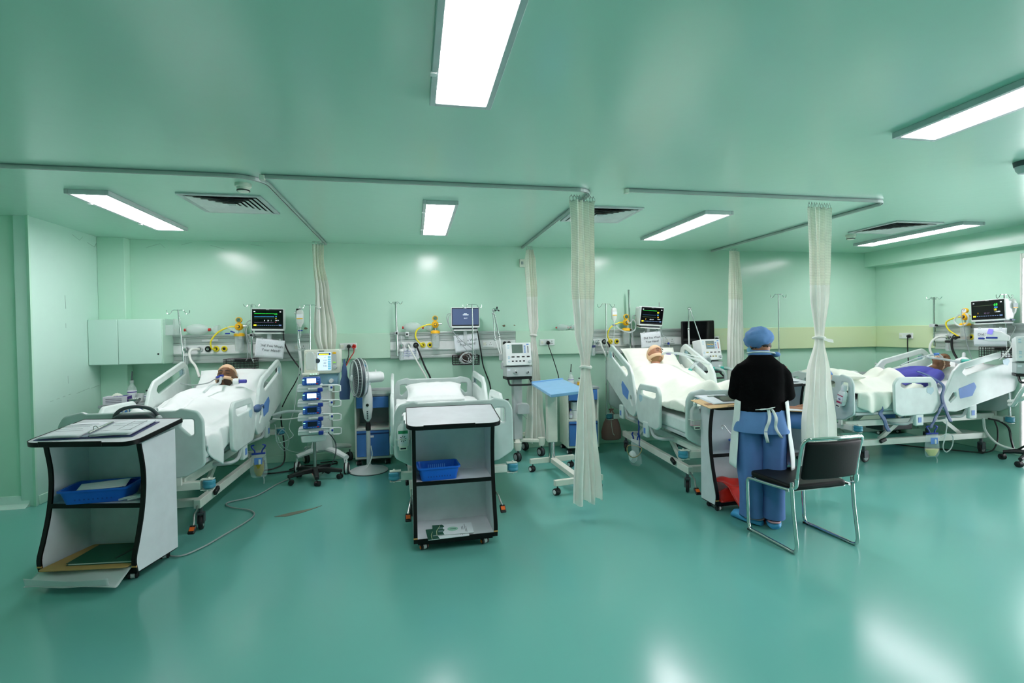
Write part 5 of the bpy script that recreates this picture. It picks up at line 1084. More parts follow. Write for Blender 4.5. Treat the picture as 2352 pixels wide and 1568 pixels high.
# ------------------------------------------------------------------ panel ventilators
def panel_ventilator(label, loc, rz, on=False, base=True, tubes=False):
    t = thing('ventilator', label, 'ventilator', loc, rz)
    tl = Matrix.Translation((0, -.06, 1.165)) @ Matrix.Rotation(rad(-10), 4, 'X')
    h = MB(); h.M = tl; h.prism(rounded([(-.165, 0), (.165, 0), (.165, .285), (-.165, .285)], .012, 3), -.07, .10, 'y'); obj('control_panel', h, white, t, bevel=.008, seg=3)
    def on_panel(nm, x0, x1, z0, z1, m, d=.003, par=None, bev=0): q = MB(); q.M = tl; q.box(x0, x1, -.07-d, -.068, z0, z1); return obj(nm, q, m, par or t, bevel=bev)
    d = on_panel('display', -.085, .055, .155, .262, lcd)
    if on:
        for k, (z, m) in enumerate(((.215, MATS['trace_amber']), (.19, e_blue))): q = MB(); q.M = tl; q.tube([(-.07+.011*i, -.0735, z+.004*sin(i*1.3+k)) for i in range(11)], .0018, 4); obj('trace', q, m, d)
    for k in range(4): on_panel('readout', -.095+.066*k, -.058+.066*k, .10, .114, (MATS['trace_amber_dim'] if k == 0 and on else black))
    for k in range(4): on_panel('readout', -.095+.048*k, -.070+.048*k, .045, .061, (MATS['trace_amber_dim'] if on and k != 1 else black))
    on_panel('bar_meter', .118, .126, .155, .24, red if on else black)
    for k in range(4): on_panel('soft_button', .07, .092, .158+.025*k, .172+.025*k, sticker)
    for k, (x, z) in enumerate(((-.13, .25), (-.13, .22), (-.13, .11), (-.13, .09), (-.13, .05))): on_panel('soft_button', x-.012, x+.012, z-.006, z+.006, MATS['pale_print'])
    on_panel('emblem', .105, .135, .255, .268, sticker)
    q = MB(); q.M = tl; q.lathe([(.002, -.095), (.018, -.093), (.021, -.07), (.002, -.07)], (.135, 0, .045), 18, 'y'); obj('control_knob', q, lgrey, t)
    obj('lower_box', MB().box(-.165, .165, -.13, .06, 1.035, 1.155), lgrey, t, bevel=.008); obj('box_seam', MB().box(-.166, .166, -.131, .05, 1.15, 1.16), grey, t)
    for x, r in ((-.05, .026), (.105, .02)):
        o = obj('breathing_port', MB().lathe([(.002, -.155), (r*.4, -.155), (r*.45, -.145), (r*.8, -.15), (r, -.145), (r, -.13), (.002, -.13)], (x, 0, 1.09), 18, 'y'), white if tubes else lgrey, t)
        obj('port_hole', MB().lathe([(.002, -.157), (r*.4, -.157), (r*.4, -.15), (.002, -.15)], (x, 0, 1.09), 12, 'y'), black, o)
    obj('port_label', MB().box(-.155, -.12, -.1315, -.13, 1.11, 1.135), paper, t)
    obj('shelf', MB().box(-.165, .165, -.12, .08, 1.0, 1.033), black, t, bevel=.004)
    obj('handle', MB().tube([(-.14, -.10, 1.005), (-.145, -.15, .97), (-.14, -.19, .945), (-.10, -.20, .94), (.10, -.20, .94), (.14, -.19, .945), (.145, -.15, .97), (.14, -.10, 1.005)], .0125, 10, smooth=3), black, t)
    if base:
        obj('column', MB().box(-.055, .06, -.03, .07, .23, 1.0), lgrey, t, bevel=.01)
        obj('air_unit', MB().prism(rounded([(-.03, .56), (.13, .56), (.13, .66), (.11, .69), (.03, .70), (-.02, .68)], .02, 3), -.11, -.03, 'y'), lgrey, t, bevel=.006)
        obj('unit_hook', MB().tube([(.03, -.07, .56), (.08, -.08, .52), (.1, -.08, .50)], .005, 6), lgrey, t)
        for x, y in ((-.06, -.22), (.30, -.05), (.20, .33), (-.22, .28)):
            obj('leg', MB().bar((0, .02, .215), (x, y, .20), .06, .04), offwhite, t, bevel=.006); obj('leg_end', MB().lathe([(.002, .24), (.045, .24), (.047, .2), (.035, .14), (.002, .14)], (x, y, 0), 16), offwhite, t)
            twin(t, x, y, 20, .056, dgrey, grey)
    return t
mat('trace_amber_dim', (150, 140, 50), .4)
panel_ventilator('unused grey-white ventilator right of the empty bed', (1.285, 6.27, 0), 4)
panel_ventilator('running ventilator with turquoise hoses below black wall screen', (3.93, 6.26, 0), 10, True, True, True)
t = panel_ventilator('ventilator cut by the right edge of the frame', (6.94, 4.50, 0), -45, False, False)
obj('column', MB().box(-.055, .06, -.03, .07, .1, 1.0), lgrey, t, bevel=.01)
for a, b in ((-.233, .078), (-.163, -.29), (.2, -.15), (.05, .2)):
    obj('leg', MB().tube([(0, 0, .12), (a*.6, b*.6, .115), (a, b, .09)], [.03, .028, .02], 8), black, t); twin(t, a, b, 40, .033, black, black)
for x0, lab in ((0, 'left pale hose looping from the running ventilator'), (.155, 'right pale hose looping from the running ventilator')):
    X = 3.91+x0; Y_ = 6.09+x0*.17
    loose('breathing_hose', lab, 'hose', [(X, Y_, 1.07), (X+.03, Y_-.09, 1.07), (X+.09, Y_-.13, 1.03), (X+.115, Y_-.13, .93), (X+.09, Y_-.13, .82), (X+.0, Y_-.14, .72)], .019, tube_c)
    t = thing('hose_connector', 'turquoise cuff on the '+lab.split(' ')[0]+' port of running ventilator', 'connector', (X, Y_, 1.07)); obj('cuff', MB().tube([(0, .02, 0), (.012, -.045, 0), (.05, -.085, -.005)], .022, 12), green_t, t); obj('cuff_collar', MB().lathe([(.002, .0), (.032, .0), (.034, .04), (.002, .04)], n=16, ax='y'), white, t)
loose('breathing_hose', 'pale corrugated hose arching over the third patient', 'hose', [(3.88, 6.10, 1.17), (3.82, 6.04, 1.22), (3.72, 5.98, 1.22), (3.58, 5.92, 1.16), (3.45, 5.86, 1.08)], .022, tube_c)
t = thing('hose_connector', 'turquoise hose end resting on the third patient blanket', 'connector', (3.46, 5.87, 1.085)); obj('cuff', MB().tube([(.02, .01, .01), (-.07, -.05, -.06)], .024, 12), green_t, t)
loose('breathing_hose', 'upper thick pale hose at the right edge of the frame', 'hose', [(6.78, 4.22, 1.09), (6.70, 4.16, 1.08), (6.62, 4.2, 1.0), (6.60, 4.3, .85), (6.66, 4.42, .68), (6.72, 4.5, .66)], .023, tube_w).location = (.09, .14, 0)
loose('breathing_hose', 'lower thick pale hose at the right edge of the frame', 'hose', [(6.84, 4.14, 1.06), (6.78, 4.05, .98), (6.70, 4.08, .9), (6.64, 4.25, .8), (6.66, 4.4, .72), (6.71, 4.5, .7)], .023, tube_w).location = (.09, .14, 0)
loose('gas_hose', 'white hose drooping to the floor by the right-hand wall', 'hose', [(6.92, 5.0, .44), (6.93, 4.98, .28), (6.98, 4.88, .14), (7.06, 4.72, .09), (7.1, 4.5, .06), (7.1, 4.2, .04)], .014, tube_w)
loose('power_cable', 'thick black cable rising at the right edge', 'cable', [(7.05, 4.3, .45), (7.0, 4.5, .28), (6.98, 4.66, .13), (7.05, 4.76, .10), (7.12, 4.84, .2), (7.14, 4.88, .33), (7.1, 4.95, .40), (7.0, 5.0, .43)], .011, black)
loose('power_cable', 'black cable from the right-hand bed to the floor', 'cable', [(7.02, 4.95, .42), (7.03, 4.92, .3), (6.98, 4.9, .13), (6.9, 4.95, .03), (6.7, 5.2, .012), (6.5, 5.4, .012), (6.35, 5.6, .012), (6.3, 5.7, .012)], .008, black)

# ------------------------------------------------------------------ pedestal fan
t = thing('pedestal_fan', 'white pedestal fan turned sideways, blue blades', 'fan', (-.53, 6.06, 0))
obj('base', MB().lathe([(.002, 0), (.215, 0), (.217, .012), (.20, .022), (.08, .05), (.045, .062), (.03, .075), (.002, .075)], n=40), lgrey, t); obj('base_ring', MB().lathe([(.19, -.001), (.219, -.001), (.22, .006), (.19, .006)], n=40), dgrey, t)
obj('lower_pole', MB().cyl((0, 0, .07), (0, 0, .50), .024, 16), lgrey, t); obj('pole_collar', MB().lathe([(.02, .47), (.03, .48), (.03, .53), (.022, .57), (.002, .57)], n=16), black, t); obj('upper_pole', MB().cyl((0, 0, .56), (0, 0, .66), .012, 12), grey, t)
obj('control_box', MB().loft([ell((x, y, z), a, b, n=22) for x, y, z, a, b in ((0, 0, .585, .02, .02), (0, -.004, .62, .042, .036), (0, -.008, .72, .056, .045), (0, -.004, .85, .058, .045), (0, 0, .94, .048, .04), (.0, 0, 1.0, .04, .034))]), white, t)
f = MB(); f.lathe([(.002, -.068), (.016, -.067), (.019, -.045), (.002, -.045)], (0, 0, .775), 16, 'y'); obj('timer_knob', f, black, t)
for k in range(5): obj('push_button', MB().cbox((0, -.05+.004*k, .70-.021*k), (.017, .012, .012)), dgrey, t)
HX = Matrix.Translation((-.0, 0, 1.09)) @ Matrix.Rotation(rad(20), 4, 'Z')
def hm(): q = MB(); q.M = HX; return q
obj('neck', MB().tube([(0, 0, .98), (.01, 0, 1.03), (.02, 0, 1.06)], .03, 12), white, t)
q = hm(); q.lathe([(.002, .19), (.05, .185), (.062, .16), (.064, .03), (.07, -.02), (.078, -.035), (.002, -.035)], (0, 0, 0), 24, 'x'); obj('motor', q, white, t)
q = hm(); q.cyl((.1, 0, .055), (.1, 0, .085), .008, 8); obj('oscillation_pin', q, white, t)
for x, rr in ((-.04, .205), (-.075, .222), (-.115, .222), (-.15, .20)):
    q = hm(); q.tube([(x, rr*cos(2*pi*i/40), rr*sin(2*pi*i/40)) for i in range(40)], .006 if x != -.095 else .01, 6, True); obj('cage_ring', q, lgrey, t)
q = hm(); q.lathe([(.216, -.084), (.228, -.084), (.228, -.106), (.216, -.106)], (0, 0, 0), 40, 'x'); obj('cage_band', q, dgrey, t)
for k in range(36):
    a = 2*pi*k/36; c, s = cos(a), sin(a); q = hm(); q.tube([(-.03, .05*c, .05*s), (-.04, .14*c, .14*s), (-.05, .21*c, .21*s), (-.095, .224*c, .224*s), (-.145, .21*c, .21*s), (-.165, .14*c, .14*s), (-.17, .03*c, .03*s)], .0012, 4); obj('cage_wire', q, lgrey, t)
for k in range(3):
    a = 2*pi*k/3; q = hm(); q.M = HX @ Matrix.Rotation(a, 4, 'X')
    q.sheet(lambda u, v: (-.07-.05*(u-.5)-.01*sin(3*v), (.03+.165*v)*sin((u-.5)*1.5), (.03+.165*v)*cos((u-.5)*1.5)), 8, 8); obj('blade', q, mat('blade_blue', (84, 164, 222), .3, alpha=.9) if 'blade_blue' not in MATS else MATS['blade_blue'], t, solid=.003)
q = hm(); q.lathe([(.002, -.19), (.035, -.185), (.04, -.17), (.002, -.165)], (0, 0, 0), 20, 'x'); obj('cage_badge', q, white, t)
loose('power_cable', 'white fan cord trailing over floor to the ventilator', 'cable', [(-.5, 6.03, .3), (-.49, 6.02, .18), (-.55, 5.98, .05), (-.62, 5.96, .012), (-.70, 5.97, .012), (-.78, 6.05, .06), (-.82, 6.15, .16)], .006, white)

# ------------------------------------------------------------------ bedside cabinets
def cabinet(label, loc, rz, stuffed=False):
    t = thing('bedside_cabinet', label, 'cabinet', loc, rz); w, d = .42, .42
    for x in (0, w-.02): obj('side_panel', MB().box(x, x+.02, 0, d, .085, .84), offwhite, t, bevel=.003)
    obj('back_panel', MB().box(.02, w-.02, d-.012, d, .085, .84), grey, t); obj('bottom_panel', MB().box(.02, w-.02, 0.0, d-.012, .085, .11), offwhite, t); obj('plinth', MB().box(.02, w-.02, .03, d-.03, .065, .085), black, t)
    obj('shelf', MB().box(.02, w-.02, .0, d-.012, .43, .455), offwhite, t)
    obj('top', MB().box(-.008, w+.008, -.01, d, .84, .868), grey, t, bevel=.004); obj('top_rim', MB().box(-.008, w+.008, d-.02, d, .868, .90), lgrey, t, bevel=.003)
    dr = obj('drawer', MB().box(.022, w-.022, -.018, .3, .70, .835), blue, t, bevel=.004); obj('drawer_slot', MB().box(.03, w-.03, -.012, .0, .83, .838), black, dr)
    do = obj('door', MB().box(.022, w-.022, -.018, .0, .115, .425), blue, t, bevel=.004); obj('door_grip', MB().box(.024, w-.024, -.0205, -.016, .385, .40), navy, do); obj('door_label', MB().box(.16, .22, -.0195, -.0175, .345, .37), paper, do)
    for x in (.04, w-.04):
        for y in (.04, d-.04): twin(t, x, y, 20, .028, black, lgrey)
    return t
cabinet('blue and white bedside cabinet behind the pedestal fan', (-.705, 6.30, 0), 0)
cabinet('blue and white bedside cabinet behind the tall curtain', (1.93, 6.22, 0), -3)
cabinet('bedside cabinet in the left corner beside the first bed', (-3.30, 6.12, 0), 4)
cabinet('bedside cabinet in the right-hand back corner', (6.72, 6.22, 0), 0)
# ------------------------------------------------------------------ chart stands
_curve = spline([(.055, .895), (.085, .72), (.085, .58), (.06, .42), (.02, .27), (-.012, .16), (.0, .075)], 4)
CUR = [(v[0], v[1]) for v in [Vector((a[0], a[1], 0)) if not isinstance(a, Vector) else a for a in [Vector((p[0], p[1], 0)) for p in _curve]]]
def chart_stand(label, loc, rz, w=.61, cas=orange, d=.385):
    t = thing('chart_stand', label, 'stand', loc, rz); h = w/2
    for s in (-1, 1):
        x0, x1 = (s*h-.0, s*h-s*.026); x0, x1 = min(x0, x1), max(x0, x1)
        p = obj('side_panel', MB().prism(CUR+[(d, .075), (d, .93)], x0, x1, 'x'), laminate, t)
        rings = [[Vector((x0-.001, y-.004, z)), Vector((x1+.001, y-.004, z)), Vector((x1+.001, y+.008, z)), Vector((x0-.001, y+.008, z))] for y, z in CUR]
        obj('edge_band', MB().loft(rings), edge_black, p, ang=60)
        for q, (y, z) in enumerate((CUR[-3],)): obj('worn_spot', MB().prism([(y-.0055, z-.006), (y+.004, z-.008), (y+.003, z+.006), (y-.0055, z+.004)], x0-.0015, x1+.0015, 'x'), worn, p)
    obj('back_panel', MB().box(-h+.026, h-.026, d-.016, d, .075, .93), laminate, t)
    for z, y0 in ((.47, .07), (.075, .0)):
        sh = obj('shelf', MB().box(-h+.026, h-.026, y0+.006, d-.016, z, z+.025), laminate, t); obj('edge_band', MB().box(-h+.026, h-.026, y0-.002, y0+.007, z-.002, z+.027), edge_black, sh)
    out = rounded([(-h-.035, -.055), (h+.035, -.055), (h+.035, d+.035), (-h-.035, d+.035)], [.09, .09, .01, .01], 7)
    M = Matrix.Translation((0, .0, .912)) @ Matrix.Rotation(rad(8.5), 4, 'X')
    tp = MB(); tp.M = M; tp.prism(out, 0, .024); o = obj('desk_top', tp, laminate, t)
    n = len(out); P = [M @ Vector((x, y, .012)) for x, y in out]; bb = MB(); rings = []
    for i in range(n):
        a, b = Vector(out[i-1]), Vector(out[(i+1) % n]); dd = (b-a).normalized(); nn = Vector((dd.y, -dd.x)); q = Vector(out[i])
        rings.append([M @ Vector((*(q+nn*e), z)) for e, z in ((-.001, -.003), (.005, -.003), (.005, .0265), (-.001, .0265))])
    bb.loft(rings, closed=True); obj('edge_band', bb, edge_black, o, ang=60)
    tr = MB(); tr.M = M; tr.box(-h+.08, h-.16, -.064, -.055, .0, .034); obj('stop_strip', tr, edge_black, o, bevel=.003)
    obj('base_plate', MB().box(-h+.03, h-.03, .03, d+.03, .05, .075), edge_black, t)
    for x in (-h+.08, h-.08):
        for y in (.06, d-.03): twin(t, x, y, 25, .021, lgrey, cas)
    return t, M
L1, M1 = chart_stand('grey chart stand at left holding open binder and green folder', (-2.085, 3.705, 0), -12, .645, black)
L2, M2 = chart_stand('grey chart stand in the middle with an empty top', (.285, 3.68, 0), 1, .61)
L3, M3 = chart_stand('grey chart stand the standing nurse writes on', (2.83, 3.90, 0), 0, .61, black, .215)
L4, M4 = chart_stand('grey chart stand mostly hidden between nurse and curtain', (4.35, 5.22, 0), 8, .62, black)
bpy.context.view_layer.update()
def on(o, L, M=None, p=(0, 0, 0), rz=0):
    o.matrix_world = L.matrix_world @ (M or Matrix()) @ Matrix.Translation(p) @ Matrix.Rotation(rad(rz), 4, 'Z'); return o
# open binder
t = on(thing('open_binder', 'open blue binder of white charts on left chart stand', 'binder'), L1, M1, (-.03, .155, .0255), 6)
obj('cover', MB().box(-.30, .30, -.145, .155, 0, .004), mat('binder_blue', (50, 60, 110), .5), t, bevel=.001)
obj('spine', MB().box(-.025, .025, -.14, .15, .004, .012), mat('binder_slate', (120, 126, 150), .4), t, bevel=.003)
def page(x0, x1, z, m=paper, lift=.004, par=None, nm='page'):
    return obj(nm, MB().sheet(lambda u, v: (x0+(x1-x0)*u, -.135+.28*v, z+lift*sin(pi*u)+.001*nz(u*3, v*3, z*90)), 10, 8), m, par or t, solid=.0008)
for k in range(4): page(-.285+.004*k, -.03, .007+.003*k)
for k in range(5): page(.03, .275+.003*k, .008+.003*k)
for x0, x1, y, dd in ((-.25, -.06, .09, .004), (-.25, -.08, .06, .0012), (-.25, -.08, .04, .0012), (-.25, -.1, .0, .0012), (-.24, -.07, -.04, .0012), (.06, .24, .07, .0016), (.07, .2, .03, .0012), (.06, .25, -.07, .0012), (.16, .25, .10, .0016)): obj('print_line', MB().box(x0, x1, y, y+dd, .0235, .0245), ink, t)
for x in (.16, .24): obj('print_line', MB().box(x, x+.0012, -.07, .12, .0255, .0265), ink, t)
r = obj('ring_clip', MB().box(.005, .02, -.11, .12, .022, .03), steel, t, bevel=.002); obj('clip_arch', MB().tube([(.012, -.06, .03), (.012, -.06, .05), (.03, -.06, .055), (.045, -.06, .03)], .0025, 6, smooth=3), steel, r)
t = on(thing('loose_sheets', 'loose white sheet and clear sleeve under the open binder', 'paper'), L1, M1, (.0, .17, .0252), -3); page(-.33, .22, -.0005, MATS['sleeve_film'], 0, t)
# air-mattress pump hung on the footboard
t = thing('mattress_pump', 'dark grey pump with arched handle hung on the left footboard', 'pump'); t.matrix_world = bedM(0) @ Matrix.Translation((.05, -.10, 0))
obj('handle', MB().tube([(-.135, 0, .98), (-.13, 0, 1.02), (-.08, 0, 1.062), (.02, 0, 1.075), (.10, 0, 1.055), (.145, 0, 1.01), (.15, 0, .97)], .013, 10, smooth=5), dgrey, t)
obj('case', MB().prism(rounded([(-.15, .72), (.15, .72), (.15, .99), (.1, 1.025), (-.1, 1.025), (-.15, .99)], .03, 4), -.05, .03, 'y'), dgrey, t, bevel=.012, seg=3); obj('knob', MB().ball((.16, -.01, .985), .022, 10, 8), lgrey, t)
for x in (-.1, .1): obj('hook', MB().tube([(x, .02, .99), (x, .05, 1.04), (x, .10, 1.045), (x, .115, 1.0)], .006, 8, smooth=3), lgrey, t)
loose('power_cable', 'thin grey cable curling on the floor by the left-hand bed', 'cable', [(-1.95, 4.2, .012), (-1.7, 4.0, .012), (-1.58, 4.12, .012), (-1.50, 4.35, .012), (-1.42, 4.60, .012), (-1.40, 4.78, .012), (-1.48, 4.92, .012), (-1.68, 5.05, .012), (-1.75, 5.2, .012), (-1.55, 5.35, .012), (-1.45, 5.7, .012), (-1.35, 5.95, .012)], .006, grey)
# plastic baskets
def tray(label, w=.32, d=.24, h=.095, holes=True):
    t = thing('plastic_basket', label, 'basket'); R = lambda e, z: [Vector((x, y, z)) for x, y in rounded([(-w/2*e, -d/2*e), (w/2*e, -d/2*e), (w/2*e, d/2*e), (-w/2*e, d/2*e)], .03, 4)]
    obj('shell', MB().loft([R(.80, .004), R(.84, .0), R(.965, h-.012), R(1.03, h-.012), R(1.03, h), R(.95, h), R(.82, .008), R(.80, .008)]), blue_b, t, ang=45)
    g = MB(); 
    for k in range(9): obj('slot', MB().box(-w*.26+k*w*.065-.004, -w*.26+k*w*.065+.004, -d*.445, -d*.43, .025, .07), mat('basket_blue_dark', (10, 64, 150), .4) if 'basket_blue_dark' not in MATS else MATS['basket_blue_dark'], t, rot=(0, 0, 0))
    for k in range(9): obj('slot', MB().box(-w*.2+k*w*.05-.003, -w*.2+k*w*.05+.003, d*.40, d*.412, .03, .075), MATS['basket_blue_pale'] if 'basket_blue_pale' in MATS else mat('basket_blue_pale', (96, 160, 226), .4), t)
    return t
on(tray('blue plastic basket with a folded form in left stand', .40, .26, .095), L1, None, (-.05, .19, .497), 14)
t = on(thing('folded_form', 'creased printed form lying in left blue basket', 'paper'), L1, None, (-.03, .20, .575), 20)
obj('sheet', MB().sheet(lambda u, v: (-.14+.28*u, -.1+.2*v, .028*(1-abs(2*v-1))+.012*u), 10, 10), paper, t, solid=.0015)
for k in range(6): obj('print_line', MB().sheet(lambda u, v, k=k: (-.1+.2*u, -.08+.025*k+.002*v, .028*(1-abs(2*(.1+.125*k)-1))+.012*(.14+.71*u)+.0012), 6, 1), ink, t)
t = on(thing('tube_bundle', 'crumpled clear packets and tubing on left stand shelf', 'medical supplies'), L1, None, (.22, .13, .497), 0)
for k in range(4): obj('packet', MB().tube([(-.09+.03*k, -.03, .014+.01*(k % 2)), (-.02+.03*k, .02, .024), (.03+.01*k, .06-.02*k, .018)], [.012, .018, .013], 8, flat=.6), frost, t)
on(tray('empty blue plastic basket on the middle stand shelf', .31, .22, .10), L2, None, (-.115, .18, .497), 3)
on(tray('dark blue basket beside the nurse in her chart stand', .28, .13, .10), L3, None, (.08, .115, .497), 0)
loose('wire_hook', 'thin wire hook sticking out of the basket by the nurse', 'hook', [(2.88, 4.06, .58), (2.77, 4.05, .66), (2.72, 4.05, .72), (2.70, 4.05, .73), (2.69, 4.05, .715), (2.695, 4.05, .695)], .003, steel)
# bottom shelves
t = on(thing('cardboard_sheet', 'brown cardboard sheet under green folder in left stand', 'cardboard'), L1, None, (-.0, .08, .118), 4); obj('sheet', MB().prism(rounded([(-.27, -.15), (.27, -.13), (.27, .26), (-.22, .26)], .03, 3), 0, .006), kraft, t)
t = on(thing('folder', 'dark green folder lying at the bottom of left stand', 'folder'), L1, None, (.06, .12, .126), 6)
obj('cover', MB().box(-.2, .22, -.12, .18, .012, .015), green, t, bevel=.001); obj('pages', MB().box(-.19, .215, -.115, .175, .003, .012), paper, t); obj('back_cover', MB().box(-.2, .22, -.12, .18, 0, .003), green, t); obj('strip', MB().box(.07, .085, -.06, .12, .015, .016), black, t, rot=(0, 0, -.15))
t = on(thing('plastic_envelope', 'white translucent plastic bag sagging out of left stand', 'bag'), L1, None, (0, 0, 0), 0)
def _env(u, v):
    y = -.14+.39*v; x = (-.29+.58*u)*(1-.03*v); z = .108+.004*sin(u*9) if y > .0 else .108-.06*min(1, (-y)/.12)**1.2+.004*sin(u*11+v*5)
    return (x, y, z+.003*nz(u*6, v*6, 3))
obj('film', MB().sheet(_env, 30, 24), film('bag_film', (216, 224, 224), .55, .3), t, solid=.003, ang=180)
obj('film_fold', MB().sheet(lambda u, v: (-.28+.53*u, -.135-.012*v, .052+.055*v*(1-.3*sin(u*3))+.003*nz(u*9, v*2, 1)), 24, 6), MATS['bag_film'], t, solid=.002, ang=180)
def magazine(label, p, rz, back=False):
    t = on(thing('magazine', label, 'magazine'), L2, None, p, rz); w, d = .30, .20
    obj('pages', MB().box(-w/2+.002, w/2-.002, -d/2+.002, d/2-.002, .0008, .004), paper, t); obj('cover', MB().box(-w/2, w/2, -d/2, d/2, .004, .005), paper, t); obj('back_cover', MB().box(-w/2, w/2, -d/2, d/2, 0, .0008), green, t)
    obj('dark_photo', MB().prism([(-w/2, -d/2), (-w/2+.085, -d/2), (-w/2+.075, -.05), (-w/2+.09, -.01), (-w/2+.07, .03), (-w/2+.09, .06), (-w/2+.075, d/2), (-w/2, d/2)], .0051, .0054), green, t)
    obj('photo_curve', MB().tube([(-w/2+.03, -d/2, .0056), (-w/2+.03, -.02, .0056), (-w/2+.05, .05, .0056), (-w/2+.055, .08, .0056)], .002, 4, smooth=3), mat('photo_cream', (190, 196, 150), .6) if 'photo_cream' not in MATS else MATS['photo_cream'], t)
    for x, y in ((-w/2+.06, .03), (-w/2+.06, -.03)): obj('photo_panel', MB().box(x-.018, x+.018, y-.015, y+.015, .0054, .0057), mat('photo_grey', (110, 140, 140), .6) if 'photo_grey' not in MATS else MATS['photo_grey'], t)
    obj('emblem', MB().lathe([(.001, .0054), (.04, .0054), (.04, .005), (.001, .005)], (.0, .0, 0), 24), mat('emblem_green', (150, 200, 178), .6) if 'emblem_green' not in MATS else MATS['emblem_green'], t); obj('emblem_text', MB().box(-.02, .025, -.004, .004, .0054, .0057), green, t)
    for x, y0, y1 in ((.09, -.07, .08), (.10, -.08, .03), (.075, -.03, .04), (.065, -.03, .03)): obj('title_line', MB().box(x, x+.003, y0, y1, .0051, .0054), ink, t)
    return t
magazine('lower of two magazines sticking out of the middle stand', (-.06, .075, .101), 3)
magazine('upper magazine with green emblem on the middle stand floor', (-.015, .12, .107), -2)
# things on the nurse's stand
t = on(thing('clipboard', 'tan clipboard with brown strip overhanging the nurse stand', 'clipboard'), L3, M3, (-.26, .06, .027), 6)
obj('board', MB().prism(rounded([(-.17, -.14), (.17, -.14), (.17, .12), (-.17, .12)], .012, 3), 0, .004), board_t, t); obj('strip', MB().box(-.13, .09, -.06, -.015, .004, .006), mat('strip_brown', (140, 92, 50), .5), t); obj('tag', MB().box(.0, .05, .055, .08, .004, .005), paper, t)
t = on(thing('tablet', 'black glossy tablet lying behind the tan clipboard', 'tablet'), L3, M3, (-.06, .135, .033), -4)
obj('case', MB().prism(rounded([(-.13, -.095), (.13, -.095), (.13, .095), (-.13, .095)], .012, 3), 0, .008), black, t, bevel=.002); obj('glass', MB().box(-.118, .118, -.083, .083, .008, .009), screen, t)
t = on(thing('clipboard', 'teal-edged clipboard of charts at back of nurse stand', 'clipboard'), L3, M3, (-.18, .14, .0255), 3)
obj('board', MB().prism(rounded([(-.17, -.09), (.17, -.09), (.17, .1), (-.17, .1)], .012, 3), 0, .004), mat('board_teal', (40, 110, 120), .5), t); obj('clip', MB().box(-.05, .04, .07, .1, .004, .016), steel, t, bevel=.003)
for k in range(3): page(-.15+.006*k, .15+.004*k, .006+.002*k, paper, .002, t)
t = on(thing('paper_stack', 'white charts in front of the nurse hands', 'paper'), L3, M3, (.15, .10, .026), 4)
for k in range(4): page(-.11+.004*k, .11+.004*k, .001+.002*k, paper, .002, t)
t = on(thing('paper_stack', 'white charts on the half-hidden stand behind nurse', 'paper'), L4, M4, (-.05, .18, .026), -6)
for k in range(4): page(-.24+.02*k, .24+.01*k, .001+.003*k, paper, .012, t)
# red bag
t = thing('red_bag', 'red plastic bag spilling from nurse stand to floor', 'bag', (2.76, 3.86, 0))
mb = MB()
def _rb(u, v):
    y = .20-.44*v; x = (-.17+.41*u)*(1-.25*v)+.02; z = (.255-.06*v if v < .45 else .228-.215*((v-.45)/.55)**.8); return (x, y, max(.006, z+.02*nz(u*4, v*5, 2)+.012*sin(u*9+v*4)*(1-v)))
mb.sheet(_rb, 30, 26); obj('film', mb, redbag, t, solid=.006, ang=180)
mb = MB(); mb.sheet(lambda u, v: (-.2+.42*u, .2-.2*v, .11+.10*sin(pi*v)*sin(pi*u)), 16, 10); obj('contents', mb, redbag, t, solid=.01)
for x in (-.10, -.06, -.02, .03): obj('print_mark', MB().sheet(lambda u, v, x=x: (x+.015*u+.012*v, -.03-.05*v, _rb((x+.22)/.46, .56+.1*v)[2]+.012), 2, 6), mat('print_maroon', (70, 8, 10), .5) if 'print_maroon' not in MATS else MATS['print_maroon'], t)

# ------------------------------------------------------------------ overbed table
t = thing('overbed_table', 'blue-topped overbed table on white wheeled H base', 'table', (1.55, 5.58, 0), -2)
m = MB(); m.M = Matrix.Translation((-.02, -.34, .985)) @ Matrix.Rotation(rad(-5), 4, 'Y') @ Matrix.Rotation(rad(1.5), 4, 'X')
m.prism(rounded([(-.19, -.49), (.19, -.49), (.19, .47), (-.19, .47)], .012, 3), -.012, .018); obj('table_top', m, blue_l, t, bevel=.004)
m2 = MB(); m2.M = m.M.copy(); m2.box(-.19, .19, .455, .47, .018, .032); obj('top_lip', m2, blue_l, t, bevel=.003)
obj('tilt_lever', MB().cyl((-.12, -.10, .955), (-.06, -.22, .945), .010, 10), mat('lever_maroon', (110, 30, 28), .4), t)
obj('column', MB().box(-.065, .05, -.05, .05, .33, .965), offwhite, t, bevel=.008); obj('chrome_tube', MB().cyl((-.01, 0, .09), (-.01, 0, .34), .038, 20), chrome, t)
obj('spine_beam', MB().bar((-.0, .02, .12), (.08, -.84, .12), .07, .05), offwhite, t, bevel=.003)
for k, (x0, x1, y0, y1) in enumerate(((-.27, .27, -.03, .07), (-.2, .32, -.89, -.78))):
    f = obj('foot_beam', MB().bar((x0, y0, .12), (x1, y1, .12), .045, .055), offwhite, t, bevel=.003)
    for x, y in ((x0+.03, y0), (x1-.03, y1)): twin(t, x, y, 30, .034, black, white)
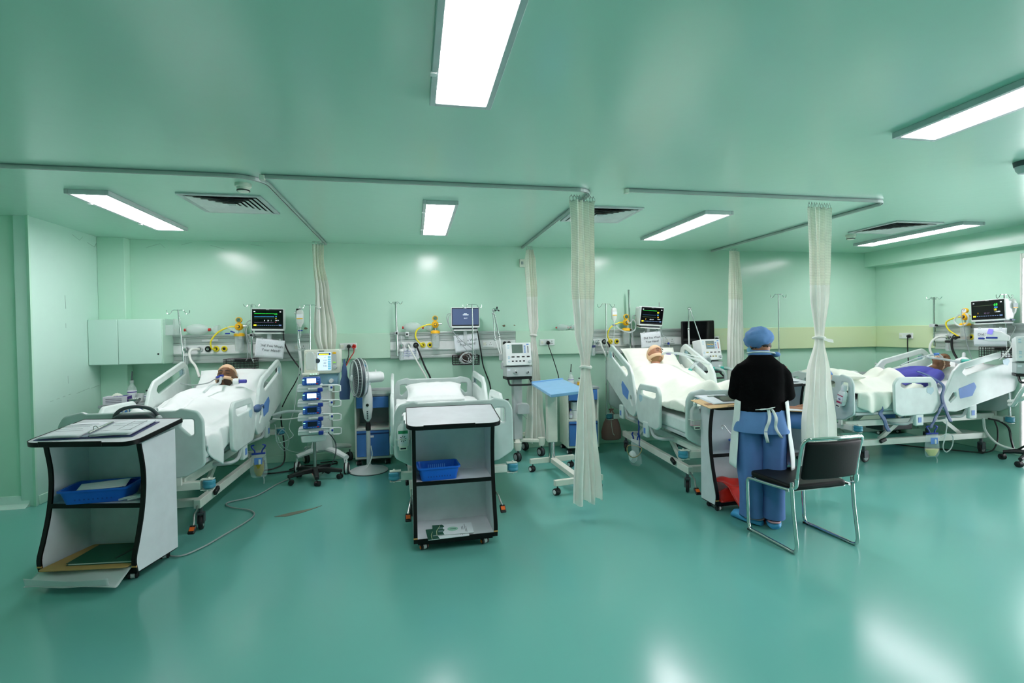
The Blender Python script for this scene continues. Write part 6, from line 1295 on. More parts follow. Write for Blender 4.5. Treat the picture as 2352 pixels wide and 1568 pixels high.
# bedside clutter
def bottle(label, p, h=.17, r=.033, cap=blue_d, body=None, lab=paper, syr=False, name='bottle'):
    t = thing(name, label, 'bottle', p)
    obj('body', MB().lathe([(.002, 0), (r, 0), (r*1.03, .01), (r, h*.62), (r*.55, h*.78), (r*.36, h*.82), (r*.36, h*.9), (.002, h*.9)], n=18), body or frost, t); obj('cap', MB().lathe([(.002, h*.88), (r*.46, h*.88), (r*.46, h), (.002, h)], n=14), cap, t)
    obj('wrap_label', MB().lathe([(r*1.02, h*.14), (r*1.05, h*.15), (r*1.05, h*.52), (r*1.02, h*.53)], n=18), lab, t)
    obj('label_line', MB().lathe([(r*1.03, h*.44), (r*1.065, h*.445), (r*1.065, h*.48), (r*1.03, h*.485)], n=18), plum, t)
    if syr: obj('spike', MB().tube([(0, 0, h), (0, 0, h+.02), (.006, 0, h+.10)], [.01, .006, .006], 8), dgrey if syr == 1 else black, t)
    return t
CT = .872
bottle('tall saline bottle with upright syringe in left corner', (-3.10, 6.36, CT), .24, .042, clear, clear, syr=1)
t = thing('glove_box', 'purple and white glove box on the left corner cabinet', 'box', (-3.17, 6.21, CT), 8); obj('carton', MB().box(-.11, .11, -.065, .065, 0, .085), mat('carton_white', (220, 214, 224), .5), t, bevel=.002)
obj('purple_side', MB().box(.1095, .1115, -.064, .064, .004, .08), plum, t); obj('purple_top', MB().box(-.02, .10, -.05, .05, .0845, .0865), plum, t); obj('glove_tuft', MB().sheet(lambda u, v: (-.05+.1*u, -.03+.06*v, .088+.03*sin(pi*u)*sin(pi*v)+.006*nz(u*9, v*9, 1)), 12, 12), offwhite, t)
for k in range(3): obj('print_line', MB().box(-.085, .06, -.0665, -.065, .02+.018*k, .026+.018*k), mat('print_grey', (110, 100, 120), .6) if k == 0 else MATS['print_grey'], t)
t = thing('purple_front', 'purple end of glove box', 'box') if 0 else None
t = thing('steel_bowl', 'small steel kidney bowl on the left corner cabinet', 'bowl', (-3.0, 6.20, CT)); obj('bowl', MB().lathe([(.002, 0), (.03, 0), (.055, .03), (.06, .05), (.056, .05), (.05, .032), (.028, .006), (.002, .006)], n=22), steel, t)
for k in range(3): obj('vial', MB().cyl((-.02+.02*k, 0, .02), (-.015+.02*k, .02, .06), .008, 8), white, t)
t = thing('paper_cup', 'plain white cup on the left corner cabinet', 'cup', (-3.02, 6.36, CT)); obj('cup', MB().lathe([(.002, 0), (.032, 0), (.038, .09), (.035, .09), (.03, .004), (.002, .004)], n=20), white, t)
bottle('small clear bottle with dark stopper on left cabinet', (-2.94, 6.34, CT), .13, .03, black, clear)
bottle('saline bottle with hooked spike on cabinet behind overbed table', (2.02, 6.33, CT), .19, .036, clear, frost, syr=2)
bottle('small amber-label bottle beside the tall curtain', (2.13, 6.32, CT), .11, .026, black, clear, yellow)
bottle('clear bottle half behind the tall curtain', (2.22, 6.36, CT), .18, .033, white, clear)
t = thing('steel_bowl', 'steel bowl beside bottles behind the overbed table', 'bowl', (2.19, 6.28, CT)); obj('bowl', MB().lathe([(.002, 0), (.03, 0), (.05, .025), (.054, .04), (.05, .04), (.045, .027), (.026, .006), (.002, .006)], n=20), steel, t)
bottle('blue-capped bottle on the open shelf behind curtain', (1.985, 6.25, .455), .13, .022, blue_d, frost)
for k, (x, z, l) in enumerate(((2.05, .455, 'lower white paper roll on the cabinet shelf'), (2.05, .565, 'upper white paper roll on the cabinet shelf'), (2.16, .455, 'white jar on cabinet shelf next to the curtain'))):
    t = thing('paper_roll' if k < 2 else 'jar', l, 'roll' if k < 2 else 'jar', (x, 6.30, z)); obj('roll', MB().lathe([(.002, 0), (.045, 0), (.047, .01), (.047, .09), (.045, .105), (.015, .105), (.014, .06), (.002, .06)], n=20), white, t)
bottle('clear bottle on cabinet behind the right-hand bed', (6.86, 6.42, CT), .18, .034, white, clear)
t = thing('glove_box', 'purple glove box on cabinet behind the right-hand bed', 'box', (6.93, 6.33, CT), -10); obj('carton', MB().box(-.11, .11, -.06, .06, 0, .075), plum, t, bevel=.002); obj('pink_stripe', MB().box(.05, .112, -.061, .061, .02, .05), pinkink, t)
t = thing('white_jug', 'white plastic jug beside the right-hand patient head', 'jug'); t.matrix_world = bedM(3) @ Matrix.Translation((.17, 1.93, 1.05))
mb = MB(); mb.lathe([(.002, -.02), (.06, -.015), (.085, .03), (.08, .08), (.05, .12), (.02, .145), (.017, .19), (.01, .2), (.002, .2)], n=22); obj('shell', mb, white, t)
# hand rub in wire holders on the footboards
def sanitiser(label, i, x, z, tilt, kind):
    t = thing('sanitiser_bottle', label, 'bottle'); t.matrix_world = bedM(i) @ Matrix.Translation((x, -.095, z)) @ Matrix.Rotation(rad(tilt), 4, 'Y')
    R = lambda a, b, zz: [Vector((u, v, zz)) for u, v in rounded([(-a, -b), (a, -b), (a, b), (-a, b)], .018, 4)]
    mat_b = {'pink': film('bottle_clear', (222, 226, 226), .6, .25) if 'bottle_clear' not in MATS else MATS['bottle_clear'], 'white': white, 'green': white}[kind]
    obj('body', MB().loft([R(.042, .026, 0), R(.044, .028, .01), R(.044, .028, .13), R(.036, .024, .155), R(.02, .018, .175), R(.016, .016, .18)]), mat_b, t)
    if kind == 'pink': obj('gel', MB().loft([R(.0435, .0275, .003), R(.0435, .0275, .035)]), pinkliq, t)
    obj('collar', MB().lathe([(.002, .178), (.018, .178), (.018, .2), (.002, .2)], n=14), white, t)
    if kind == 'white': obj('cap', MB().lathe([(.002, .2), (.03, .17), (.028, .235), (.002, .235)], n=16), white, t)
    else: obj('pump', MB().tube([(0, 0, .2), (0, 0, .235), (.0, -.005, .245), (0, -.045, .24)], .007, 8), white, t)
    obj('front_label', MB().box(-.036, .036, -.0305, -.028, .05 if kind == 'pink' else .02, .115), paper if kind != 'pink' else MATS['bottle_clear'], t)
    if kind == 'green':
        obj('label_band', MB().box(-.037, .037, -.032, -.03, .10, .125), mat('band_green', (30, 140, 90), .5), t)
        for k in range(8): a = 2*pi*k/8; q = MB(); q.M = Matrix.Translation((0, -.032, .06)) @ Matrix.Rotation(a, 4, 'Y'); q.prism([(.006, -.002), (.026, .002), (.024, .008)], -.0005, .0005, 'y'); obj('swirl', q, black if k % 2 else green, t)
    if kind == 'white': obj('label_band', MB().box(-.037, .037, -.032, -.03, .105, .115), pinkink, t); obj('label_band', MB().box(-.037, .037, -.032, -.03, .02, .04), pinkink, t); obj('label_text', MB().box(-.015, .012, -.032, -.03, .06, .075), mat('text_grey', (90, 90, 130), .6), t)
    h = obj('wire_holder', MB().tube([(-.052, .03, .055), (-.052, -.036, .055), (.052, -.036, .055), (.052, .03, .055)], .0025, 6), offwhite, t)
    for x_ in (-.03, .03): obj('holder_wire', MB().tube([(x_, .035, .09), (x_, .035, -.006), (x_, -.034, -.006), (x_, -.036, .055)], .0022, 5), offwhite, h)
    c = obj('holder_tag', MB().box(-.03, .03, -.04, -.036, -.03, .004), offwhite, t, bevel=.003); obj('tag_print', MB().box(-.022, .022, -.0412, -.0398, -.02, -.008), inkblk, c)
sanitiser('clear pump bottle with pink gel on footboard near nurse', 2, -.43, .72, 0, 'pink')
sanitiser('white bottle with magenta label hung askew on right footboard', 3, .37, .70, 14, 'white')
sanitiser('white pump bottle with green band left of middle stand', 1, -.42, .70, 0, 'green')
# bags under the beds
def drain_bag(label, p, rz, fl, full=.35, s=1.):
    t = thing('drainage_bag', label, 'drainage bag', p, rz)
    def R(a, b, z): return [Vector((a*cos(2*pi*k/18), b*sin(2*pi*k/18), z)) for k in range(18)]
    obj('bag', MB().loft([R(.075*s, .004, 0), R(.085*s, .014, -.05*s), R(.095*s, .024, -.14*s), R(.10*s, .028, -.22*s), R(.09*s, .014, -.28*s), R(.07*s, .004, -.30*s)]), film('urine_film', (218, 230, 234), .22, .2) if 'urine_film' not in MATS else MATS['urine_film'], t)
    z1 = -.28*s+.22*s*full
    k_ = .62 if full > .5 else .95
    obj('fluid', MB().loft([R(.045*s*k_, .012, -.285*s), R(.09*s*k_, .026, -.22*s), R(.092*s*k_, .0265, max(z1, -.2*s))]), fl, t)
    obj('top_strip', MB().box(-.078*s, .078*s, -.008, .008, -.012, .006), blue_d, t, bevel=.003); obj('print_panel', MB().box(-.045*s, .045*s, -.030, -.028, -.13*s, -.05*s), sticker, t)
    for x in (-.03, .03): obj('hanger', MB().tube([(x, 0, .0), (x*1.2, 0, .03), (x*1.7, 0, .05), (x*1.7+.012*(1 if x > 0 else -1), 0, .075), (x*1.2, 0, .085)], .007, 8, smooth=4), blue_d, t)
    obj('meter_cap', MB().cbox((.015*s, -.03, -.1*s), (.02, .012, .05)), white, t, bevel=.004); obj('outlet_tail', MB().tube([(.05*s, 0, -.29*s), (.06*s, -.01, -.34*s), (.055*s, -.01, -.38*s)], .006, 6), clear, t); return t
drain_bag('drainage bag with dark amber fluid on the left-hand bed', (-1.53, 5.40, .42), 8, urine, .75, .8)
drain_bag('drainage bag with pale fluid under the right-hand bed', (5.90, 4.80, .345), -8, urine_p, .32, .92)
loose('fluid_tube', 'clear looping tube beside the right-hand drainage bag', 'tube', [(6.12, 4.82, .52), (6.11, 4.80, .42), (6.07, 4.79, .28), (6.03, 4.78, .18), (6.08, 4.78, .12), (6.16, 4.78, .18), (6.17, 4.78, .30), (6.08, 4.78, .33), (6.0, 4.78, .30)], .006, tube_c)
t = thing('drainage_bag', 'clear bag with white wad under the third bed rail', 'drainage bag', (2.44, 5.30, .36), -70)
obj('bag', MB().loft([[Vector((a*cos(2*pi*k/18)*(1+.1*sin(3*2*pi*k/18+z*30)), b*sin(2*pi*k/18), z)) for k in range(18)] for z, a, b in ((0, .075, .01), (-.06, .06, .03), (-.12, .05, .03), (-.18, .075, .04), (-.26, .09, .045), (-.29, .06, .03))]), MATS['urine_film'], t)
mb = MB(); mb.ball((-.03, -.01, -.2), (.06, .035, .07), 14, 10); obj('wad', mb, white, t); obj('rubber_loop', MB().tube([(.11*cos(a), .05*sin(a)*.6-.02, -.12+.05*cos(2*a)*.3+.06*sin(a)) for a in [2*pi*i/16 for i in range(16)]], .005, 6, True, smooth=2), mat('rubber_tan', (150, 140, 90), .5), t)
for x in (-.03, .03): obj('hanger', MB().tube([(x, 0, .0), (x*1.2, 0, .03), (x*1.7, 0, .05), (x*1.2, 0, .075)], .008, 8, smooth=4), blue_d, t)
t = thing('drawstring_bag', 'mauve cloth drawstring bag hanging behind third bed', 'bag', (2.63, 6.46, .50))
N = 20; obj('sack', MB().loft([[Vector((r*cos(2*pi*k/N)*(1+.1*sin(7*2*pi*k/N)), .4*r*sin(2*pi*k/N), z)) for k in range(N)] for z, r in ((.03, .04), (0, .02), (-.06, .06), (-.16, .11), (-.28, .14), (-.37, .135), (-.39, .10))]), pinkcl, t, ang=80)
obj('cord', MB().tube([(.0, -.01, .0), (-.02, -.03, -.1), (-.01, -.065, -.28), (.02, -.06, -.32)], .004, 6, smooth=4), offwhite, t); obj('hang_loop', MB().tube([(0, 0, .02), (-.01, .0, .1), (0, 0, .16), (.01, 0, .1)], .004, 6, smooth=3), pinkcl, t)
# blue restraint straps and cloths on the beds
def strap(label, i, pts, w=.035, m=None):
    t = thing('cloth_strap', label, 'strap'); t.matrix_world = bedM(i); P = spline(pts, 5)
    def g(u, v): k = min(len(P)-1, int(v*(len(P)-1)+.5)); p = P[k]; return (p.x+.004*sin(v*20), p.y+(u-.5)*w*(1+.5*nz(v*4, i, 1)), p.z)
    obj('band', MB().sheet(g, 4, len(P)-1), m or bag_bl, t, solid=.006, ang=180); return t
strap('slate blue strap hanging off the foot of right-hand mattress', 3, [(.43, .40, .80), (.475, .40, .74), (.48, .38, .66), (.475, .34, .60), (.49, .36, .54), (.49, .40, .46), (.485, .44, .38)], .05)
strap('slate blue strap from the right-hand patient wrist past rails', 3, [(.27, 1.10, 1.04), (.40, 1.12, .99), (.535, 1.14, .90), (.54, 1.13, .78), (.54, 1.15, .66), (.53, 1.22, .55), (.53, 1.26, .46)], .045)
strap('slate blue strap end trailing down to the drainage bag', 3, [(.545, 1.13, .68), (.545, 1.08, .60), (.54, 1.02, .50), (.54, .96, .40)], .038)
strap('dark blue strap hanging under the third bed rails', 2, [(-.46, 1.18, .62), (-.47, 1.18, .5), (-.465, 1.18, .36), (-.46, 1.18, .22)], .025, blue_d)
t = thing('blue_cloth', 'crumpled blue cloth tied between left-hand bed rails', 'cloth'); t.matrix_world = bedM(0) @ Matrix.Translation((.53, 1.17, .86)); mb = MB(); mb.ball((0, 0, 0), (.035, .085, .04), 16, 12); obj('wad', mb, bag_bl, t); obj('tail', MB().tube([(0, .05, 0), (.02, .11, .02), (.02, .14, -.02)], [.02, .016, .008], 8, flat=.5), bag_bl, t)
# breathing tubes on the patients
def patient_tube(label, i, pts, r, m): o = loose('breathing_tube', label, 'tube', pts, r, m); o.matrix_world = bedM(i); return o
def mouth(i): return HMS[i][1] @ Vector((0, -.115, -.05))
m0 = mouth(0)
patient_tube('pale breathing tube from the left-hand patient mouth', 0, [m0, m0+Vector((.01, -.06, .03)), m0+Vector((.03, -.14, .0)), m0+Vector((.05, -.24, -.03)), m0+Vector((.02, -.36, -.04)), m0+Vector((.0, -.50, -.09))], .013, tube_c)
patient_tube('thin grey suction lead on the left-hand patient cheek', 0, [m0+Vector((-.03, 0, .0)), m0+Vector((-.06, -.05, .0)), m0+Vector((-.10, -.12, -.03)), m0+Vector((-.25, -.10, -.05)), m0+Vector((-.42, .02, -.04))], .006, grey)
t = thing('tube_connector', 'blue tube connector at the left-hand patient mouth', 'connector'); t.matrix_world = bedM(0) @ Matrix.Translation(m0+Vector((.01, -.06, .035))); obj('body', MB().tube([(0, .03, 0), (0, -.03, .0)], .017, 10), blue_d, t); obj('side_port', MB().tube([(0, -.02, 0), (-.03, -.05, -.01)], .012, 10), blue_d, t)
t = thing('tube_filter', 'white round tube filter on the left-hand patient chest', 'filter'); t.matrix_world = bedM(0) @ Matrix.Translation(m0+Vector((.19, -.16, -.02))); obj('disc', MB().lathe([(.002, -.03), (.03, -.028), (.034, -.01), (.034, .01), (.03, .028), (.002, .03)], n=18, ax='x'), white, t); obj('tail', MB().tube([(.03, 0, 0), (.1, -.01, 0)], .02, 10), gownv, t)
m2 = mouth(2)
patient_tube('breathing tube across the third bed blanket', 2, [m2, m2+Vector((.03, -.06, .02)), m2+Vector((.06, -.16, .02)), m2+Vector((.10, -.32, .01)), m2+Vector((.17, -.55, -.04)), m2+Vector((.22, -.66, -.07)), m2+Vector((.23, -.76, -.09))], .013, tube_c)
patient_tube('thin second tube over the third patient chest', 2, [m2+Vector((.02, 0, 0)), m2+Vector((.09, -.10, .02)), m2+Vector((.15, -.22, .02)), m2+Vector((.20, -.36, .0)), m2+Vector((.26, -.46, -.02))], .008, tube_c)
t = thing('tube_connector', 'violet tube connector near the third patient mouth', 'connector'); t.matrix_world = bedM(2) @ Matrix.Translation(m2+Vector((.05, -.09, .012))); obj('body', MB().tube([(-.01, .03, 0), (.01, -.03, .0)], .014, 10), plum, t)
t = thing('tube_connector', 'small blue connector on the third patient second tube', 'connector'); t.matrix_world = bedM(2) @ Matrix.Translation(m2+Vector((.14, -.10, .005))); obj('body', MB().tube([(0, .022, 0), (0, -.022, .0)], .013, 10), blue_d, t)
m3 = mouth(3)
patient_tube('breathing tube curving over the right-hand patient chest', 3, [m3, m3+Vector((-.02, -.05, .04)), m3+Vector((-.05, -.14, .03)), m3+Vector((-.02, -.20, .01)), m3+Vector((.08, -.20, .0)), m3+Vector((.14, -.10, -.02)), m3+Vector((.22, -.06, -.04))], .014, tube_c)
patient_tube('thin clear tube trailing down the right-hand patient gown', 3, [m3+Vector((-.04, -.08, .04)), m3+Vector((-.10, -.25, .0)), m3+Vector((-.10, -.42, -.05)), m3+Vector((-.08, -.55, -.09))], .008, tube_c)
t = thing('tube_connector', 'blue connector at the right-hand patient mouth', 'connector'); t.matrix_world = bedM(3) @ Matrix.Translation(m3+Vector((-.02, -.07, .045))); obj('body', MB().tube([(0, .03, 0), (0, -.03, .0)], .017, 10), sticker, t)
t = thing('tube_filter', 'turquoise tube filter on the right-hand patient shoulder', 'filter'); t.matrix_world = bedM(3) @ Matrix.Translation(m3+Vector((.24, -.05, -.03))); obj('disc', MB().lathe([(.002, -.03), (.03, -.028), (.034, -.01), (.034, .01), (.03, .028), (.002, .03)], n=18, ax='x'), white, t); obj('tail', MB().tube([(.03, 0, 0), (.11, .03, 0)], .026, 10), green_t, t)

# ------------------------------------------------------------------ chair
t = thing('chair', 'black padded visitor chair with chrome sled legs, nearest on right', 'chair', (2.85, 3.325, 0), 2.5)
obj('seat', MB().prism(rounded([(-.245, -.2), (.245, -.2), (.255, .225), (-.255, .225)], .05, 4), .425, .47), vinyl, t, bevel=.015, seg=3)
m = MB(); m.sheet(lambda u, v: ((u-.5)*.455, -.265-.028*(1-(2*u-1)**2)-.05*v, .53+.27*v), 14, 8); o = obj('backrest', m, vinyl, t, solid=.035, ang=60); d = o.modifiers.new('b', 'BEVEL'); d.width = .015; d.segments = 3; d.limit_method = 'ANGLE'
for s in (-1, 1):
    x = s*.262
    obj('leg', MB().tube([(x, -.20, .44), (x, .0, .425), (x, .18, .415), (x, .225, .40), (x, .232, .34), (x, .225, .10), (x, .22, .045), (x, .195, .0135), (x, .10, .0125), (x, -.15, .0125), (x, -.235, .0135), (x, -.262, .045), (x, -.262, .10), (x, -.235, .30), (x, -.225, .44), (x, -.22, .50)], .0125, 10, smooth=4), chrome, t)
    obj('seat_bracket', MB().tube([(x, -.215, .46), (x*.99, -.255, .475), (x*.985, -.262, .53)], .0125, 8, smooth=4), chrome, t)
    obj('foot_pad', MB().cbox((x, .2, .006), (.022, .05, .012)), black, t)
obj('back_frame', MB().tube([(-.25, -.25, .48), (-.25, -.285, .70), (-.248, -.31, .79), (-.225, -.325, .818), (-.18, -.34, .822), (0, -.352, .824), (.18, -.34, .822), (.225, -.325, .818), (.248, -.31, .79), (.25, -.285, .70), (.25, -.25, .48)], .0125, 10, smooth=4), chrome, t)
for y in (-.16, .2): obj('crossbar', MB().cyl((-.255, y, .418), (.255, y, .418), .009, 8), chrome, t)

# ------------------------------------------------------------------ the standing nurse
t = thing('person', 'person in blue scrubs, black cardigan, white apron and blue cap standing writing', 'person', (2.775, 3.64, 0), -30)
mb = MB(); HM = Matrix.Translation((.0, .10, 1.44)) @ Matrix.Rotation(rad(180+30), 4, 'Z') @ Matrix.Rotation(rad(26), 4, 'X'); head(mb, HM)
mb.tube([HM @ Vector((0, .02, -.03)), HM @ Vector((0, .025, -.09)), (-.0, .03, 1.34), (0, .0, 1.29)], [.052, .05, .056, .07], 14)
TR = [((0, .0, 1.34), .08, .06), ((0, -.005, 1.305), .13, .08), ((0, -.005, 1.23), .15, .10), ((0, .005, 1.08), .145, .105), ((0, .0, .98), .145, .105), ((0, -.01, .88), .165, .115), ((0, -.01, .80), .165, .11)]
mb.loft([ell(c, a, b) for c, a, b in TR])
ARM = {}
for s in (-1, 1):
    S, E_, W_ = Vector((s*.14, .0, 1.275)), Vector((s*.178, .02, 1.06)), Vector((s*.08, .27, 1.05)); ARM[s] = (S, E_, W_)
    mb.tube([S, S.lerp(E_, .5), E_, E_.lerp(W_, .5), W_], [.052, .046, .041, .036, .028], 12); hand(mb, W_, (-s*.25, 1, .08), (0, 0, -1), .95, 32, -s)
LEG = {-1: [(-.09, -.0, .84), (-.095, .01, .62), (-.088, .015, .45), (-.082, -.01, .26), (-.075, -.03, .09)], 1: [(.09, -.0, .84), (.095, .01, .62), (.09, .015, .45), (.085, -.015, .26), (.08, -.05, .09)]}
for s in (-1, 1):
    mb.tube(LEG[s], [.09, .078, .056, .052, .036], 14); a = Vector(LEG[s][-1]); d = Vector((-.12, .10, 0)) if s < 0 else Vector((.01, .16, 0))
    mb.tube([a+Vector((0, -.01, -.02)), a-d*.2+Vector((0, 0, -.055)), a+d*.5+Vector((0, 0, -.05)), a+d+Vector((0, 0, -.062))], [.034, .034, .036, .024], 10)
obj('body', fuse(mb, 'body', .008, 2), skin_n, t)
# clothes
g = MB(); g.loft([ell(c, a, b, p=2.4) for c, a, b in (((0, .02, 1.375), .085, .07), ((0, .0, 1.345), .105, .085), ((0, -.008, 1.295), .162, .112), ((0, -.012, 1.17), .172, .13), ((0, -.008, 1.05), .172, .13), ((0, -.008, .97), .172, .128), ((0, -.01, .935), .182, .136), ((0, -.01, .915), .176, .132))])
for s in (-1, 1):
    S, E_, W_ = ARM[s]; g.tube([S+Vector((-s*.02, 0, -.01)), S.lerp(E_, .3)+Vector((s*.012, -.005, 0)), S.lerp(E_, .7)+Vector((s*.008, -.01, 0)), E_+Vector((s*.01, -.01, -.005)), E_.lerp(W_, .3)+Vector((0, 0, -.008)), E_.lerp(W_, .85)], [.062, .066, .066, .068, .058, .046], 16)
me = fuse(g, 'cardigan', .010, 9)
for v in me.vertices: q = v.co; v.co += Vector((nz(q.x*9, q.y*9, q.z*6), nz(q.x*9+7, q.y*9, q.z*6), 0))*.008
obj('cardigan', me, cardigan, t)
def drapeloft(rings, amp, fr, seed, n=44):
    q = MB(); R = []
    for c, a, b, w in rings:
        r = ell(c, a, b, n=n, p=2.4); z = c[2]
        R.append([Vector((p.x+(p.x-c[0])*w*nz(fr*math.atan2(p.y, p.x), z*3, seed), p.y+(p.y-c[1])*w*nz(fr*math.atan2(p.y, p.x), z*3, seed), p.z)) for p in r])
    return q.loft(R)
obj('tunic', drapeloft([((0, -.01, .99), .162, .12, .02), ((0, -.012, .92), .175, .132, .03), ((0, -.014, .84), .192, .146, .06), ((0, -.016, .775), .205, .155, .10), ((0, -.016, .757), .206, .155, .11), ((0, -.016, .760), .196, .145, .11)], 0, 2, 4), scrub, t, ang=80)
for s in (-1, 1):
    L_ = LEG[s]; g = MB(); R = []
    for k in range(15):
        z = .86-.80*k/14; f = k/14; cx = s*(.090-.012*f); cy = -.005-.03*f*f; a = .098-.006*f+.006*sin(f*6); b = .125-.028*f
        R.append([Vector((cx+p.x*(1+.10*nz(p.x*10, z*6, s*3)+.05*nz(p.y*20, z*3, s)), cy+p.y*(1+.12*nz(p.x*12, z*5, s*5)+.05*nz(p.x*24, z*2, s)), z+.008*nz(p.x*9, p.y*9, z*14)+(.012*(p.y < 0) if k == 14 else 0))) for p in ell((0, 0, 0), a, b, n=30, p=2.2)])
    g.loft(R); obj('trousers', g, scrub2, t, ang=80)
def apron_fn(u, v):
    z = 1.0-.54*v; a = rad(-125+250*u)+0.0; rx = .196+.045*v; ry = .15+.05*v; w = 1+.05*nz(u*7, v*2, 8)
    return (rx*w*sin(a)*1.0-.0, ry*w*cos(a)-.005+.01*v, z+.012*sin(u*9))
obj('apron', MB().sheet(apron_fn, 60, 20), apron, t, solid=.004, ang=180)
for x0, x1, z1, w in ((.03, .018, .69, .024), (.055, .115, .735, .022)):
    obj('apron_tie', MB().sheet(lambda u, v, x0=x0, x1=x1, z1=z1, w=w: (x0+(x1-x0)*v+(u-.5)*w+.012*sin(v*7), -.156-.016*sin(pi*v)-.012*v+.006*sin(v*13), .955+(z1-.955)*v), 2, 18), apron, t, solid=.004, ang=180)
obj('apron_bow', MB().tube([(-.06, -.154, .945), (-.02, -.163, .95), (.02, -.16, .955), (.05, -.165, .963), (.08, -.15, .97)], [.004, .010, .007, .008, .004], 8, smooth=3, flat=.6), apron, t)
obj('apron_neck_band', MB().tube([(.0+.10*cos(a), .015+.085*sin(a), 1.382+.018*(-sin(a))) for a in [rad(180+180*k/14) for k in range(15)]], .012, 8, flat=.5), apron, t)
obj('collar', MB().lathe([(.082, 1.35), (.088, 1.365), (.074, 1.405), (.066, 1.41), (.068, 1.39), (.07, 1.35)], (-.002, .045, 0), 24), scrub, t)
q = MB(); q.ball((.115, .03, 1.375), (.035, .03, .022), 12, 8); obj('tie_knot', q, scrub, t)
cap = MB(); CM = Matrix.Translation(HM @ Vector((0, .02, .055))) @ Matrix.Rotation(rad(-10), 4, 'Y'); N, K = 40, 24; vs = []
for j in range(K+1):
    th = pi*j/K
    for k in range(N):
        p = 2*pi*k/N; d = Vector((sin(th)*cos(p), sin(th)*sin(p), -cos(th)))
        r = Vector((d.x*.112, d.y*.135, d.z*(.108 if d.z > 0 else .105)))
        if d.z < -.1: r.x *= 1-.17*min(1, (-d.z-.1)*1.6); r.y *= 1-.15*min(1, (-d.z-.1)*1.6)
        w = 1+.09*nz(d.x*2.6, d.y*2.6, d.z*3.2+2)+.025*nz(d.x*7, d.y*7, d.z*6)+.10*max(0, d.x)*max(0, .6-abs(d.z))-.04*max(0, d.z-.5)
        vs.append(CM @ (r*w))
cap.add(vs, [(j*N+k, j*N+(k+1) % N, (j+1)*N+(k+1) % N, (j+1)*N+k) for j in range(K) for k in range(N)]); obj('surgical_cap', cap, scrub, t, ang=180)
mk = MB(); head(mk, HM, 1., lambda d: d.y > -.15 and d.z > -.42+.15*abs(d.x), .007); obj('hair', mk, hair, t, ang=180)
mk = MB(); head(mk, HM, 1., lambda d: d.y < .1 and -.75 < d.z < .0, .013); obj('face_mask', mk, mat('mask_blue', (120, 186, 214), .7), t, ang=180)
obj('mask_strap', MB().tube([HM @ Vector((.07, -.05, -.03)), HM @ Vector((.083, .0, .0)), HM @ Vector((.08, .03, .03))], .003, 6, smooth=3), white, t)
for s in (-1, 1):
    a = Vector(LEG[s][-1]); d = (Vector((-.12, .10, 0)) if s < 0 else Vector((.01, .16, 0))).normalized(); n = Vector((d.y, -d.x, 0)); o_ = Vector((a.x, a.y, 0))
    R = []
    for k in range(13):
        f = k/12; y = -.085+.27*f; w = .046+.012*sin(pi*min(1, f*1.1))-.02*max(0, f-.8)/.2; h = .05 if f < .45 else .05+.03*sin(pi*(f-.45)/.55)
        if f < .06 or f > .95: w *= .75; h *= .7
        R.append([o_+d*y+n*(w*cos(2*pi*q/16))+Vector((0, 0, .002+h*.5+h*.5*sin(2*pi*q/16)*(1 if sin(2*pi*q/16) > 0 else 1))) for q in range(16)])
    sh = obj('shoe', MB().loft(R), croc, t, ang=70)
    obj('heel_strap', MB().tube([o_+n*.05+d*.03+Vector((0, 0, .05)), o_+n*.035-d*.07+Vector((0, 0, .055)), o_-d*.092+Vector((0, 0, .057)), o_-n*.035-d*.07+Vector((0, 0, .055)), o_-n*.05+d*.03+Vector((0, 0, .05))], .008, 8, smooth=4), mat('strap_pink', (196, 150, 160), .5) if 'strap_pink' not in MATS else MATS['strap_pink'], sh)
t2 = thing('pen', 'pen in the writing hand of the standing nurse', 'pen', (2.80, 3.93, 1.07)); obj('barrel', MB().tube([(0, 0, -.05), (.02, -.03, .09)], .004, 8), navy, t2); obj('tip', MB().tube([(0, 0, -.05), (-.002, .003, -.062)], [.0035, .001], 6), steel, t2)

# ------------------------------------------------------------------ the seated colleague behind the curtain
t = thing('stool', 'grey round stool behind the tied curtain', 'stool', (4.37, 4.80, 0)); obj('seat', MB().lathe([(.002, .44), (.15, .44), (.16, .45), (.16, .475), (.15, .485), (.002, .485)], n=26), dgrey, t)
for k in range(4): a = rad(45+90*k); obj('leg', MB().cyl((.09*cos(a), .09*sin(a), .44), (.14*cos(a), .14*sin(a), 0), .011, 8), steel, t)
t = thing('person', 'seated person in blue scrubs, mostly hidden by curtain and nurse', 'person', (4.37, 4.80, 0), 55)
mb = MB(); HM = Matrix.Translation((0, -.03, 1.055)) @ Matrix.Rotation(rad(180), 4, 'Z') @ Matrix.Rotation(rad(20), 4, 'X'); head(mb, HM)
mb.tube([HM @ Vector((0, .02, -.03)), (0, .01, .98), (0, 0, .93)], [.052, .054, .065], 12)
mb.loft([ell(c, a, b) for c, a, b in (((0, 0, .95), .07, .06), ((0, 0, .915), .12, .08), ((0, 0, .84), .13, .095), ((0, 0, .7), .15, .1), ((0, -.01, .58), .165, .12), ((0, -.01, .52), .15, .11))])
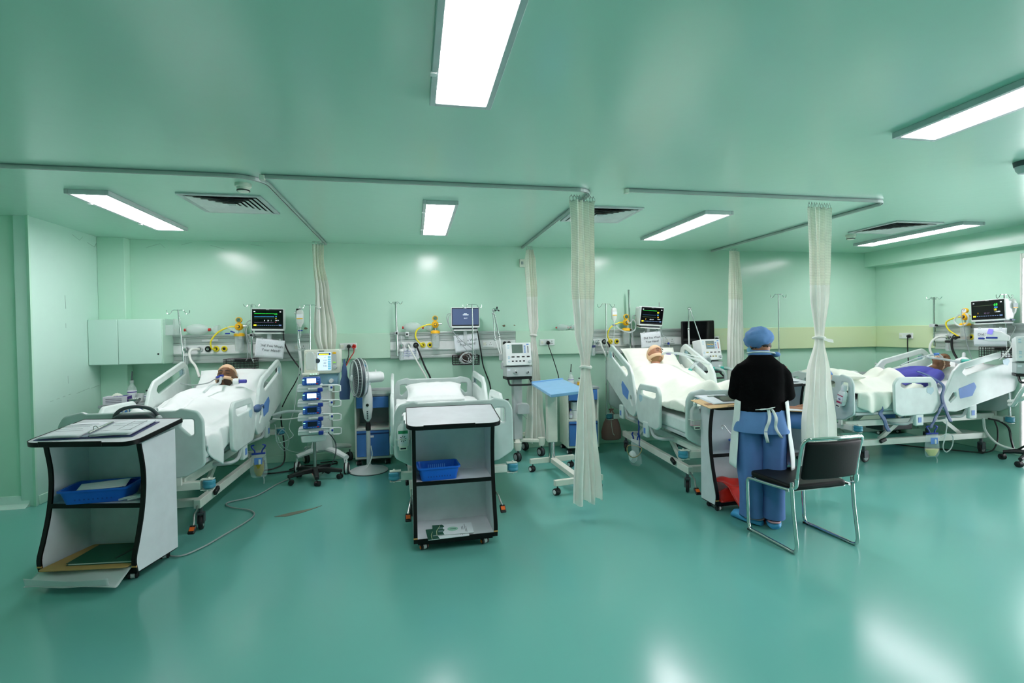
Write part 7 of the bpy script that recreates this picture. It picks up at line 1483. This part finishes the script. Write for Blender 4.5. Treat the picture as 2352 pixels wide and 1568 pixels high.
for s in (-1, 1):
    S, E_, W_ = Vector((s*.115, 0, .90)), Vector((s*.14, .06, .71)), Vector((s*.05, .20, .69)); mb.tube([S, S.lerp(E_, .5), E_, W_], [.048, .044, .038, .028], 12); hand(mb, W_, (-s*.2, 1, .1), (0, 0, -1), .95, 30, -s)
    H_, K_, A_ = Vector((s*.09, .02, .575)), Vector((s*.1, .40, .57)), Vector((s*.1, .38, .09)); mb.tube([H_, H_.lerp(K_, .5), K_], [.085, .075, .058], 14); mb.tube([K_, K_.lerp(A_, .4), A_], [.056, .052, .035], 14)
    mb.tube([A_, A_+Vector((0, .05, -.045)), A_+Vector((0, .14, -.055))], [.034, .036, .026], 10)
obj('body', fuse(mb, 'body', .009, 2), skin_n, t)
g = MB(); g.loft([ell(c, a, b) for c, a, b in (((0, 0, .965), .08, .07), ((0, 0, .925), .13, .095), ((0, 0, .84), .142, .112), ((0, 0, .7), .15, .12), ((0, -.005, .58), .175, .14), ((0, -.005, .515), .17, .13))])
for s in (-1, 1): S, E_, W_ = Vector((s*.115, 0, .90)), Vector((s*.14, .06, .71)), Vector((s*.05, .20, .69)); g.tube([S, S.lerp(E_, .5), E_, E_.lerp(W_, .4)], [.066, .06, .055, .045], 14)
obj('tunic', fuse(g, 'tunic', .012, 3), scrub, t)
for s in (-1, 1):
    H_, K_, A_ = Vector((s*.09, .0, .575)), Vector((s*.1, .40, .575)), Vector((s*.1, .385, .08)); g = MB(); g.tube([H_, H_.lerp(K_, .5), H_.lerp(K_, .9), K_+Vector((0, .02, -.03)), K_.lerp(A_, .3), A_], [.105, .095, .086, .082, .075, .068], 18, smooth=3); obj('trousers', g, scrub2, t)
    obj('shoe', MB().loft([ell((s*.1, .36+.22*k/6, .035), .045*(.7 if k in (0, 6) else 1), .033*(.7 if k in (0, 6) else 1), (1, 0, 0), (0, 0, 1), 14) for k in range(7)]), navy, t)
mk = MB(); head(mk, HM, 1., lambda d: d.z > .15-.3*d.y, .012); obj('surgical_cap', mk, scrub, t)
t = thing('clipboard', 'clipboard with white sheet on the seated person knees', 'clipboard', (4.07, 4.90, .69), 55); obj('board', MB().box(-.12, .12, -.15, .15, -.006, 0), kraft, t); obj('page', MB().box(-.11, .115, -.145, .15, 0, .004), paper, t)
